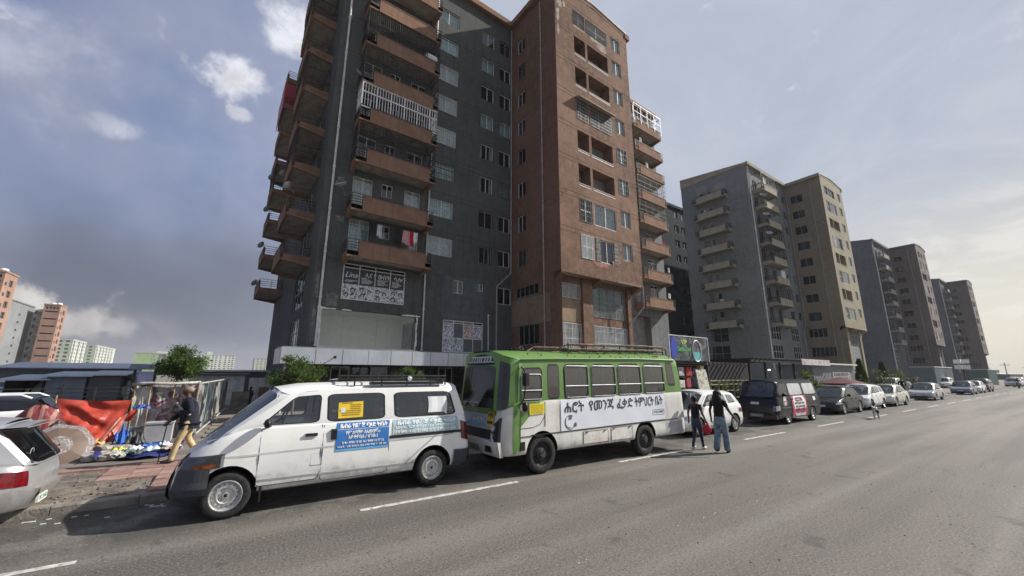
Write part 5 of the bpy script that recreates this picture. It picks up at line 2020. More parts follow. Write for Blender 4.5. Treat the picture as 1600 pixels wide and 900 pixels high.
for nm, x0, x1, z0, z1, of in (('front_bumper', -.0, .46, .29, .735, .028), ('rear_bumper', 4.42, 4.80, .33, .62, .03)):
    m = MB()
    for sg in (-1, 1):
        for a in range(8):
            xa, xb = lerp(x0, x1, a / 8), lerp(x0, x1, (a + 1) / 8)
            for b in range(5):
                za, zb_ = lerp(z0, z1, b / 5), lerp(z0, z1, (b + 1) / 5)
                o_ = lambda z: of + (.02 if z < .5 and nm[0] == 'f' else 0)
                m.face([VB.bp(xa, za, sg, o_(za)), VB.bp(xb, za, sg, o_(za)), VB.bp(xb, zb_, sg, o_(zb_)), VB.bp(xa, zb_, sg, o_(zb_))])
    xe = x0 if nm[0] == 'f' else x1
    for b in range(5):
        za, zb_ = lerp(z0, z1, b / 5), lerp(z0, z1, (b + 1) / 5)
        A = [VB.bp(xe, za, -1, of + (.02 if za < .5 and nm[0] == 'f' else 0)), VB.bp(xe, za, 1, of + (.02 if za < .5 and nm[0] == 'f' else 0)), VB.bp(xe, zb_, 1, of + (.02 if zb_ < .5 and nm[0] == 'f' else 0)), VB.bp(xe, zb_, -1, of + (.02 if zb_ < .5 and nm[0] == 'f' else 0))]
        d = -.035 if nm[0] == 'f' else .035
        m.face([(p[0] + d, p[1] * .97, p[2]) for p in A])
    A = [VB.bp(xe, z1, -1, of), VB.bp(x1 if nm[0] == 'f' else x0, z1, -1, of), VB.bp(x1 if nm[0] == 'f' else x0, z1, 1, of), VB.bp(xe, z1, 1, of)]
    m.face(A)
    m.build(nm, [BUMP], van, smooth=40)
# lamp bodies behind the lenses
m = MB()
for sg in (-1, 1):
    m.grid(lambda s, t: VB.bp(lerp(.08, .58, s), lerp(.73, .89, t), sg, .003), 6, 3)
m.build('headlight', [MAT_LAMP], van, smooth=True)


def side_quad(parent, Bd, x0, x1, z0, z1, mm, name, off, n=6, skew=0.0, y=None):
    """print stuck on the near flank"""
    m = MB()
    m.grid(lambda s, t: Bd.bp(lerp(x0, x1, s), lerp(z0, z1, t) + skew * s, -1, off), n, 4)
    return m.build(name, [mm], parent, smooth=True)


BLUE = mat('print_blue', (.035, .17, .46), .45, var=.06)
LBLUE = mat('print_light_blue', (.12, .40, .70), .45)
bx0, bx1 = 2.17, 3.08
bp_ = side_quad(van, VB, bx0, bx1, .835, 1.262, BLUE, 'sign_panel', .012)
side_quad(van, VB, bx0, bx1, .80, .833, LBLUE, 'sign_panel', .012)
side_quad(van, VB, bx0, bx1, 1.145, 1.152, INKW, 'sign_line', .015)


def side_text(s, x0, z, size, mm, parent, off, width, Bd=None, bold=0):
    Bd = Bd or VB
    p = Bd.bp(x0, z + size * .4, -1, off)
    q = Bd.bp(x0, z + size * .8, -1, off)
    tilt = math.atan2(q[1] - p[1], size * .4)
    return text(s, size, mm, parent, (x0, Bd.bp(x0, z, -1, off)[1], z), (PI / 2 - tilt, 0, 0), width=width, bold=bold)


side_text('ዜብራ የመንጃ ፍቃድ ት/ቤት', bx0 + .06, 1.175, .095, INKW, van, .017, .82, bold=.004)
side_text('የምንሰጣቸው ስልጠናዎች:-', bx0 + .15, 1.065, .075, INKW, van, .017, .60, bold=.003)
side_text('አውቶሞቢል / ህዝብ-1', bx0 + .20, .99, .075, INKW, van, .017, .50, bold=.003)
side_text('ስ.ቁ:- 0930 13 65 16 / 0903 13 77 12', bx0 + .10, .915, .05, INKW, van, .017, .72, bold=.002)
side_text('አድራሻ:- ገርጂ መብራት ኃይል ከኖክ ማደያ ጎን ዝቅ ብሎ', bx0 + .03, .855, .04, INKW, van, .017, .84, bold=.001)
FADE = mat('print_faded', (.34, .49, .54), .5, var=.25, scale=3, dirt=(.62, .63, .61), dirt_amt=.8, dirt_scale=1.5)
side_quad(van, VB, 3.15, 4.55, 1.00, 1.262, FADE, 'sign_panel', .008, 8)
side_text('ዜብራ የመንጃ ፍቃድ ት/ቤት', 3.24, 1.165, .10, INKW, van, .013, 1.22, bold=.004)
side_text('አድራሻ:- ገርጂ መብራት ኃይል ከኖክ ማደያ ጎን', 3.20, 1.095, .055, INKW, van, .013, 1.2, bold=.002)
side_text('ስ.ቁ 0902 13 65 13 / 0903 13 77 12 0926 14 46 81', 3.20, 1.02, .055, INKW, van, .013, 1.25, bold=.002)
# slide door handle, fuel flap, roof seam, mud flap
m = MB()
p = VB.bp(2.13, 1.08, -1, 0)
m.box(2.085, 2.175, p[1] - .03, p[1] + .02, 1.0, 1.17)
m.build('door_handle', [M['black']], van)
m = MB()
pts = [VB.bp(x, z, -1, .002) for x, z in ((1.80, .62), (1.97, .62), (1.97, .80), (1.80, .80), (1.80, .62))]
m.tube(pts, .004, 4)
m.build('fuel_flap', [DOORGAP], van)
m = MB()
for x in (1.94, 3.09):
    m.tube([VB.bp(x, .34, -1, .002), VB.bp(x, .8, -1, .002), VB.bp(x, 1.26, -1, .002)], .005, 4)
m.build('door_gap', [DOORGAP], van)
m = MB()
m.box(1.12, 1.15, -.82, -.64, .17, .40)
m.build('mud_flap', [M['black']], van)
yw = mat('sticker_yellow', (.72, .50, .03), .5, var=.05)
m = MB()
m.face([(2.18, -.802, 1.335), (2.60, -.802, 1.345), (2.60, -.752, 1.615), (2.18, -.752, 1.60)])
st = m.build('yellow_notice', [yw], van)
m = MB()
rr = random.Random(4)
for r in range(7):
    x = 2.24 if r in (0, 4, 5, 6) else 2.38
    L_ = .30 if r in (4, 5, 6) else .18
    z = 1.585 - r * .034
    while L_ > 0:
        q = rr.uniform(.012, .03)
        yy = -.752 - (1.61 - z) * .18 - .004
        m.face([(x, yy, z), (x + q, yy, z), (x + q, yy + .002, z + .016), (x, yy + .002, z + .016)])
        x += q + .008
        L_ -= q + .008
m.lathe([(.045, -.785), (0, -.7851)], 12, 'y', (2.26, 0, 1.47), 1)
m.build('lettering', [mat('ink_brown', (.2, .1, .02), .6), INKW], van)
m = MB()
m.grid(lambda s, t: (lerp(3.85, 4.25, s) + .02 * math.sin(t * 3), -.803 + .055 * t - .004 * math.sin(s * 9), lerp(1.36, 1.66, t) - (.05 if s > .9 and t < .2 else 0)), 6, 6)
m.build('paper_notice', [mat('paper', (.66, .68, .68), .8, var=.04)], van)
# roof rack
t_ = thing('roof_rack', 'black roof rack with a round white badge on the white minivan', 'roof rack', (-.55, 8.50, 0))
m = MB()
for y in (-.62, .62):
    for z in (1.99, 2.06):
        m.tube([(2.4, y, z), (4.3, y, z)], .018, 6)
    for x in (2.45, 2.95, 3.45, 3.95, 4.28):
        m.tube([(x, y, 1.88), (x, y, 2.07)], .015, 6)
m.tube([(2.4, -.62, 1.99), (2.2, -.5, 1.97), (2.2, .5, 1.97), (2.4, .62, 1.99)], .018, 6)
for k in range(8):
    m.tube([(2.45 + k * .26, -.62, 1.98), (2.45 + k * .26, .62, 1.98)], .012, 5)
m.build('rail', [M['black']], t_, smooth=40)
m = MB()
m.box(2.72, 4.2, -.70, -.60, 1.90, 1.955)
m.build('rail_foot', [M['black']], t_)
m = MB()
m.lathe([(.05, -.66), (.05, -.645), (0, -.665)], 16, 'y', (3.5, 0, 2.02))
m.build('badge', [INKW], t_)
# steering wheel
m = MB()
m.tube([(1.38 + .16 * math.sin(a) * .4, -.36 + .19 * math.cos(a), 1.36 + .17 * math.sin(a)) for a in [2 * PI * k / 16 for k in range(17)]], .016, 6)
m.tube([(1.38, -.36, 1.36), (1.2, -.36, 1.24)], .025, 6)
m.build('steering_wheel', [M['black']], van, smooth=True)

# ------------------------------------------------------------------ the bus
GREEN = paint('green', (.115, .235, .052), .45, .5, dcol=(.21, .31, .13))
BWHITE = mat('paint_bus_white', (.74, .73, .68), .45, var=.05, scale=1.2, streak=.3, dirt=(.40, .33, .24), dirt_amt=.35, dirt_scale=1.1, coat=.2, mud=.5)
bx = lambda X: X - 4.72
BPROF = [(0.0, 0.0), (0.90, 0.0), (0.97, 0.02), (0.995, 0.06), (1.0, 0.2), (1.0, 0.5), (1.0, 0.75), (1.0, 0.9), (0.997, 0.97), (0.99, 1.0), (0.6, 1.002), (0.0, 1.003)]
BUSG = glass('bus_glass', (.42, .42, .42), .55, .05, film=(.15, .14, .13))
BSP = dict(L=6.50, W=1.06, zb=.42, R=.40, axles=(1.06, 4.60), rims='truck', paint=BWHITE, gpaint=GREEN, nose=(.40, .72), tail=(.15, .9), archr=1.10, archz=.05, ww=.95,
           prof=BPROF, top=[(0, 1.34), (.25, 1.42), (.45, 1.52), (5.0, 1.585), (6.5, 1.60)], ndx=[(0, .05), (.25, -.02), (.5, 0), (1, .06)], tdx=[(0, -.02), (.4, 0), (1, -.05)], frange=.5,
           pillars=[(.40, .46), (1.16, 1.17), (1.66, 1.67), (2.60, 2.60), (3.58, 3.58), (4.62, 4.60), (5.66, 5.62), (6.45, 6.28)],
           roof=[(0, 2.50), (.3, 2.56), (.8, 2.60), (6.0, 2.70), (6.3, 2.66)], drop=.16, crown=.06, rt=.955, kb=.99,
           cells=[(.10, .10, .02, .20), (.14, .14, .02, .12), (.07, .07, .02, .12), (.06, .06, .02, .12), (.06, .06, .02, .12), (.07, .07, .02, .12), (.12, .38, .2, .1)], crad=.16, tw=.045, seal=M['black'],
           glass=BUSG, wsglass=glass('bus_windscreen', (.30, .31, .31), .8, .04, film=(.06, .06, .06)), rwglass=BUSG,
           wscreen=[(0, .125, (.15, .12, .02, .12)), (.125, .875, (.045, .045, .02, .26)), (.875, 1, (.12, .15, .02, .12))], rscreen=[(0, 1, (.1, .1, .1, .2))], wsn=(.42, .66), rwn=(.1, .5), wtop=.85,
           seats=[(1.9, .5, True), (2.7, .5, True), (3.5, .5, True), (4.3, .5, True), (5.1, .5, True)],
           strips=[(.75, 6.46, (.805, .855), (.825, .875), .010, M['black'], 'rubbing_strip')],
           ends=[('f', -.62, .62, .74, .93, .012, M['black'], 'grille'), ('f', -.98, .98, .42, .72, .05, BWHITE, 'bumper'), ('f', -.22, .22, .47, .60, .066, mat('plate_worn', (.32, .33, .33), .6, var=.2), 'number_plate'),
                 ('f', -.75, .75, 1.24, 1.345, .013, GREEN, 'front_panel'), ('f', -.70, .70, .955, 1.235, .012, mat('front_sheet', (.42, .44, .46), .5, var=.15), 'front_panel')])
bus = vehicle('bus', 'small green and white driving school bus with a long white banner', 'bus', (4.72, 8.24, 0), BSP)
BB = root_B[bus.name]


def patch(parent, Bd, poly, mm, name, off):
    m = MB()
    m.face([Bd.bp(x, z, -1, off) for x, z in poly])
    return m.build(name, [mm], parent, fix=False)


# green corner and the slanted green of the driver's door
m = MB()
m.grid(lambda s, t: BB.bp(lerp(.27, .455, s), lerp(.47, 1.50, t), -1, .006), 8, 6)
m.build('corner_panel', [GREEN], bus, smooth=True)
patch(bus, BB, [(.46, .99), (1.02, 1.50), (1.16, 1.525), (.46, 1.515)], GREEN, 'door_panel', .006)
m = MB()
m.tube([BB.bp(.455, z, -1, .006) for z in (.5, .9, 1.5)], .009, 4)
m.tube([BB.bp(1.14, z, -1, .004) for z in (.98, 1.2, 1.5)], .006, 4)
m.tube([BB.bp(x, z, -1, .004) for x, z in ((.46, .97), (.8, .975), (1.0, 1.03), (1.14, 1.2))], .005, 4)
m.build('door_gap', [DOORGAP], bus)
# driver window framing, lower quarter light
m = MB()
m.face([BB.bp(.50, 1.50, -1, .012), BB.bp(.88, 1.50, -1, .012), BB.bp(.70, 1.33, -1, .012), BB.bp(.50, 1.20, -1, .012)])
m.build('window', [BUSG], bus, fix=False)
# mouldings round each window: bright frame, dividing bar and rubber
for (x0, x1, sl) in ((1.16 + .62, 2.60 - .07, 1), (2.60 + .06, 3.58 - .06, 1), (3.58 + .06, 4.62 - .06, 1), (4.62 + .07, 5.66 - .07, 1), (.50, 1.07, 0)):
    m = MB()
    k = (x0 + x1) / 2
    lift = .012 * (x0 - 1.7)
    zb_, zt_ = 1.57 + lift, (2.30 + lift if sl else 2.10)
    if not sl:
        zb_ = 1.56
    y = -1.06 * .99 - .012
    yt_ = -1.06 * .965 - .012
    def wp(x, z): return (x, lerp(y, yt_, (z - 1.5) / .85) - .004, z)
    rr = .07
    pts = []
    for cx, cz, a0 in ((x1 - rr, zb_ + rr, -PI / 2), (x1 - rr, zt_ - rr, 0), (x0 + rr, zt_ - rr, PI / 2), (x0 + rr, zb_ + rr, PI)):
        for q in range(5):
            a = a0 + PI / 2 * q / 4
            pts.append(wp(cx + rr * math.cos(a), cz + rr * math.sin(a)))
    pts.append(pts[0])
    m.tube(pts, .010, 5)
    zm = lerp(zb_, zt_, .36)
    m.tube([wp(x0, zm), wp(x1, zm)], .012, 5)
    m.build('window_frame', [mat('bus_trim', (.36, .37, .37), .5, .2, var=.2)], bus, smooth=40)
    if sl:
        m = MB()
        for q in range(10):
            z0 = lerp(zm, zt_, q / 10)
            z1_ = lerp(zm, zt_, (q + 1) / 10)
            o0, o1 = .015 * math.sin(q * 1.7 + x0), .015 * math.sin(q * 1.7 + 1.7 + x0)
            a, b = wp(k, z0), wp(k, z1_)
            m.face([(a[0] - .025 + o0, a[1] + .03, a[2]), (a[0] + .02 + o0, a[1] + .03, a[2]), (b[0] + .02 + o1, b[1] + .03, b[2]), (b[0] - .025 + o1, b[1] + .03, b[2])])
        m.build('curtain', [mat('bus_curtain', (.55, .55, .52), .9)], bus)
# gutter and roof-edge band
m = MB()
m.tube([(x, -1.06 * .957 - .02, curve(BSP['roof'], x) - .155) for x in (.5, 1.5, 3, 4.5, 6.2)], .018, 6)
m.build('gutter', [GREEN], bus, smooth=40)
# banner
m = MB()
m.grid(lambda s, t: BB.bp(lerp(1.60, 5.52, s), lerp(lerp(.835, .885, s), lerp(1.525, 1.57, s), t), -1, .010 + .002 * math.sin(s * 31 + t * 4)), 30, 6)
ban = m.build('banner', [mat('banner_white', (.72, .74, .79), .5, var=.03, scale=1)], bus, smooth=True)
ct = [('ሐሮት', 1.72, .62), ('የመንጃ', 2.52, .86), ('ፈቃድ', 3.52, .62), ('ትምህርት', 4.22, .80), ('ቤት', 5.10, .32)]
for s, x, w_ in ct:
    sk = .013
    o = text(s, .315, INK, ban, (x, BB.bp(x, 1.2, -1, .016)[1], 1.235 + (x - 1.6) * sk), (PI / 2, 0, 0), width=w_, bold=.001)
    o.rotation_euler = (PI / 2, -.013, 0)
m = MB()
c0 = (1.88, 1.02)
yy = BB.bp(1.88, 1.02, -1, .015)[1]
m.tube([(c0[0] + .155 * math.cos(a), yy, c0[1] + .155 * math.sin(a)) for a in [R(55) + R(275) * k / 22 for k in range(23)]], .007, 4)
m.tube([(c0[0] + .145 * math.cos(a), yy, c0[1] + .12 * math.sin(a)) for a in [R(150) + R(130) * k / 12 for k in range(13)]], .006, 4)
for k in range(3):
    m.tube([(c0[0] - .03 + k * .035, yy, c0[1] + .06), (c0[0] - .02 + k * .03, yy, c0[1] + .15)], .006, 4)
for a in (0, 1.05, 2.1):
    m.tube([(c0[0] + .17 - .05 * math.cos(a), yy, c0[1] - .06 - .05 * math.sin(a)), (c0[0] + .17 + .05 * math.cos(a), yy, c0[1] - .06 + .05 * math.sin(a))], .008, 4)
m.build('logo', [mat('ink_grey', (.12, .13, .16), .6)], ban)
m = MB()
pts = [(4.95, 1.02), (5.46, 1.025), (5.46, 1.16), (4.95, 1.155), (4.95, 1.02)]
m.tube([BB.bp(x, z, -1, .014) for x, z in pts], .003, 4)
m.build('logo', [MATS['ink_grey']], ban)
text('ታ ቁ.3-47407', .09, INK, ban, (4.99, BB.bp(5, 1.1, -1, .016)[1], 1.065), width=.44)
# yellow learner plates
m = MB()
m.face([BB.bp(x, z, -1, .016) for x, z in ((.70, 1.235), (1.12, 1.26), (1.12, 1.475), (.70, 1.47))])
yp = m.build('learner_plate', [mat('plate_yellow', (.75, .62, .03), .5, var=.05)], bus, fix=False)
m = MB()
for r in range(5):
    x = .74
    z = 1.43 - r * .04
    while x < 1.06:
        q = rr_ = random.uniform(.01, .03)
        m.face([BB.bp(x, z, -1, .019), BB.bp(x + q, z, -1, .019), BB.bp(x + q, z + .018, -1, .019), BB.bp(x, z + .018, -1, .019)])
        x += q + .012
m.build('lettering', [mat('ink_ochre', (.45, .33, .02), .6)], yp)
m = MB()
f = lambda y, z, o=.03: BB.front(y, z, o)
m.face([f(-.46, 1.0), f(-.72, 1.0), f(-.72, 1.30), f(-.46, 1.30)])
lp = m.build('learner_plate', [mat('plate_ochre', (.58, .40, .04), .5)], bus)
text('ለማጅ', .15, INK, lp, (f(-.48, 1.17, .036)[0], -.48, 1.17), (PI / 2, 0, -PI / 2), width=.22)
text('LEARNER', .08, INK, lp, (f(-.48, 1.05, .036)[0], -.48, 1.06), (PI / 2, 0, -PI / 2), width=.22, bold=.003)
m = MB()
m.face([f(.3, 1.06, .022), f(-.40, 1.06, .022), f(-.40, 1.20, .022), f(.3, 1.20, .022)])
m.face([f(.5, .99, .022), f(-.44, .99, .022), f(-.44, 1.035, .022), f(.5, 1.035, .022)], 1)
m.build('front_sticker', [mat('sticker_grey', (.3, .32, .34), .5), mat('sticker_blue', (.12, .36, .62), .5)], bus)
text('GO NOT EMPTY' if False else 'ሐሮት', .12, INKW, bus, (f(.2, 1.08, .026)[0], .2, 1.075), (PI / 2, 0, -PI / 2), width=.5)
# head lamps, fog lamps, indicator
for sg in (-1, 1):
    m = MB()
    P = [f(sg * .70, .70, .02), f(sg * .93, .72, .0), f(sg * .93, 1.20, .0), f(sg * .70, 1.02, .02)]
    m.face([(p[0] - .02, p[1], p[2]) for p in P])
    for a, b in zip(P, P[1:] + P[:1]):
        m.face([(a[0] - .02, a[1], a[2]), (b[0] - .02, b[1], b[2]), (b[0] + .08, b[1], b[2]), (a[0] + .08, a[1], a[2])])
    h = m.build('headlight', [mat('lamp_housing', (.03, .03, .033), .4)], bus)
    m = MB()
    m.lathe([(.085, -.055), (.06, -.02), (0, -.01)], 14, 'x', (P[0][0] + .02, sg * .81, .81), 0)
    m.lathe([(.075, -.052), (.05, -.02), (0, -.01)], 14, 'x', (P[0][0] + .02, sg * .82, 1.0), 0)
    m.build('lamp_bowl', [MAT_LAMP], h, smooth=True)
    m = MB()
    m.lathe([(.05, -.075), (.04, -.04), (0, -.03)], 12, 'x', (f(0, .56)[0] + .0, sg * .62, .56), 0)
    m.box(f(0, .56)[0] - .058, f(0, .56)[0], sg * .62 - .1, sg * .62 + .1, .50, .62)
    m.build('fog_lamp', [M['black']], bus)
# destination window, its bold letters, and marker eyebrow
m = MB()
P0 = lambda y, z: (.005 + .30 * (abs(y) / .95) ** 3 - .02 + (z - 2.28) * .35, y, z)
m.grid(lambda s, t: P0(lerp(-.68, .68, s), lerp(2.36, 2.50, t)), 10, 2)
db = m.build('destination_box', [mat('dest_white', (.5, .5, .47), .5)], bus, smooth=True)
m = MB()
pts = [P0(y, z) for y, z in [(-.72, 2.36), (-.66, 2.52), (0, 2.53), (.66, 2.52), (.72, 2.36), (.6, 2.335), (0, 2.33), (-.6, 2.335), (-.72, 2.36)]]
m.tube(pts, .022, 6)
m.build('seal', [M['black']], db, smooth=True)
m = MB()
rr = random.Random(3)
y = .6
while y > -.6:
    q = rr.uniform(.03, .08)
    a = [P0(y, 2.385), P0(y - q, 2.385), P0(y - q, 2.47), P0(y, 2.47)]
    m.face([(p[0] - .006, p[1], p[2]) for p in a])
    y -= q + .06
m.build('lettering', [INK], db)
# fringe inside the windscreen, wipers
m = MB()
for k in range(8):
    y0 = -.66 + k * .165
    pts = [(.075 + .005 * 0, y0 + .165 * q / 6, 1.43 - .05 * math.sin(PI * q / 6)) for q in range(7)]
    m.tube(pts, .006, 4)
m.build('fringe', [mat('fringe_white', (.6, .6, .58), .8)], bus)
m = MB()
for y0, y1 in ((.5, .15), (-.1, -.45)):
    m.tube([(-.03, y0, 1.36), (-.025, y1, 1.72)], .009, 5)
m.build('wiper', [M['black']], bus)
# mirrors
m = MB()
m.box(.42, .50, -1.34, -1.20, 1.86, 2.12)
m.tube([(.50, -1.04, 2.25), (.42, -1.26, 2.2), (.45, -1.27, 2.1)], .016, 6)
m.tube([(.45, -1.27, 1.88), (.46, -1.2, 1.6), (.5, -1.06, 1.5)], .014, 6)
m.sphere((.50, -1.18, 1.42), .085, 10, 6, 0, (.6, 1, 1.2))
m.tube([(.52, -1.05, 1.5), (.5, -1.16, 1.48)], .014, 6)
m.build('wing_mirror', [M['black']], bus, smooth=40)
# lockers, filler box, dents
for (x0, x1, z0, z1) in ((2.30, 3.14, .50, .775), (3.26, 4.06, .50, .80)):
    m = MB()
    m.grid(lambda s, t: BB.bp(lerp(x0, x1, s), lerp(z0, z1, t), -1, .008), 4, 3)
    lk = m.build('locker_door', [BWHITE], bus)
    m = MB()
    m.tube([BB.bp(x, z, -1, .008) for x, z in ((x0, z0), (x1, z0), (x1, z1), (x0, z1), (x0, z0))], .006, 4)
    for q in (.12, .85):
        x = lerp(x0, x1, q)
        m.box(x - .03, x + .03, -1.085, -1.06, z1 - .03, z1 - .012)
    m.build('hinge', [mat('rust', (.10, .05, .03), .9, var=.4)], lk)
m = MB()
m.box(.47, .58, -1.072, -1.04, .53, .70)
m.build('filler_box', [M['black']], bus)
m = MB()
m.tube([BB.bp(x, z, -1, .004) for x, z in ((.48, .80), (.7, .80), (.98, .81))], .010, 4)
m.build('rubbing_strip', [M['black']], bus)
side_quad(bus, BB, 5.55, 6.3, .50, .80, mat('repair_grey', (.46, .46, .46), .5, var=.1), 'repair_patch', .004)
# rust chips along the roof edge
m = MB()
rr = random.Random(8)
for k in range(60):
    x = rr.uniform(.6, 6.3)
    z = curve(BSP['roof'], x) - .02 - rr.random() * .10
    s = rr.uniform(.008, .035) * (1.6 if x > 5.9 else 1)
    y = -1.06 * (.955 * (1 - (z - curve(BSP['roof'], x) + .16) * .32)) - .012
    m.face([(x + math.cos(a) * s * rr.uniform(.6, 1.3), y, z + math.sin(a) * s * .7 * rr.uniform(.6, 1.3)) for a in (0, 1, 2, 3, 4, 5)])
m.build('rust_chip', [MATS['rust']], bus, fix=False)
# roof rack of the bus
rk = thing('roof_rack', 'rusty tube roof rack along the top of the green bus', 'roof rack', (4.72, 8.24, 0))
m = MB()
rz = lambda x: curve(BSP['roof'], x)
for y in (-.72, .72):
    for z in (.10, .22):
        m.tube([(x, y, rz(x) + z + .01 * math.sin(x * 3)) for x in (2.2, 3.2, 4.2, 5.2, 6.1)], .032, 6)
    for k in range(7):
        x = 2.2 + k * .65
        m.tube([(x, y, rz(x) - .02), (x, y, rz(x) + .24)], .02, 6)
for k in range(13):
    x = 2.2 + k * .325
    m.tube([(x, -.72, rz(x) + .1), (x, .72, rz(x) + .1 + .03 * (k % 3))], .026, 5)
for k in range(6):
    m.tube([(2.4 + k * .5, -.6, rz(2) + .16), (3.4 + k * .45, .5, rz(2) + .25 + .03 * (k % 2))], .022, 5)
m.tube([(2.2, -.72, rz(2.2) + .22), (1.85, -.6, rz(2) + .08), (1.85, .6, rz(2) + .08), (2.2, .72, rz(2.2) + .22)], .02, 6)
m.tube([(6.1, -.72, rz(6) + .22), (6.1, .72, rz(6) + .22)], .02, 6)
m.tube([(6.2, -.6, rz(6) + .2), (6.42, -.6, rz(6) + .18), (6.46, -.6, rz(6) - .05)], .02, 6)
m.build('rail', [mat('rack_rust', (.12, .08, .06), .85, var=.5, scale=6, dirt=(.3, .28, .26), dirt_amt=.6, dirt_scale=5)], rk, smooth=40)
m = MB()
rr = random.Random(5)
for k in range(9):
    m.tube([(.8 + rr.random() * .5, -.3 + rr.random() * .3, 2.66 + rr.random() * .06), (.9 + rr.random() * .6, .1 + rr.random() * .3, 2.7 + rr.random() * .12)], .03, 5)
m.build('folded_cover', [M['black']], rk)

# ------------------------------------------------------------------ other cars
def add_car(kind, pt, label, x, ynear, cat='car', group='cars parked along the kerb', name='parked_car', z=0.0, rotz=0.0, **kw):
    sp = car_spec(kind, pt, **kw)
    return vehicle(name, label, cat, (x, ynear + sp['W'], z), sp, group, rotz)


SILVER = paint('silver', (.46, .46, .47), .30, .25, .55, dcol=(.34, .32, .29))
DARKP = paint('dark_navy', (.008, .010, .016), .30, .2, dcol=(.022, .021, .020), coat=.05, spec=.25)
BLACKP = paint('black', (.010, .012, .014), .28, .08, dcol=(.025, .024, .023), coat=.05, spec=.25)
CREAM = paint('cream', (.55, .53, .46), .3, .2)
PALEB = paint('blue_grey', (.15, .18, .23), .3, .2, .3)
DKRED = paint('maroon', (.09, .03, .03), .3, .3)
add_car('hatch', WHITE, 'white hatchback between the green bus and the dark van', 12.75, 8.15, L=3.95)
vanp = dict(L=4.75, W=.83, zb=.24, R=.31, axles=(1.05, 3.75), rims='steel', nose=(.28, .82), tail=(.2, .9), top=[(0, 1.06), (.12, 1.14), (.3, 1.18), (4.75, 1.20)],
            ndx=[(0, .05), (.3, 0), (.7, .03), (1, .12)], pillars=[(.22, .55), (1.38, 1.36), (2.95, 2.90), (4.62, 4.40)], roof=[(.4, 1.80), (1, 1.87), (4.2, 1.86), (4.6, 1.80)], rt=.85, kb=.95,
            cells=[(.14, .06, .04, .14), (.05, .05, .04, .13), (.05, .10, .04, .13)], wscreen=[(0, 1, (.05, .05, .06, .08))], rscreen=[(0, 1, (.1, .1, .1, .12))], wsn=(.16, .3),
            doors=[(.5, 1.36, .34, 1.25), (1.4, 2.95, .3, 1.6)], seats=[(1.4, .4, True)], mirror=(.62, 1.25, M['black']), gpaint=DARKP,
            cellglass={1: mat('white_blind', (.52, .55, .56), .25, coat=.6), 2: MATS['white_blind']},
            strips=[(.15, 4.7, (.70, .70), (.73, .73), .008, mat('van_strip', (.10, .10, .11), .4), 'side_moulding'), (1.5, 3.3, (.27, .27), (.30, .30), .01, M['chrome'], 'side_moulding')],
            lamps=[(.0, .28, .60, .80, MAT_LAMP, 'headlight'), (4.58, 4.73, .7, 1.0, MAT_RED, 'tail_light')],
            ends=[('f', -.5, .5, .60, .80, .012, M['black'], 'grille'), ('f', -.8, .8, .26, .45, .05, DARKP, 'bumper'), ('f', -.25, .25, .33, .44, .065, mat('plate_grey', (.35, .36, .36), .6), 'number_plate'),
                  ('f', -.1, .22, .84, .93, .02, INKW, 'front_sticker')])
dv = add_car('suv', DARKP, 'dark blue van with a pink and white school board on its sliding door', 19.15, 8.0, cat='van', **vanp)
DB = root_B[dv.name]
pb = side_quad(dv, DB, 1.52, 3.05, .30, 1.185, mat('board_pink', (.55, .09, .14), .5), 'sign_board', .02)
m = MB()
pts = []
for z, a, b in ((.33, 1.82, 2.82), (.7, 1.68, 2.93), (.95, 1.66, 2.95), (1.17, 1.76, 2.78)):
    pts.append((z, a, b))
for (z0, a0, b0_), (z1, a1, b1) in zip(pts, pts[1:]):
    m.face([DB.bp(a0, z0, -1, .026), DB.bp(b0_, z0, -1, .026), DB.bp(b1, z1, -1, .026), DB.bp(a1, z1, -1, .026)])
wb_ = m.build('sign_board', [INKW], dv)
INKR = mat('ink_maroon', (.16, .012, .03), .6)
side_text('ርርፐል', 1.86, .96, .20, INKR, dv, .032, .80, DB, .012)
side_text('የመንጃ ፈቃድ ት/ቤት', 1.78, .82, .11, INK, dv, .032, 1.0, DB, .003)
side_text('ሞተር / አውቶ / ህዝብ', 1.82, .68, .11, INKR, dv, .032, .98, DB, .005)
side_text('ደረቅ / ፈሳሽ', 1.84, .54, .12, INKR, dv, .032, .95, DB, .005)
side_text('0911 20 48 20', 1.90, .41, .09, INK, dv, .032, .82, DB, .002)
m = MB()
m.lathe([(.20, 0), (0, -.001)], 20, 'y', (.86, DB.bp(.86, .98, -1, .014)[1], .98))
m.build('round_sticker', [INKW], dv)
m = MB()
m.tube([(.86 + .16 * math.cos(a), DB.bp(.86, .98, -1, .018)[1], .98 + .16 * math.sin(a)) for a in [2 * PI * k / 20 for k in range(21)]], .008, 4)
m.build('round_sticker', [MATS['board_pink']], dv)
side_text('ርርፐል', .75, .93, .09, MATS['board_pink'], dv, .018, .22, DB, .003)
side_quad(dv, DB, 3.88, 4.15, .93, 1.10, INKW, 'paper_notice', .012)
fr_ = DB.front(-.05, .86, .024)
text('ለማጅ', .08, MATS['board_pink'], dv, (fr_[0], .2, .855), (PI / 2, 0, -PI / 2), width=.26)

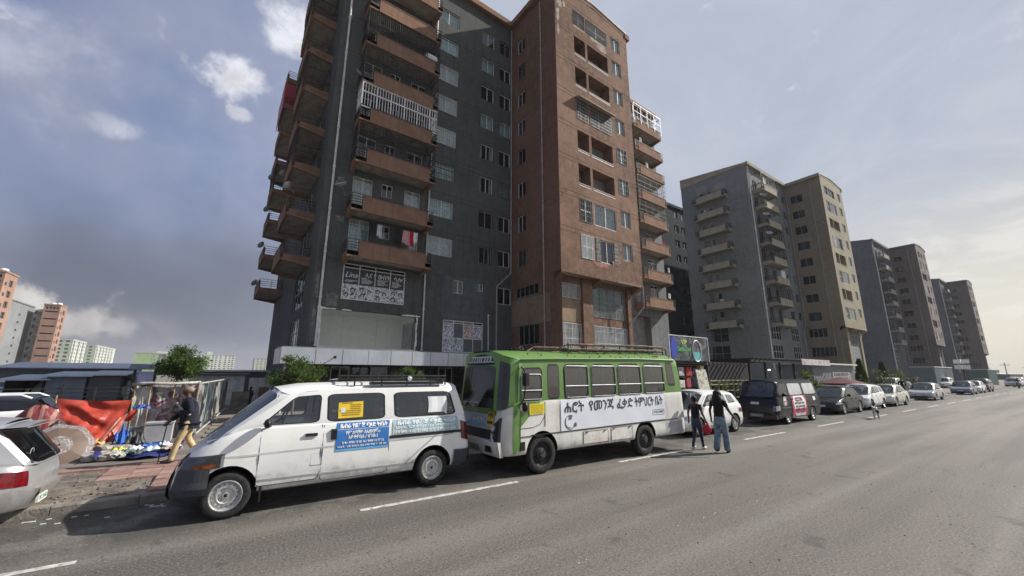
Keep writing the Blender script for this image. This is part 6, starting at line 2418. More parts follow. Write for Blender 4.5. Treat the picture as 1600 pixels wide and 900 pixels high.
add_car('sedan', BLACKP, 'black sedan parked behind the dark blue van', 26.9, 8.2, L=4.35)
add_car('hatch', WHITE, 'small white hatchback between the black and the cream sedans', 31.9, 8.25, rims='steel')
add_car('sedan', CREAM, 'cream sedan parked behind the small white hatchback', 36.9, 8.2, L=4.5)
add_car('sedan', SILVER, 'grey silver sedan parked behind the cream sedan', 48.7, 8.2, L=4.5, R=.30)
add_car('sedan', PALEB, 'blue grey sedan parked behind the silver sedan', 66.5, 8.2)
add_car('sedan', WHITE, 'white sedan half hidden behind the blue grey sedan', 73.5, 8.3)
add_car('suv', DKRED, 'dark maroon four wheel drive behind the white sedan down the road', 80.5, 8.35)
add_car('suv', WHITE, 'white hatchback standing up on the pavement behind the silver sedan', 66.0, 14.2, z=.1)
add_car('suv', WHITE, 'white car on the pavement behind the blue grey sedan', 90, 13.2, z=.1)
for k, (x, pt, lb) in enumerate(((118, SILVER, 'silver car beside the far motorbike rider'), (125.5, WHITE, 'white car just right of the far motorbike rider'), (133, SILVER, 'second last car by the right picture edge'), (142, WHITE, 'last white car at the right picture edge'))):
    add_car('suv' if k % 2 == 0 else 'hatch', pt, lb, x, 8.6 + k * .2)
# left: silver estate cut by the picture edge, and a white four wheel drive behind it
lc = add_car('suv', SILVER, 'silver hatchback cut by the left picture edge, tail towards the white minivan', -6.44, 8.74, rims='alloy', L=4.3, W=.84, zb=.2,
             top=[(0, .6), (.3, .70), (1.0, .80), (3.9, .83), (4.25, .82), (4.3, .78)], roof=[(1.4, 1.36), (2.2, 1.42), (3.4, 1.40), (4.0, 1.34)], pillars=[(.9, 1.6), (2.2, 2.2), (3.1, 3.0), (4.18, 3.78)],
             cells=[(.14, .04, .05, .1), (.04, .05, .05, .1), (.08, .25, .07, .12)], lamps=[(3.93, 4.26, .55, .75, MAT_RED, 'tail_light')],
             ends=[('r', -.46, .46, .20, .46, .05, SILVER, 'bumper')], tail=(.55, .52), rwglass=M['glk'],
             rscreen=[(0, 1, (.06, .06, .04, .07))])
LB = root_B[lc.name]
m = MB()
m.grid(lambda s, t: (lerp(3.80, 4.12, t), lerp(-.66, .66, s), 1.36 + .01 * t - .03 * (2 * s - 1) ** 2), 8, 3)
m.grid(lambda s, t: (lerp(3.80, 4.12, t), lerp(-.66, .66, s), 1.325 + .03 * t - .03 * (2 * s - 1) ** 2), 8, 3)
m.face([(4.12, -.66, 1.34), (4.12, .66, 1.34), (4.12, .66, 1.325), (4.12, -.66, 1.325)])
m.build('spoiler', [SILVER], lc, smooth=True)
m = MB()
pr = LB.rear(-.1, .3, .06)
m.box(pr[0], pr[0] + .03, -.42, -.08, .25, .35)
m.build('number_plate', [MAT_PLATE], lc)
text('ኮድ 2 A47', .09, INKG, lc, (pr[0] + .032, -.39, .275), (PI / 2, 0, PI / 2), width=.28)
m = MB()
m.tube([(4.16, -.42 + .06 * math.cos(a), .96 + .06 * math.sin(a)) for a in [2 * PI * k / 14 for k in range(15)]], .006, 4)
m.build('round_sticker', [mat('sticker_ring', (.4, .4, .4), .5)], lc)
m = MB()
m.tube([(4.27, .1, .90), (4.26, -.5, .89)], .01, 5)
m.build('wiper', [M['black']], lc)
lc2 = add_car('hatch', WHITE, 'white four wheel drive with dark roof and windows behind the silver hatchback on the left', -7.75, 16.3, z=.1, gpaint=BLACKP, glass=M['glk'], roof=[(1.3, 1.32), (2.0, 1.38), (2.8, 1.36), (3.5, 1.31)])
for y in (-.62, .62):
    m = MB()
    m.tube([(1.6, y, 1.35), (1.75, y, 1.42), (3.2, y, 1.42), (3.4, y, 1.33)], .03, 6)
    m.build('roof_rail', [M['wiron']], lc2, smooth=True)
add_car('sedan', paint('taxi_blue', (.30, .42, .52), .3, .2), 'white and pale blue taxi far off at the left edge', -17.2, 48.6, z=.1, group=None, gpaint=WHITE)
m = None
fb = vehicle('bus', 'far off green and white bus at the left edge behind the taxi', 'bus', (-27, 61.5, .1), dict(BSP, strips=[], ends=[], seats=[]))
b2 = vehicle('minibus', 'pale green minibus behind the railing, left of the poster stall', 'van', (-9.5, 36, .1), dict(car_spec('suv', WHITE, **vanp), paint=paint('pale_green', (.42, .50, .42), .35, .3), gpaint=paint('olive', (.10, .14, .08), .35, .3), cellglass={}, glass=M['glc'], ends=[]))
# ------------------------------------------------------------------ people and animals
def skin(name, verts, edges, rads, mm, parent=None, sub=2, root=0, loc=(0, 0, 0)):
    me = bpy.data.meshes.new(name)
    me.from_pydata(verts, edges, [])
    o = bpy.data.objects.new(name, me)
    COL.objects.link(o)
    o.modifiers.new('skin', 'SKIN')
    sv = me.skin_vertices[0].data
    for k, r in enumerate(rads):
        sv[k].radius = r if isinstance(r, tuple) else (r, r)
        sv[k].use_root = (k == root)
    s = o.modifiers.new('sub', 'SUBSURF')
    s.levels = s.render_levels = sub
    dg = bpy.context.evaluated_depsgraph_get()
    out = bpy.data.meshes.new_from_object(o.evaluated_get(dg))
    out.name = name
    bpy.data.objects.remove(o)
    out.materials.clear()
    out.materials.append(mm)
    out.polygons.foreach_set('material_index', [0] * len(out.polygons))
    out.polygons.foreach_set('use_smooth', [True] * len(out.polygons))
    return put(name, out, parent, loc)


class Skel:
    def __init__(s):
        s.v, s.e, s.r = [], [], []

    def add(s, p, r, frm=None):
        s.v.append(tuple(p))
        s.r.append(r)
        if frm is not None:
            s.e.append((frm, len(s.v) - 1))
        return len(s.v) - 1

    def chain(s, pts, frm=None):
        for p, r in pts:
            frm = s.add(p, r, frm)
        return frm


SKIN = mat('skin_brown', (.075, .038, .024), .6, var=.12, scale=9)


def person(label, loc, rotz, h, pose, top, bottom, shoes, hair, fine=False, group=None, sleeve='short', hairstyle='short', wide=.0, extra=None):
    """faces +x; pose: hands (left, right), feet (left, right), lean; z = 0 is the ground"""
    k = h / 1.70
    root = thing('person', label, 'person', loc, rotz, group)
    ln = pose.get('lean', 0.0)
    def T(x, y, z):
        return (x * k + ln * max(0, z - .9) * k, y * k, z * k)
    sh, nk, hd = T(0, 0, 1.36), T(.01, 0, 1.455), T(.03, 0, 1.58)
    hips = {s: T(0, s * .09, .90) for s in (1, -1)}
    shd = {s: T(0, s * .17, 1.37) for s in (1, -1)}
    el = {s: T(*pose['elbow'][0 if s > 0 else 1]) for s in (1, -1)}
    wr = {s: T(*pose['hand'][0 if s > 0 else 1]) for s in (1, -1)}
    kn = {s: T(*pose['knee'][0 if s > 0 else 1]) for s in (1, -1)}
    an = {s: T(*pose['foot'][0 if s > 0 else 1]) for s in (1, -1)}
    S = Skel()
    p = S.add(T(0, 0, .95), (.12 * k, .14 * k))
    c = S.chain([(T(0, 0, 1.12), (.095 * k, .12 * k)), (sh, (.10 * k, .125 * k))], p)
    n = S.chain([(nk, .05 * k), (T(.022, 0, 1.515), (.062 * k, .058 * k)), (hd, (.088 * k, .074 * k)), (T(.012, 0, 1.655), (.07 * k, .06 * k))], c)
    hm = n - 1
    S.add(T(.125, 0, 1.565), .014 * k, hm)                      # nose
    for s in (1, -1):
        a = S.chain([(shd[s], .05 * k), (el[s], .038 * k), (wr[s], .026 * k)], c)
        d = (Vector(wr[s]) - Vector(el[s])).normalized()
        palm = Vector(wr[s]) + d * .055 * k
        pi = S.add(palm, (.022 * k, .034 * k), a)
        side = d.cross(Vector((0, s, 0))).normalized()
        curl = Vector((0, -s * .5, 0)) if not pose.get('grip') else d.cross(side) * -.6
        for q, (off, L_) in enumerate(((-.027, .075), (-.009, .085), (.009, .08), (.027, .062))):
            b = palm + side * off * k + d * .02 * k
            i = S.add(b, .0095 * k, pi)
            S.chain([(b + d * L_ * .5 * k + curl * .012, .0088 * k), (b + d * L_ * .85 * k + curl * .045 * k, .0075 * k)], i)
        S.chain([(palm - side * .035 * k - d * .02 * k, .011 * k), (palm - side * .055 * k + d * .015 * k, .0095 * k), (palm - side * .055 * k + d * .045 * k, .008 * k)], pi)
        l = S.chain([(hips[s], .085 * k), (kn[s], .055 * k), (an[s], .038 * k)], p)
        S.chain([(T(pose['foot'][0 if s > 0 else 1][0] + .15, s * .1 if len(pose['foot'][0]) < 3 else pose['foot'][0 if s > 0 else 1][1] * 1.15, max(.03, pose['foot'][0 if s > 0 else 1][2] - .05)), .03 * k)], l)
    body = skin('body', S.v, S.e, S.r, SKIN, root, 2)
    # eyes and mouth
    m = MB()
    for s in (1, -1):
        e = T(.108, s * .032, 1.588)
        m.sphere(e, .011 * k, 8, 5, 0)
    e = T(.108, 0, 1.522)
    m.box(e[0] - .004, e[0] + .004, -.022 * k, .022 * k, e[2] - .004, e[2] + .004, 1)
    m.build('face_features', [INK, mat('lip', (.09, .03, .03), .6)], body)
    m = MB()
    for s in (1, -1):
        m.sphere(T(.02, s * .078, 1.575), .024 * k, 8, 5, 0, (.8, .4, 1.3))
    m.build('ear', [SKIN], body, smooth=True)
    # clothes
    G = Skel()
    w = wide
    c0 = G.add(T(0, 0, .915), (.132 * k + w, .158 * k + w))
    c1 = G.chain([(T(0, 0, 1.10), (.118 * k + w, .145 * k + w)), (T(0, 0, 1.27), (.125 * k + w, .155 * k + w)), (T(0, 0, 1.40), (.085 * k, .10 * k))], c0)
    G.add(T(.005, 0, 1.45), (.06 * k, .06 * k), c1)
    if pose.get('hem'):
        G.chain([(T(0, 0, .86), (.15 * k + w, .18 * k + w)), (T(0, 0, pose['hem']), (.155 * k + w, .185 * k + w))], c0)
    for s in (1, -1):
        a = G.chain([(shd[s], .066 * k + w * .5), (tuple(lerp(x, y, .55 if sleeve == 'short' else 1) for x, y in zip(shd[s], el[s])), .058 * k + w * .4)], c1)
        if sleeve == 'long':
            G.chain([(tuple(lerp(x, y, .93) for x, y in zip(el[s], wr[s])), .043 * k + w * .3)], a)
    skin('shirt' if sleeve == 'short' else 'jacket', G.v, G.e, G.r, top, root, 2)
    L = Skel()
    l0 = L.add(T(0, 0, 1.06), (.112 * k, .138 * k))
    l1 = L.add(T(-.01, 0, .88), (.135 * k, .15 * k), l0)
    fl = pose.get('flare', .0)
    for s in (1, -1):
        L.chain([(T(0 + pose['knee'][0 if s > 0 else 1][0] * .3, s * .095, .76), .102 * k), (kn[s], .068 * k + fl * .5), (tuple(lerp(x, y, .5) for x, y in zip(kn[s], an[s])), .056 * k + fl * .9), ((an[s][0], an[s][1], an[s][2] + .03), .050 * k + fl * 1.1), ((an[s][0], an[s][1], max(.035, an[s][2] - .055)), .048 * k + fl * 1.1)], l1)
    skin('trousers', L.v, L.e, L.r, bottom, root, 2)
    for q in (0, 1):
        f = pose['foot'][q]
        m = MB()
        m.sphere((f[0] * k + .055 * k, f[1] * k * 1.08, max(.045, f[2] * k - .045)), .05 * k, 10, 6, 0, (2.55, .95, .85))
        so_ = m.build('shoe', [shoes], root, smooth=True)
        if pose.get('tip', (0, 0))[q]:
            pass
    if hairstyle == 'long':
        m = MB()
        m.sphere(T(-.005, 0, 1.60), .118 * k, 14, 10, 0, (1.0, .98, 1.05))
        m.sphere(T(-.075, 0, 1.46), .115 * k, 14, 10, 0, (.75, 1.15, 1.55))
        m.sphere(T(-.09, .05, 1.36), .075 * k, 10, 8, 0, (.7, 1.2, 1.5))
        m.sphere(T(-.09, -.05, 1.37), .075 * k, 10, 8, 0, (.7, 1.2, 1.6))
    elif hairstyle == 'short':
        m = MB()
        m.sphere(T(-.004, 0, 1.60), .104 * k, 14, 10, 0, (1.0, .92, 1.0))
    elif hairstyle == 'bun':
        m = MB()
        m.sphere(T(-.004, 0, 1.60), .108 * k, 14, 10, 0, (1.0, .92, 1.0))
        m.sphere(T(-.10, 0, 1.60), .05 * k, 10, 8, 0)
    elif hairstyle == 'cap':
        m = MB()
        m.sphere(T(0.0, 0, 1.625), .112 * k, 16, 10, 0, (1.02, .95, .72))
        m.grid(lambda s, t: T(.06 + .12 * t * math.sin(PI * (.15 + .7 * s)), lerp(-.085, .085, s) * (1 - .25 * t), 1.615 - .025 * t), 8, 3)
    m.build('cap' if hairstyle == 'cap' else 'hair', [hair], root, smooth=True)
    return root, T


mat('jeans_blue', (.17, .225, .27), .9, var=.35, scale=6, bump=.4, bscale=30)
mat('jeans_dark', (.035, .045, .075), .9, var=.3, scale=7, bump=.4, bscale=30)
mat('top_black', (.008, .008, .009), .9, var=.3)
mat('hair_black', (.006, .005, .005), .7, var=.4, scale=30, bump=.8, bscale=40)
mat('shoe_dark', (.02, .02, .022), .6)
mat('shoe_white', (.5, .48, .45), .6)
mat('jacket_navy', (.012, .014, .026), .9, var=.3, scale=5, bump=.5, bscale=14)
mat('chino', (.46, .36, .20), .9, var=.15, scale=5, bump=.6, bscale=12)
mat('cap_tan', (.24, .19, .13), .9, var=.2)

WALK = dict(elbow=[(-.06, .25, 1.13), (-.04, -.27, 1.13)], hand=[(.06, .27, .92), (.02, -.33, .90)], knee=[(.05, .10, .50), (.06, -.10, .50)], foot=[(-.10, .11, .11), (.12, -.11, .085)], flare=0.0)
person('woman with long black hair in black top and wide blue jeans', (11.42, 6.28, 0), R(8), 1.66,
       dict(WALK, elbow=[(-.02, .24, 1.13), (-.03, -.30, 1.13)], hand=[(.05, .25, .91), (.06, -.42, .92)], flare=.038, foot=[(-.16, .09, .12), (.10, -.10, .085)], knee=[(.0, .09, .50), (.06, -.10, .50)]),
       MATS['top_black'], MATS['jeans_blue'], MATS['shoe_dark'], MATS['hair_black'], hairstyle='long')
pw_, T_ = person('woman in black top and dark jeans with short hair, carrying a red bag', (11.35, 6.95, 0), R(2), 1.50,
                 dict(WALK, elbow=[(-.03, .24, 1.13), (-.05, -.27, 1.13)], hand=[(.02, .26, .91), (.0, -.34, .90)], flare=-.004, grip=True), MATS['top_black'], MATS['jeans_dark'], MATS['shoe_white'], MATS['hair_black'], hairstyle='short')
bag = thing('handbag', 'bright red round bag in the hand of the shorter woman', 'bag', (0, 0, 0))
_k = 1.5 / 1.7
bag.location = pw_.matrix_basis @ Vector((.0, -.345 * _k, .58))
redb = mat('bag_red', (.50, .012, .035), .5, var=.2, scale=5, bump=.5, bscale=10)
m = MB()
m.sphere((0, 0, 0), .13, 14, 10, 0, (.75, 1, 1.05))
bb = m.build('pouch', [redb], bag, smooth=True)
m = MB()
m.tube([(0, -.05, .1), (0, -.03, .2), (0, 0, .225), (0, .03, .2), (0, .05, .1)], .012, 6)
m.build('handle', [redb], bag, smooth=True)

man_pose = dict(lean=.16, elbow=[(-.02, .24, 1.12), (.10, -.25, 1.12)], hand=[(.22, .10, 1.12), (.36, -.16, .90)], knee=[(.16, .09, .50), (-.02, -.10, .50)], foot=[(.24, .09, .085), (-.26, -.10, .12)], hem=.75, flare=.014, grip=True)
mp, mT = person('man in a tan cap, navy jacket and beige trousers, walking with a cane', (-.66, 12.25, .14), R(186), 1.66, man_pose, MATS['jacket_navy'], MATS['chino'], MATS['shoe_dark'], MATS['cap_tan'],
                sleeve='long', hairstyle='cap', wide=.04)
m = MB()
m.tube([(.30, .02, 1.30), (.16, .14, 1.12), (.02, .17, 1.02)], .028, 6)
m.build('scarf', [mat('scarf_grey', (.30, .30, .29), .9)], mp, smooth=True)
cane = thing('cane', 'thin black cane held by the man in the cap', 'cane', mp.matrix_basis @ Vector((.42, -.17, .0)), R(186))
m = MB()
m.tube([(.02, 0, .0), (.0, 0, .45), (-.03, 0, .84), (-.045, 0, .90)], .011, 8)
m.tube([(-.045, 0, .90), (.02, 0, .915)], .014, 8)
m.build('shaft', [M['black']], cane, smooth=True)

STAND = dict(elbow=[(-.02, .24, 1.13), (-.02, -.24, 1.13)], hand=[(.06, .26, .90), (.06, -.26, .90)], knee=[(.02, .09, .50), (.02, -.09, .50)], foot=[(0, .1, .085), (0, -.1, .085)])
person('far off person in blue beside the taxi at the left edge', (-11.6, 44.2, .1), R(200), 1.7, WALK, mat('top_blue', (.03, .06, .30), .9), MATS['jeans_dark'], MATS['shoe_dark'], MATS['hair_black'])
person('person in dark clothes standing at the far end of the alley', (1.05, 28.4, .1), R(220), 1.25, STAND, MATS['top_black'], MATS['jeans_dark'], MATS['shoe_dark'], MATS['hair_black'], sleeve='long')
person('person in dark clothes by the pavement, left of the person in pink', (58.2, 12.0, .1), R(180), 1.7, WALK, MATS['top_black'], MATS['jeans_dark'], MATS['shoe_dark'], MATS['hair_black'], sleeve='long')
person('person in a dusky pink top on the pavement beyond the cream sedan', (61.4, 11.6, .1), R(20), 1.65, STAND, mat('top_pink', (.25, .08, .09), .9), MATS['jeans_dark'], MATS['shoe_dark'], MATS['hair_black'], hairstyle='bun')
t = thing('sack', 'pale stuffed sack carried beside the person in dark clothes', 'sack', (58.9, 11.7, .75))
m = MB()
m.sphere((0, 0, .2), .42, 12, 8, 0, (.9, .8, 1.2))
m.build('bag', [mat('sack_pale', (.5, .49, .46), .9, bump=.6, bscale=6)], t, smooth=True)
# motorbike with its rider, far down the road
mb_ = thing('motorbike', 'dark motorbike coming down the road at the far right', 'motorbike', (108.5, 8.0, 0), PI)
m = MB()
m.tube([(-.65, 0, .32), (-.2, 0, .45), (.25, 0, .45), (.5, 0, .8), (.65, 0, .32)], .045, 6)
m.sphere((.12, 0, .82), .18, 10, 8, 0, (1.6, .8, .8))
m.box(-.65, -.05, -.12, .12, .76, .86)
m.box(-.2, .25, -.14, .14, .35, .62)
m.tube([(.48, -.36, 1.05), (.52, 0, .98), (.48, .36, 1.05)], .02, 6)
m.build('frame', [M['black']], mb_, smooth=40)
for x in (-.65, .68):
    m = MB()
    m.lathe([(.24, -.05), (.30, -.05), (.32, 0), (.30, .05), (.24, .05), (.24, -.05)], 20, 'y', (x, 0, .32))
    m.build('wheel', [M['rubber']], mb_, smooth=40)
m = MB()
m.lathe([(.1, .0), (.08, .05), (0, .06)], 12, 'x', (.62, 0, .92))
m.build('headlight', [MAT_LAMP], mb_, smooth=True)
person('rider in dark clothes on the far motorbike', (108.7, 8.0, 0), PI, 1.7, dict(elbow=[(.18, .28, 1.1), (.18, -.28, 1.1)], hand=[(.40, .32, 1.06), (.40, -.32, 1.06)], knee=[(.34, .22, .78), (.34, -.22, .78)], foot=[(.12, .2, .38), (.12, -.2, .38)], lean=.05),
       MATS['top_black'], MATS['jeans_dark'], MATS['shoe_dark'], M['black'], sleeve='long')


def dog():
    root = thing('dog', 'white dog with dark patches trotting away on the road', 'dog', (26.45, 6.62, 0), R(18))
    S = Skel()
    p = S.add((-.22, 0, .47), (.085, .10))
    c = S.chain([((-.05, 0, .455), (.085, .10)), ((.14, 0, .455), (.105, .12)), ((.24, 0, .49), (.10, .10))], p)
    n = S.chain([((.34, 0, .60), .065), ((.40, 0, .66), (.062, .065))], c)
    S.chain([((.48, 0, .645), .038), ((.54, 0, .63), .026)], n)
    for s in (1, -1):
        S.chain([((.39, s * .05, .72), .022), ((.37, s * .065, .765), .01)], n)
        S.chain([((.21, s * .075, .34), .045), ((.20 + s * .05, s * .075, .18), .024), ((.21 + s * .07, s * .075, .04), .02), ((.25 + s * .07, s * .075, .02), .02)], c - 1)
        S.chain([((-.24, s * .075, .36), .06), ((-.18 - s * .04, s * .08, .25), .035), ((-.29 - s * .05, s * .08, .15), .02), ((-.27 - s * .05, s * .08, .03), .019), ((-.23 - s * .05, s * .08, .018), .019)], p)
    S.chain([((-.31, 0, .50), .025), ((-.38, 0, .58), .018), ((-.38, 0, .68), .012)], p)
    m = bpy.data.materials.new('dog_coat')
    m.use_nodes = True
    t = NT(m.node_tree)
    oc = t.n('ShaderNodeTexCoord').outputs['Object']
    n = t.noise(oc, 3.6, 1, .4)
    col = t.mix(t.ramp(n, .53, .57), (.62, .58, .52), (.035, .03, .028))
    t.n('ShaderNodeOutputMaterial', {0: t.n('ShaderNodeBsdfPrincipled', {'Base Color': col, 'Roughness': .9}).outputs[0]})
    b = skin('body', S.v, S.e, S.r, m, root, 2)
    e = MB()
    for s in (1, -1):
        e.sphere((.455, s * .042, .675), .011, 6, 4)
    e.sphere((.562, 0, .638), .016, 8, 5)
    e.build('face_features', [INK], b)


dog()


# ------------------------------------------------------------------ trees and plants
def leaf_mat(name, a, b):
    m = bpy.data.materials.new(name)
    m.use_nodes = True
    t = NT(m.node_tree)
    oc = t.n('ShaderNodeTexCoord').outputs['Object']
    n = t.noise(oc, 9, 2, .7)
    n2 = t.noise(oc, 1.5, 2)
    col = t.mix(t.ramp(n, .3, .7), a, b)
    col = t.mix(t.math('MULTIPLY', t.ramp(n2, .5, .7), .4), col, tuple(c * 1.7 for c in b))
    p = t.n('ShaderNodeBsdfPrincipled', {'Base Color': col, 'Roughness': .6, 'Specular IOR Level': .2})
    tr = t.n('ShaderNodeBsdfTranslucent', {0: t.mix(.5, col, (.2, .3, .04))})
    t.n('ShaderNodeOutputMaterial', {0: t.n('ShaderNodeMixShader', {0: .28, 1: p.outputs[0], 2: tr.outputs[0]}).outputs[0]})
    return m


LEAF = leaf_mat('leaf_ficus', (.016, .038, .009), (.085, .135, .034))
LEAF2 = leaf_mat('leaf_dark', (.015, .032, .012), (.045, .075, .025))
BARK = mat('bark', (.16, .13, .10), .95, var=.3, scale=8, bump=.8, bscale=20)


def leaves(mb, c, rx, rz, n, size, seed, clumps=34, holes=True):
    r = random.Random(seed)
    cl = []
    for k in range(clumps):
        d = Vector((r.gauss(0, 1), r.gauss(0, 1), r.gauss(0, .9))).normalized()
        q = r.uniform(.35, .98)
        cl.append((Vector((c[0] + d.x * rx * q, c[1] + d.y * rx * q, c[2] + d.z * rz * q)), r.uniform(.16, .34) * rx))
    for k in range(n):
        cc, cr = r.choice(cl)
        p = cc + Vector((r.gauss(0, 1), r.gauss(0, 1), r.gauss(0, .8))) * cr * .55
        s = size * r.uniform(.6, 1.25)
        out = (p - Vector(c)).normalized()
        d = (out + Vector((r.uniform(-1, 1), r.uniform(-1, 1), r.uniform(-1.2, .5))) * .9).normalized()
        w = d.orthogonal().normalized()
        w = (Matrix.Rotation(r.uniform(0, 6.28), 3, d) @ w)
        b = p + d * s
        m1 = p + d * s * .45 + w * s * .27
        m2 = p + d * s * .45 - w * s * .27
        mb.face([p, m1, b, m2])


def tree(label, x, y, crown_z, rx, rz, n, size, seed, z=.1, trunk=.05, group='clipped street trees', lm=None, name='street_tree', lean=0.0):
    t = thing(name, label, 'tree', (x, y, z), 0, group)
    r = random.Random(seed)
    m = MB()
    cz = crown_z - z
    m.tube([(0, 0, 0), (.02 + lean * .3, .01, cz * .3), (-.01 + lean * .7, 0, cz * .6), (lean, .01, cz - rz * .3)], trunk, 8, 0, trunk * .65)
    for k in range(9):
        a = r.uniform(0, 6.28)
        p0 = (lean, 0, cz - rz * r.uniform(.5, .95))
        m.tube([p0, (lean + math.cos(a) * rx * .4, math.sin(a) * rx * .4, cz - rz * .1), (lean + math.cos(a) * rx * .8, math.sin(a) * rx * .8, cz + rz * r.uniform(-.2, .5))], trunk * .45, 5, 0, .008)
    m.build('trunk', [BARK], t, smooth=True)
    m = MB()
    leaves(m, (lean, 0, cz), rx, rz, n, size, seed)
    m.build('crown', [lm or LEAF], t, fix=False)
    return t


tree('round clipped street tree rising behind the poster stall', -1.83, 22.0, 2.42, .84, .66, 9000, .095, 1)
tree('round clipped street tree behind the windscreen of the white minivan', 2.45, 21.0, 2.12, 1.10, .72, 10000, .10, 2)
tree('round clipped street tree showing just over the roof rack of the white minivan', 7.85, 21.0, 1.95, .78, .56, 4500, .10, 3)


def bush(label, x, y, rx, rz, n, size, seed, lm=LEAF2, z=.1, group=None, cone=False):
    t = thing('bush', label, 'bush', (x, y, z), 0, group)
    m = MB()
    if cone:
        r = random.Random(seed)
        for k in range(n):
            h = r.random() ** .8
            rr = rx * (1 - h) ** .8 * math.sqrt(r.random())
            a = r.uniform(0, 6.28)
            p = Vector((rr * math.cos(a), rr * math.sin(a), h * rz * 2))
            d = Vector((math.cos(a) * .6, math.sin(a) * .6, .8)).normalized()
            w = d.orthogonal().normalized() * size * .25
            m.face([p, p + d * size * .5 + w, p + d * size, p + d * size * .5 - w])
    else:
        leaves(m, (0, 0, rz), rx, rz, n, size, seed, 14)
    m.build('foliage', [lm], t, fix=False)
    m = MB()
    for k in range(5):
        a = k * 1.3
        m.tube([(0, 0, 0), (math.cos(a) * rx * .3, math.sin(a) * rx * .3, rz), (math.cos(a) * rx * .55, math.sin(a) * rx * .55, rz * 1.4)], .03, 5)
    m.build('stem', [BARK], t)
    return t


for k, (x, y, rx, rz, lb) in enumerate(((25.4, 16.2, 1.3, 1.5, 'tall dark bush behind the timber fence, right beside the kiosk'), (28.6, 18.6, 1.4, 1.5, 'dark bush behind the timber fence next to the pergola'),
                                        (26.6, 15.2, 1.3, .9, 'low bush behind the left part of the timber fence'), (29.3, 14.9, 1.2, .85, 'low bush behind the right part of the timber fence'),
                                        (33.0, 12.2, 1.2, .95, 'leafy bush above the roof of the dark van, left one'), (35.6, 12.2, 1.1, 1.15, 'light green bush above the roof of the dark van, beside the grey container'))):
    bush(lb, x, y, rx, rz, 1300, .2, 30 + k, LEAF if k in (5, 2) else LEAF2)
bush('narrow dark cypress by the slate tower, left one', 63, 16.5, .8, 1.9, 1500, .3, 50, cone=True)
bush('narrow dark cypress by the slate tower, right one', 72, 16.5, .8, 1.8, 1500, .3, 51, cone=True)
bush('round dark bush above the cream sedan', 66, 14.8, 1.5, 1.3, 1500, .22, 52)
bush('dark bushes behind the white car on the pavement', 78, 16.5, 2.2, 1.3, 1500, .25, 53)

# ------------------------------------------------------------------ left: stalls, sheets and things on the pavement
Z0 = .14
tarp_m = mat('tarp_red', (.36, .045, .026), .42, var=.22, scale=4, bump=.9, bscale=7)
tp = thing('tarpaulin', 'bright red tarpaulin hung up as a wind break between poles', 'tarpaulin', (-3.0, 15.8, 0))
m = MB()
C = [(-.73, 1.45), (.75, 1.36), (.64, .32), (-.38, .50)]


def tarp(s, t):
    a = (lerp(C[0][0], C[1][0], s), lerp(C[0][1], C[1][1], s) - .05 * math.sin(PI * s))
    b = (lerp(C[3][0], C[2][0], s), lerp(C[3][1], C[2][1], s) - .13 * math.sin(PI * s))
    f = .09 * math.sin((s * 1.1 + t * .9) * 9) * t * (1 - .4 * t) + .07 * math.sin(t * 15 - s * 6 + math.sin(s * 7)) * math.sin(PI * s) + .02 * math.sin(s * 34 + t * 13) * t + .05 * math.sin(PI * t) * math.sin(PI * s)
    return (lerp(a[0], b[0], t), -.55 * t * t - f - .12 * math.sin(PI * s) * t, lerp(a[1], b[1], t) + .01 * math.sin(s * 23) * t)


m.grid(tarp, 60, 40)
m.build('sheet', [tarp_m], tp, smooth=True)
m = MB()
m.grid(lambda s, t: (.72 + .18 * s + .03 * math.sin(t * 6), -.05 - .06 * math.sin(s * 5 + t * 4), 1.05 - .28 * t + .05 * s), 8, 8)
m.build('corner', [tarp_m], tp, smooth=True)
pole = mat('pole_wood', (.30, .22, .15), .9, var=.3, scale=9)
for k, (a, b, lb) in enumerate((((-2.28, 15.0, .95), (-2.58, 14.75, .36), 'short stick leaning in front of the red tarpaulin'), ((-3.76, 15.85, .12), (-3.74, 15.85, 1.52), 'pole at the left corner of the red tarpaulin'),
                                ((-2.2, 15.9, .12), (-2.24, 15.85, 1.42), 'pole at the right corner of the red tarpaulin'))):
    m = MB()
    m.tube([a, tuple((p + q) / 2 + .01 for p, q in zip(a, b)), b], .022, 6)
    tag(m.build('wooden_pole', [pole], None, smooth=True), lb, 'pole', 'poles by the tarpaulin')
# heap under a dark red striped sheet
t = thing('covered_bundle', 'heap wrapped in a dark red striped sheet, left of the red tarpaulin', 'bundle', (-3.78, 15.0, Z0))
m = MB()
m.lathe([(0.36 + .05 * math.sin(k * 1.7), h) for k, h in enumerate([0, .2, .45, .7, .9])] + [(.24, 1.08), (.08, 1.17), (0, 1.18)], 26)
for i, (x, y, z) in enumerate(m.v):
    a = math.atan2(y, x)
    q = 1 + .10 * math.sin(a * 7 + z * 2) + .05 * math.sin(a * 13 + z)
    m.v[i] = (x * q, y * q * .8, z + .03 * math.sin(a * 5))
stp = bpy.data.materials.new('striped_sheet')
stp.use_nodes = True
_t = NT(stp.node_tree)
_oc = _t.n('ShaderNodeTexCoord').outputs['Object']
_wv = _t.n('ShaderNodeTexWave', {'Vector': _oc, 'Scale': 1.6, 'Distortion': 2.5, 'Detail': 2.0}).outputs[1]
_c = _t.mix(_t.ramp(_wv, .55, .8), (.15, .022, .026), (.30, .15, .12))
_t.n('ShaderNodeOutputMaterial', {0: _t.n('ShaderNodeBsdfPrincipled', {'Base Color': _c, 'Roughness': .6}).outputs[0]})
m.build('sheet', [stp], t, smooth=True)
m = MB()
m.sphere((.42, -.1, .55), .2, 12, 8, 0, (.8, .7, 1.3))
m.build('dark_bag', [mat('bag_dotted', (.02, .02, .022), .6, dirt=(.5, .5, .48), dirt_amt=.8, dirt_scale=16)], t, smooth=True)
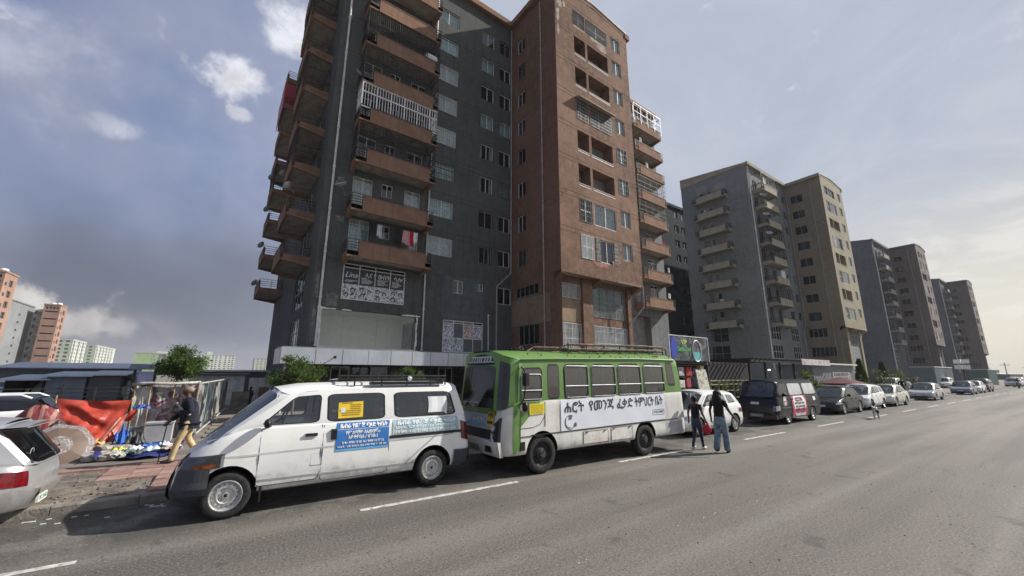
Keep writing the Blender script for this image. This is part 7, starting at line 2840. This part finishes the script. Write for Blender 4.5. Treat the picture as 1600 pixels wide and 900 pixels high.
# open umbrella lying on its side
u = thing('umbrella', 'open brown umbrella with a white floral rim lying on the pavement', 'umbrella', (-3.06, 13.9, .42))
u.rotation_euler = (R(58), R(-8), R(18))
brown = mat('umbrella_brown', (.115, .078, .058), .6, var=.12)
flor = mat('umbrella_floral', (.16, .13, .12), .7, dirt=(.46, .45, .44), dirt_amt=.85, dirt_scale=24)
for k in range(8):
    m = MB()
    a0, a1 = 2 * PI * k / 8, 2 * PI * (k + 1) / 8
    rs = [0.02, .12, .22, .33, .40, .47, .54, .60]
    def up(r, a, a0=a0, a1=a1):
        q = 1 - .05 * (r / .6) * math.sin(PI * (a - a0) / (a1 - a0)) * (1 if r < .6 else 1.4)
        return (r * q * math.cos(a), r * q * math.sin(a), .16 * (1 - (r / .6) ** 2) * q)
    for i in range(7):
        for j in range(4):
            b0, b1 = lerp(a0, a1, j / 4), lerp(a0, a1, (j + 1) / 4)
            m.face([up(rs[i], b0), up(rs[i], b1), up(rs[i + 1], b1), up(rs[i + 1], b0)], 1 if (i >= 5 or i < 2) else 0)
    m.build('panel', [brown, flor], u, smooth=True, weld=True)
m = MB()
for k in range(8):
    a = 2 * PI * k / 8
    m.tube([(0, 0, .15), (.33 * math.cos(a), .33 * math.sin(a), .10), (.6 * math.cos(a), .6 * math.sin(a), -.012)], .005, 4)
m.tube([(0, 0, .22), (0, 0, -.5)], .009, 6)
m.build('rib', [M['black']], u)
# blue ground sheet with clothes laid out
bs = thing('ground_sheet', 'dark blue sheet spread on the pavement with clothes laid out on it', 'sheet', (-1.62, 14.55, Z0))
m = MB()
m.grid(lambda s, t: (lerp(-.85, .75, s) + .08 * math.sin(t * 9) - .1 * t, lerp(-1.25, 1.2, t) + .12 * math.sin(s * 8), .02 + .02 * math.sin(s * 21 + t * 6) + .02 * math.sin(t * 26 - s * 9) + .08 * (abs(s - .5) > .42) * (t < .7)), 40, 40)
m.build('sheet', [mat('sheet_blue', (.016, .024, .12), .75, var=.25, scale=4)], bs, smooth=True)


def crumple(x, y, z, w, d, h, mm, label, cat, seed, name='garment', group='clothes on the blue sheet'):
    r = random.Random(seed)
    a, b, c = r.uniform(0, 6), r.uniform(0, 6), r.uniform(3, 6)
    m = MB()
    def P(s, t):
        rx = (s - .5) * 2
        ry = (t - .5) * 2
        k = 1 - .25 * (rx * rx * ry * ry) + .08 * math.sin(c * math.atan2(ry, rx) + a)
        e = max(0, 1 - (rx * rx + ry * ry) * .55)
        return (rx * w * .5 * k, ry * d * .5 * k, h * e * (.55 + .45 * math.sin(s * 13 + a) * math.sin(t * 11 + b)) + .012)
    m.grid(P, 16, 14)
    o = m.build(name, [mm], None, smooth=True)
    o.location = (x, y, z)
    o.rotation_euler = (0, 0, r.uniform(0, 6))
    return tag(o, label, cat, group)


for k, (x, y, w, d, c, lb) in enumerate(((-2.05, 14.1, .36, .30, (.55, .58, .08), 'lime yellow garment on the blue sheet'), (-1.78, 14.2, .4, .3, (.62, .62, .64), 'white garment beside the lime yellow one'),
                                         (-1.85, 13.75, .42, .25, (.12, .17, .16), 'dark green garment at the front of the blue sheet'), (-1.55, 14.5, .42, .35, (.06, .12, .40), 'mid blue garment in the middle of the blue sheet'),
                                         (-1.4, 13.9, .4, .28, (.45, .55, .5), 'pale mint garment at the front of the blue sheet'), (-1.25, 14.6, .3, .3, (.55, .6, .68), 'pale blue garment on the right of the blue sheet'),
                                         (-1.02, 13.95, .55, .4, (.55, .40, .36), 'dusty pink garment on the right end of the blue sheet'), (-2.0, 13.5, .3, .22, (.5, .5, .5), 'grey white garment at the front left of the blue sheet'),
                                         (-1.62, 13.55, .3, .2, (.08, .10, .09), 'dark garment at the front edge of the blue sheet'))):
    crumple(x, y, Z0 + .06, w, d, .13, mat('garment_%d' % k, c, .9, var=.25, scale=8), lb, 'clothes', 70 + k)
crumple(-2.68, 14.75, Z0 + .18, .45, .3, .18, mat('cloth_straw', (.50, .34, .14), .9, var=.2), 'straw yellow cloth under the corner of the red tarpaulin', 'cloth', 90, 'cloth', None)
crumple(-2.22, 15.3, Z0 + .05, .34, .3, .62, mat('bag_blue', (.02, .11, .42), .5, var=.2), 'bright blue plastic bag right of the red tarpaulin', 'bag', 91, 'plastic_bag', None)
crumple(-2.02, 16.0, 1.08, .40, .25, .16, mat('bag_blue2', (.015, .05, .25), .5), 'dark blue bag tied up at the right top corner of the red tarpaulin', 'bag', 92, 'plastic_bag', None)
crumple(-2.0, 15.4, Z0, .5, .5, .5, M['black'], 'black heap of bags between the red tarpaulin and the poster stall', 'bags', 93, 'bag_heap', None)


def rock(x, y, z, w, d, h, mm, label, seed, group):
    r = random.Random(seed)
    bm = bmesh.new()
    bmesh.ops.create_icosphere(bm, subdivisions=2, radius=.5)
    for v in bm.verts:
        q = 1 + r.uniform(-.13, .13)
        v.co = Vector((max(-.42, min(.42, v.co.x)) * w * 1.2 * q, max(-.42, min(.42, v.co.y)) * d * 1.2 * q, max(-.3, min(.3, v.co.z)) * h * 1.7 * q))
    me = bpy.data.meshes.new('rock')
    bm.to_mesh(me)
    bm.free()
    me.materials.append(mm)
    o = put('rock', me, None, (x, y, z + h * .45), r.uniform(0, 6))
    return tag(o, label, 'rock', group)


st_m = mat('rock_grey', (.33, .30, .26), .95, var=.3, scale=4, bump=.8, bscale=12)
for k in range(12):
    x, y = -2.50 + (k % 4) * .15 + rnd.uniform(-.05, .05), 13.6 + (k // 4) * .33 + rnd.uniform(-.08, .08)
    rock(x, y, Z0 - .02 + (.11 if k > 8 else 0), rnd.uniform(.28, .46), rnd.uniform(.2, .32), rnd.uniform(.09, .16), st_m, 'flat grey stone in the pile between the umbrella and the blue sheet', k, 'flat stones piled beside the blue sheet')
t = thing('crate', 'plain grey box standing behind the man in the cap', 'box', (-1.55, 16.2, Z0))
m = MB()
m.box(-.32, .30, -.2, .25, 0, .50)
m.build('box', [mat('crate_grey', (.34, .345, .36), .7, var=.1)], t)
m = MB()
m.box(-.34, .32, -.22, .27, .502, .55)
m.build('lid', [MATS['crate_grey']], t)
# poster stall: frame of poles with printed vinyl sheets
stall = thing('poster_stall', 'stall walled with old printed vinyl sheets, behind the man in the cap', 'stall', (-1.6, 17.3, Z0))
p1 = pic('vinyl_green', [(.06, .06, .05), (.16, .24, .10), (.40, .42, .36), (.10, .03, .05), (.30, .22, .26)], 1.6, .35)
p2 = pic('vinyl_night', [(.03, .035, .04), (.06, .12, .13), (.14, .16, .17), (.02, .02, .025), (.30, .30, .30)], 1.3, .35, True)
p3 = mat('vinyl_white', (.42, .42, .38), .5, var=.3, scale=3, dirt=(.15, .13, .1), dirt_amt=.6, dirt_scale=2)
p4 = pic('vinyl_pink', [(.34, .27, .30), (.20, .12, .15), (.45, .40, .40), (.12, .08, .09)], 2.2, .4)
def vinyl(name, x0, x1, z0, z1, mm, ph, y=0.0, amp=.03):
    m = MB()
    m.grid(lambda s, t: (lerp(x0, x1, s), y + amp * math.sin(s * 12 + ph) * (1 - t * .3) + amp * .5 * math.sin(t * 7 + s * 5 + ph), lerp(z0, z1, t) - .03 * math.sin(PI * s) * t), 20, 12)
    return m.build(name, [mm], stall, smooth=True)
vinyl('vinyl_sheet', -.80, -.42, .35, 1.58, p3, 0)
vinyl('vinyl_sheet', -.44, .30, .85, 1.55, p1, 1.3, .02)
vinyl('vinyl_sheet', -.44, .28, .20, .88, p4, 2.6, .0)
vinyl('vinyl_sheet', .30, .72, .2, 1.6, p4, 3.0, .05)
m = MB()
for x, l in ((-.82, 0), (-.42, -.05), (.12, .02), (.32, .05), (.74, 0)):
    m.tube([(x, -.05, 0), (x + l, -.06, 1.66)], .022, 6)
m.tube([(-.9, -.05, 1.62), (-.2, -.08, 1.66), (.8, -.05, 1.66)], .03, 6)
m.build('pole', [pole], stall, smooth=40)
m = MB()
m.box(.70, .76, -.12, -.06, 0, 1.62)
m.build('post', [mat('post_rust', (.22, .10, .05), .8)], stall)
m = MB()
m.tube([(-.9, -.1, 1.62), (-.5, -.12, 1.66), (.1, -.1, 1.63), (.8, -.1, 1.67)], .045, 8)
m.build('rolled_edge', [p3], stall, smooth=True)
# its flank along the alley
fl = thing('alley_fence', 'fence of dark printed vinyl sheets running back along the alley', 'fence', (-.80, 16.9, Z0))
for k in range(5):
    y0, y1 = k * 2.3, (k + 1) * 2.3 - .06
    m = MB()
    m.grid(lambda s, t: (.06 * lerp(y0, y1, s) + .04 * math.sin(s * 9 + k) , lerp(y0, y1, s), lerp(.08, 1.62, t) - .05 * math.sin(PI * s) * t), 14, 8)
    m.build('vinyl_sheet', [p2 if k != 1 else pic('vinyl_teal', [(.03, .04, .05), (.05, .14, .18), (.2, .22, .22), (.03, .03, .035)], 1.2, .35, True)], fl, smooth=True)
    m = MB()
    m.tube([(.06 * y0 - .03, y0, 0), (.06 * y0 - .03, y0, 1.68)], .03, 6)
    m.build('post', [pole], fl)
m = MB()
m.tube([(0, 0, 1.64), (.69, 11.5, 1.66)], .03, 6)
m.tube([(0.08, 0, .06), (.77, 11.5, .06)], .03, 6)
m.build('rail', [p3], fl)
# end of the alley
al = thing('corrugated_fence', 'white corrugated sheet fence at the end of the alley', 'fence', (.95, 29.5, .1))
for k in range(4):
    m = MB()
    m.grid(lambda s, t: (k * .45 + s * .44, .03 * math.sin(s * 40), t * (1.75 + (.18 if k > 1 else 0))), 26, 1)
    m.build('sheet', [mat('corrugated_white', (.45, .46, .46), .5, .1, var=.2, scale=2)], al, smooth=True)
m = MB()
m.box(0, .85, -.05, .0, 0, 1.0)
o = m.build('timber_board', [mat('board_grey', (.17, .16, .14), .9, var=.3)], None)
o.location = (.15, 28.0, .1)
tag(o, 'upright grey board leaning in the alley beside the dark figure', 'board')
m = MB()
m.box(0, .5, -.03, .03, 0, 1.25)
o = m.build('timber_board', [mat('board_brown', (.10, .06, .045), .8, var=.3)], None)
o.location = (1.38, 27.2, .1)
tag(o, 'narrow brown board standing at the right of the alley', 'board')


def shed(name, label, x, y, w, d, h, wallm, roofm, slope=.25, z=.1, cat='shed', open_front=False, over=.3, ribs=0):
    t = thing(name, label, cat, (x, y, z))
    m = MB()
    if open_front:
        m.box(0, .06, 0, d, 0, h)
        m.box(w - .06, w, 0, d, 0, h)
        m.box(.06, w - .06, d - .06, d, 0, h)
        m.box(.06, w - .06, .1, .16, 0, h * .4)
    else:
        m.box(0, w, 0, d, 0, h)
    m.build('wall', [wallm], t)
    if ribs:
        k = int(w / ribs)
        m = MB()
        for i in range(k + 1):
            m.box(i * w / k - .02, i * w / k + .02, -.025, -.002, .03, h - .03)
        m.build('rib', [wallm], t)
    m = MB()
    m.prism([(-over, h + .003), (d + over, h + slope), (d + over, h + slope + .07), (-over, h + .07)], 'x', -over, w + over)
    m.build('roof', [roofm], t)
    return t


SLATE = mat('shed_bluegrey', (.15, .175, .215), .7, var=.1)
SLATE2 = mat('shed_grey', (.085, .092, .10), .7, var=.1)
ROOFB = mat('roof_paleblue', (.40, .45, .50), .5, .2, var=.1)
shed('market_shed', 'blue grey sheet shed behind the railing, left of the darker one', -8.55, 34, 1.55, 3.5, 1.8, SLATE, ROOFB, ribs=.4)
shed('market_shed', 'dark grey sheet shed behind the railing, right of the blue grey one', -6.88, 34.2, 1.35, 3.5, 1.86, SLATE2, ROOFB, ribs=.45)
shed('market_stall', 'open dark market stall with a pale blue roof at the left', -10.1, 34, 1.45, 3, 1.6, M['dark'], ROOFB, open_front=True)
shed('market_shed', 'long low shed with a dark flat roof beyond the alley', -2.2, 33, 3.0, 3, 1.9, MATS['corrugated_white'], M['black'], .05)
shed('market_shed', 'low shed with rusty and white roof sheets behind the street tree', -2.6, 40, 5.0, 3, 2.15, SLATE2, mat('roof_patchy', (.40, .39, .37), .7, dirt=(.14, .10, .08), dirt_amt=.8, dirt_scale=1.5), .1)
shed('market_shed', 'distant long market roof on the far left', -30, 62, 17, 6, 2.2, SLATE2, mat('roof_rustgrey', (.20, .19, .18), .8, var=.3), .4)
shed('market_shed', 'pale roofed distant shed behind the blue grey shed', -15.5, 50, 8, 5, 2.4, SLATE2, ROOFB, .5)
t = thing('display_stand', 'dark stand with a pale purple panel under a small roof, left of the street tree', 'stand', (-4.35, 30, .1))
m = MB()
for x in (0, .85):
    m.box(x - .06, x + .06, -.05, .05, 0, 2.2)
m.box(0.06, .79, -.04, .04, 0, 1.5)
m.build('post', [M['black']], t)
m = MB()
m.box(.14, .80, -.075, -.045, 1.55, 2.1)
m.build('panel', [mat('panel_purple', (.36, .35, .58), .5)], t)
m = MB()
m.prism([(-.3, 2.2), (.3, 2.45), (.3, 2.5), (-.3, 2.25)], 'x', -.25, 1.1)
m.build('roof', [SLATE], t)
rl = thing('railing', 'black iron railing in front of the market sheds', 'railing', (-8.4, 24, .1))
for k in range(7):
    m = MB()
    m.box(k * .95 - .035, k * .95 + .035, -.035, .035, 0, 1.42 + (.12 if k == 3 else 0))
    m.build('post', [M['iron']], rl)
for z in (1.05, 1.22, 1.38):
    m = MB()
    m.tube([(-.2, 0, z), (2.5, .02, z + .005), (5.9, 0, z)], .02, 6)
    m.build('rail', [M['iron']], rl)
m = MB()
for k in range(40):
    x = rnd.uniform(5.0, 6.4)
    m.tube([(x, .4 + rnd.uniform(-.3, .3), rnd.uniform(.2, 1.2)), (x + rnd.uniform(-.5, .5), .4, rnd.uniform(.7, 1.7))], .015, 4)
o = m.build('scrap_heap', [mat('scrap_pale', (.32, .32, .30), .8, var=.4)], None)
o.location = (-8.4, 24.4, .1)
tag(o, 'heap of pale sticks and scrap at the right end of the railing', 'scrap')
m = MB()
m.tube([(0, 0, 0), (.02, 0, 3.4)], .07, 8)
for k in range(3):
    m.box(-.3 + k * .25, -.1 + k * .25, -.05, .05, 1.2 + k * .15, 1.9)
o = m.build('pole', [mat('pole_grey', (.3, .3, .3), .7)], None)
o.location = (-16.6, 58, .1)
tag(o, 'grey pole standing beside the far off taxi', 'pole')

# ------------------------------------------------------------------ right of the bus
kk = thing('game_kiosk', 'kiosk with a dark painted gaming banner on top, right behind the bus', 'kiosk', (18.2, 12.3, .1))
m = MB()
m.box(0, 3.6, .9, 2.6, 0, 2.6)
m.box(0, .06, 0, .9, 0, 2.7)
m.box(3.54, 3.6, 0, .9, 0, 2.7)
m.box(0.06, 3.54, .0, .9, 2.55, 2.7)
m.build('box', [mat('kiosk_dark', (.05, .05, .055), .7)], kk)
bp2 = pic('banner_game', [(.04, .05, .06), (.05, .10, .12), (.12, .12, .15), (.16, .16, .19), (.02, .02, .03)], 1.1, .3)
m = MB()
m.box(-.05, 3.5, -.12, -.02, 2.72, 3.98)
gb = m.build('banner', [bp2], kk)
m = MB()
m.box(-.09, 3.54, -.14, .0, 3.98, 4.02)
m.box(-.09, -.05, -.14, .0, 2.7, 3.98)
m.box(3.5, 3.54, -.14, .0, 2.7, 3.98)
m.build('frame', [M['wframe']], gb)
text('VIP', .32, mat('letter_lime', (.45, .62, .15), .5), gb, (.95, -.13, 3.58), width=.55, bold=.01)
text('Game Zone', .34, mat('letter_green', (.10, .42, .12), .5), gb, (.62, -.13, 3.22), width=1.2, bold=.012)
m = MB()
cx, cz = 2.35, 3.25
m.tube([(cx + .40 * math.cos(a), -.14, cz + .56 * math.sin(a)) for a in [2 * PI * k / 26 for k in range(27)]], .03, 5)
m.build('logo', [INKW], gb)
m = MB()
m.prism([(cx + .36 * math.cos(a), cz - .05 + .48 * math.sin(a)) for a in [PI + PI * k / 12 for k in range(13)]], 'y', -.135, -.125)
m.build('logo', [mat('logo_teal', (.10, .42, .40), .5)], gb)
m = MB()
m.prism([(.25 + .34 * math.cos(a) * (1 if math.cos(a) > 0 else .6), 3.35 + .58 * math.sin(a)) for a in [2 * PI * k / 14 for k in range(14)]], 'y', -.135, -.122)
m.build('figure', [mat('figure_blue', (.02, .05, .40), .5)], gb)
gcols = [(.5, .35, .1), (.45, .45, .43), (.4, .03, .04), (.08, .08, .09), (.5, .42, .2), (.2, .2, .22), (.55, .54, .5), (.35, .05, .06), (.15, .16, .2), (.5, .5, .48)]
for k in range(10):
    m = MB()
    x, z = .25 + (k % 5) * .66, 1.95 if k < 5 else 1.35
    w, h = rnd.uniform(.3, .6), rnd.uniform(.3, .58)
    m.box(x, x + w, .2, .4, z, z + h)
    o = m.build('goods_box', [mat('goods_%d' % k, gcols[k], .7, var=.4, scale=12)], None)
    o.location = (18.2, 12.2, .1)
    tag(o, 'small %s packet on the shelves of the gaming kiosk' % ('ochre', 'white', 'red', 'black', 'yellow', 'grey', 'cream', 'dark red', 'slate', 'pale')[k], 'goods', 'goods on the kiosk shelves')
m = MB()
for z in (1.3, 1.9, 2.5):
    m.box(.06, 3.54, .15, .9, z - .04, z)
m.build('shelf', [M['wood']], kk)
m = MB()
m.box(2.3, 3.3, -.05, .05, .9, 2.3)
o = m.build('picture_board', [pic('picture_cream', [(.5, .47, .36), (.2, .19, .15), (.6, .58, .5)], 3)], None)
o.location = (18.3, 12.1, .1)
o.rotation_euler = (R(-8), 0, 0)
tag(o, 'cream picture board leaning at the right of the gaming kiosk', 'board')
fn = thing('timber_fence', 'rustic timber fence of posts and rails between the kiosk and the dark van', 'fence', (24.2, 14.2, .1))
for k in range(9):
    m = MB()
    m.tube([(k * .95, 0, 0), (k * .95 + .02, 0, 1.65)], .05, 6)
    m.build('post', [mat('fence_wood', (.24, .20, .14), .9, var=.3, scale=5)], fn, smooth=40)
for z in (.5, .95, 1.35, 1.6):
    m = MB()
    m.tube([(-.2, 0, z), (3.5, 0, z + .03), (7.9, 0, z - .02)], .04, 6)
    m.build('rail', [MATS['fence_wood']], fn, smooth=40)
pg = thing('pergola', 'dark timber pergola lounge left of the grey container', 'pergola', (28.4, 13.2, .1))
DW = mat('pergola_dark', (.022, .02, .019), .8)
for x in (0, 2.3, 4.6, 7.0):
    for y in (0, 4):
        m = MB()
        m.box(x, x + .12, y, y + .12, 0, 2.85)
        m.build('post', [DW], pg)
m = MB()
m.box(-.3, 8.6, -.2, -.05, 2.85, 3.0)
m.box(-.3, 8.6, 4.05, 4.2, 2.85, 3.0)
m.build('beam', [DW], pg)
for k in range(14):
    m = MB()
    m.box(-.1 + k * .62, .0 + k * .62, -.4, 4.4, 3.002, 3.1)
    m.build('rafter', [DW], pg)
m = MB()
m.box(.2, 8.5, 3.9, 4.0, 0, 2.8)
m.build('back_wall', [M['dark']], pg)
m = MB()
for x in (3.4, 3.6):
    m.sphere((x, .3, 2.35), .06, 8, 6)
m.build('lamp', [mat('lamp_white', (.8, .8, .75), .5, emit=(1, .95, .85, 1.2))], pg)
cn = thing('shipping_container', 'pale grey shipping container shop with a dark lettered panel, beside the pergola', 'container', (38.2, 13.0, .1))
CG = mat('container_grey', (.26, .275, .28), .7, var=.1, dirt=(.38, .38, .37), dirt_amt=.5, dirt_scale=.8)
m = MB()
m.box(0, 9.5, 0, 2.6, 0, 2.85)
m.build('body', [CG], cn)
m = MB()
for k in range(30):
    m.box(k * .32 + .03, k * .32 + .18, -.03, -.002, .1, 2.75)
m.build('rib', [CG], cn)
m = MB()
m.box(-.2, 9.7, -.3, 2.8, 2.853, 2.97)
m.build('roof', [mat('roof_white', (.6, .62, .62), .5)], cn)
m = MB()
m.box(-2.8, 2.8, -.36, -.32, 2.75, 3.2)
m.build('banner', [pic('banner_pale', [(.5, .48, .48), (.35, .2, .22), (.6, .6, .6)], 3)], cn)
m = MB()
m.box(4.0, 8.3, -.06, -.035, 1.55, 2.25)
sp_ = m.build('sign_panel', [mat('sign_pale', (.30, .30, .28), .6)], cn)
text('ካፌ እና ሬስቶራንት' if False else 'K.SAKORTA F', .36, INK, sp_, (4.35, -.065, 1.93), width=3.4, bold=.012)
text('HOTZEM ALA', .30, INK, sp_, (4.35, -.065, 1.60), width=3.3, bold=.012)
ps = thing('parasol', 'wide maroon parasol in front of the grey container', 'parasol', (36.9, 10.9, .02))
for k in range(8):
    m = MB()
    a0, a1 = 2 * PI * k / 8, 2 * PI * (k + 1) / 8
    m.face([(0, 0, 1.95), (1.6 * math.cos(a0), 1.6 * math.sin(a0), 1.5), (1.6 * math.cos(a1), 1.6 * math.sin(a1), 1.5)])
    m.face([(1.6 * math.cos(a0), 1.6 * math.sin(a0), 1.5), (1.6 * math.cos(a1), 1.6 * math.sin(a1), 1.5), (1.6 * math.cos(a1), 1.6 * math.sin(a1), 1.38), (1.6 * math.cos(a0), 1.6 * math.sin(a0), 1.38)])
    m.build('panel', [mat('parasol_maroon', (.085, .012, .02), .9)], ps, fix=False)
m = MB()
m.tube([(0, 0, 0), (0, 0, 1.97)], .03, 8)
m.build('pole', [M['chrome']], ps)
for k, (x, y, w, h, mm, lb) in enumerate(((88, 14.2, 13, 3.2, mat('container_blue', (.17, .21, .225), .7, var=.1), 'grey blue container standing before the taupe tower'), (126, 12.8, 12, 3.1, mat('container_green', (.10, .17, .15), .7, var=.1), 'dark green container at the far end of the tower row'))):
    t = thing('shipping_container', lb, 'container', (x, y, .1))
    m = MB()
    m.box(0, w, 0, 2.6, 0, h)
    m.build('body', [mm], t)
    m = MB()
    for q in range(int(w / .5)):
        m.box(q * .5 + .05, q * .5 + .3, -.04, -.002, .1, h - .1)
        if q < 5:
            m.box(-.04, -.002, q * .5 + .05, q * .5 + .3, .1, h - .1)
    m.build('rib', [mm], t)
    m = MB()
    m.box(-.1, w + .1, -.1, 2.7, h, h + .12)
    m.build('roof', [MATS['roof_white']], t)
sg_ = thing('sign_board', 'pole with four small white sign panels in front of the farthest tower', 'sign', (98, 12.5, .1))
m = MB()
m.tube([(0, 0, 0), (0, 0, 4.6)], .07, 8)
m.build('pole', [M['iron']], sg_)
for k in range(4):
    m = MB()
    m.box(-.05, .05, -.85 + (k % 2) * .95, -.05 + (k % 2) * .95, 3.0 + (k // 2) * .9, 3.65 + (k // 2) * .9)
    m.box(-1.2 + (k % 2) * 1.3, -.1 + (k % 2) * 1.3, -.05, .05, 3.0 + (k // 2) * .9, 3.65 + (k // 2) * .9)
    m.build('panel', [INKW], sg_)
for k, (x, y, w, d, h, lb) in enumerate(((255, 30, 50, 20, 5.2, 'long grey warehouse far down the road, left one'), (335, 34, 45, 20, 5.0, 'long grey warehouse far down the road, right one'), (300, 24, 60, 12, 2.6, 'low white roofed shed before the far warehouses'))):
    shed('warehouse', lb, x, y, w, d, h, MATS['wall_slate'], MATS['roof_white'] if k == 2 else MATS['container_blue'], .8)
for k, (x, y, h) in enumerate(((152, 12.5, 5.0), (205, 12.8, 5.0), (250, 13, 5.6), (320, 13.5, 6.4))):
    t = thing('power_pole', 'wooden power pole at the far right horizon, %s' % ('nearest', 'second', 'third', 'farthest')[k], 'power pole', (x, y, .1), 0, 'power poles down the road')
    m = MB()
    m.tube([(0, 0, 0), (.05, 0, h)], .11, 6, 0, .07)
    m.build('pole', [M['wood']], t)
    m = MB()
    m.box(-.06, .06, -.8, .8, h - .6, h - .5)
    m.build('crossarm', [M['wood']], t)
# earth bank and grass strip before the towers, further along
m = MB()
m.grid(lambda s, t: (lerp(46, 130, s), lerp(9.9, 15, t), .11 + .25 * t * math.sin(s * 40) ** 2 * .4 + .02 * math.sin(s * 130 + t * 9)), 80, 6)
struct(m.build('verge', [mat('verge_earth', (.17, .145, .12), .95, var=.3, scale=.8, bump=.5)], smooth=True))

# ------------------------------------------------------------------ thin haze over the far end of the road
m = MB()
m.box(-420, 620, -120, 1300, -1.6, 60)
hz = stuff(m.build('haze', []))
hm = bpy.data.materials.new('haze')
hm.use_nodes = True
_t = NT(hm.node_tree)
_v = _t.n('ShaderNodeVolumePrincipled', {'Color': (.86, .88, .92, 1), 'Density': HAZE})
_o = _t.n('ShaderNodeOutputMaterial')
_t.t.links.new(_v.outputs[0], _o.inputs['Volume'])
hz.data.materials.append(hm)
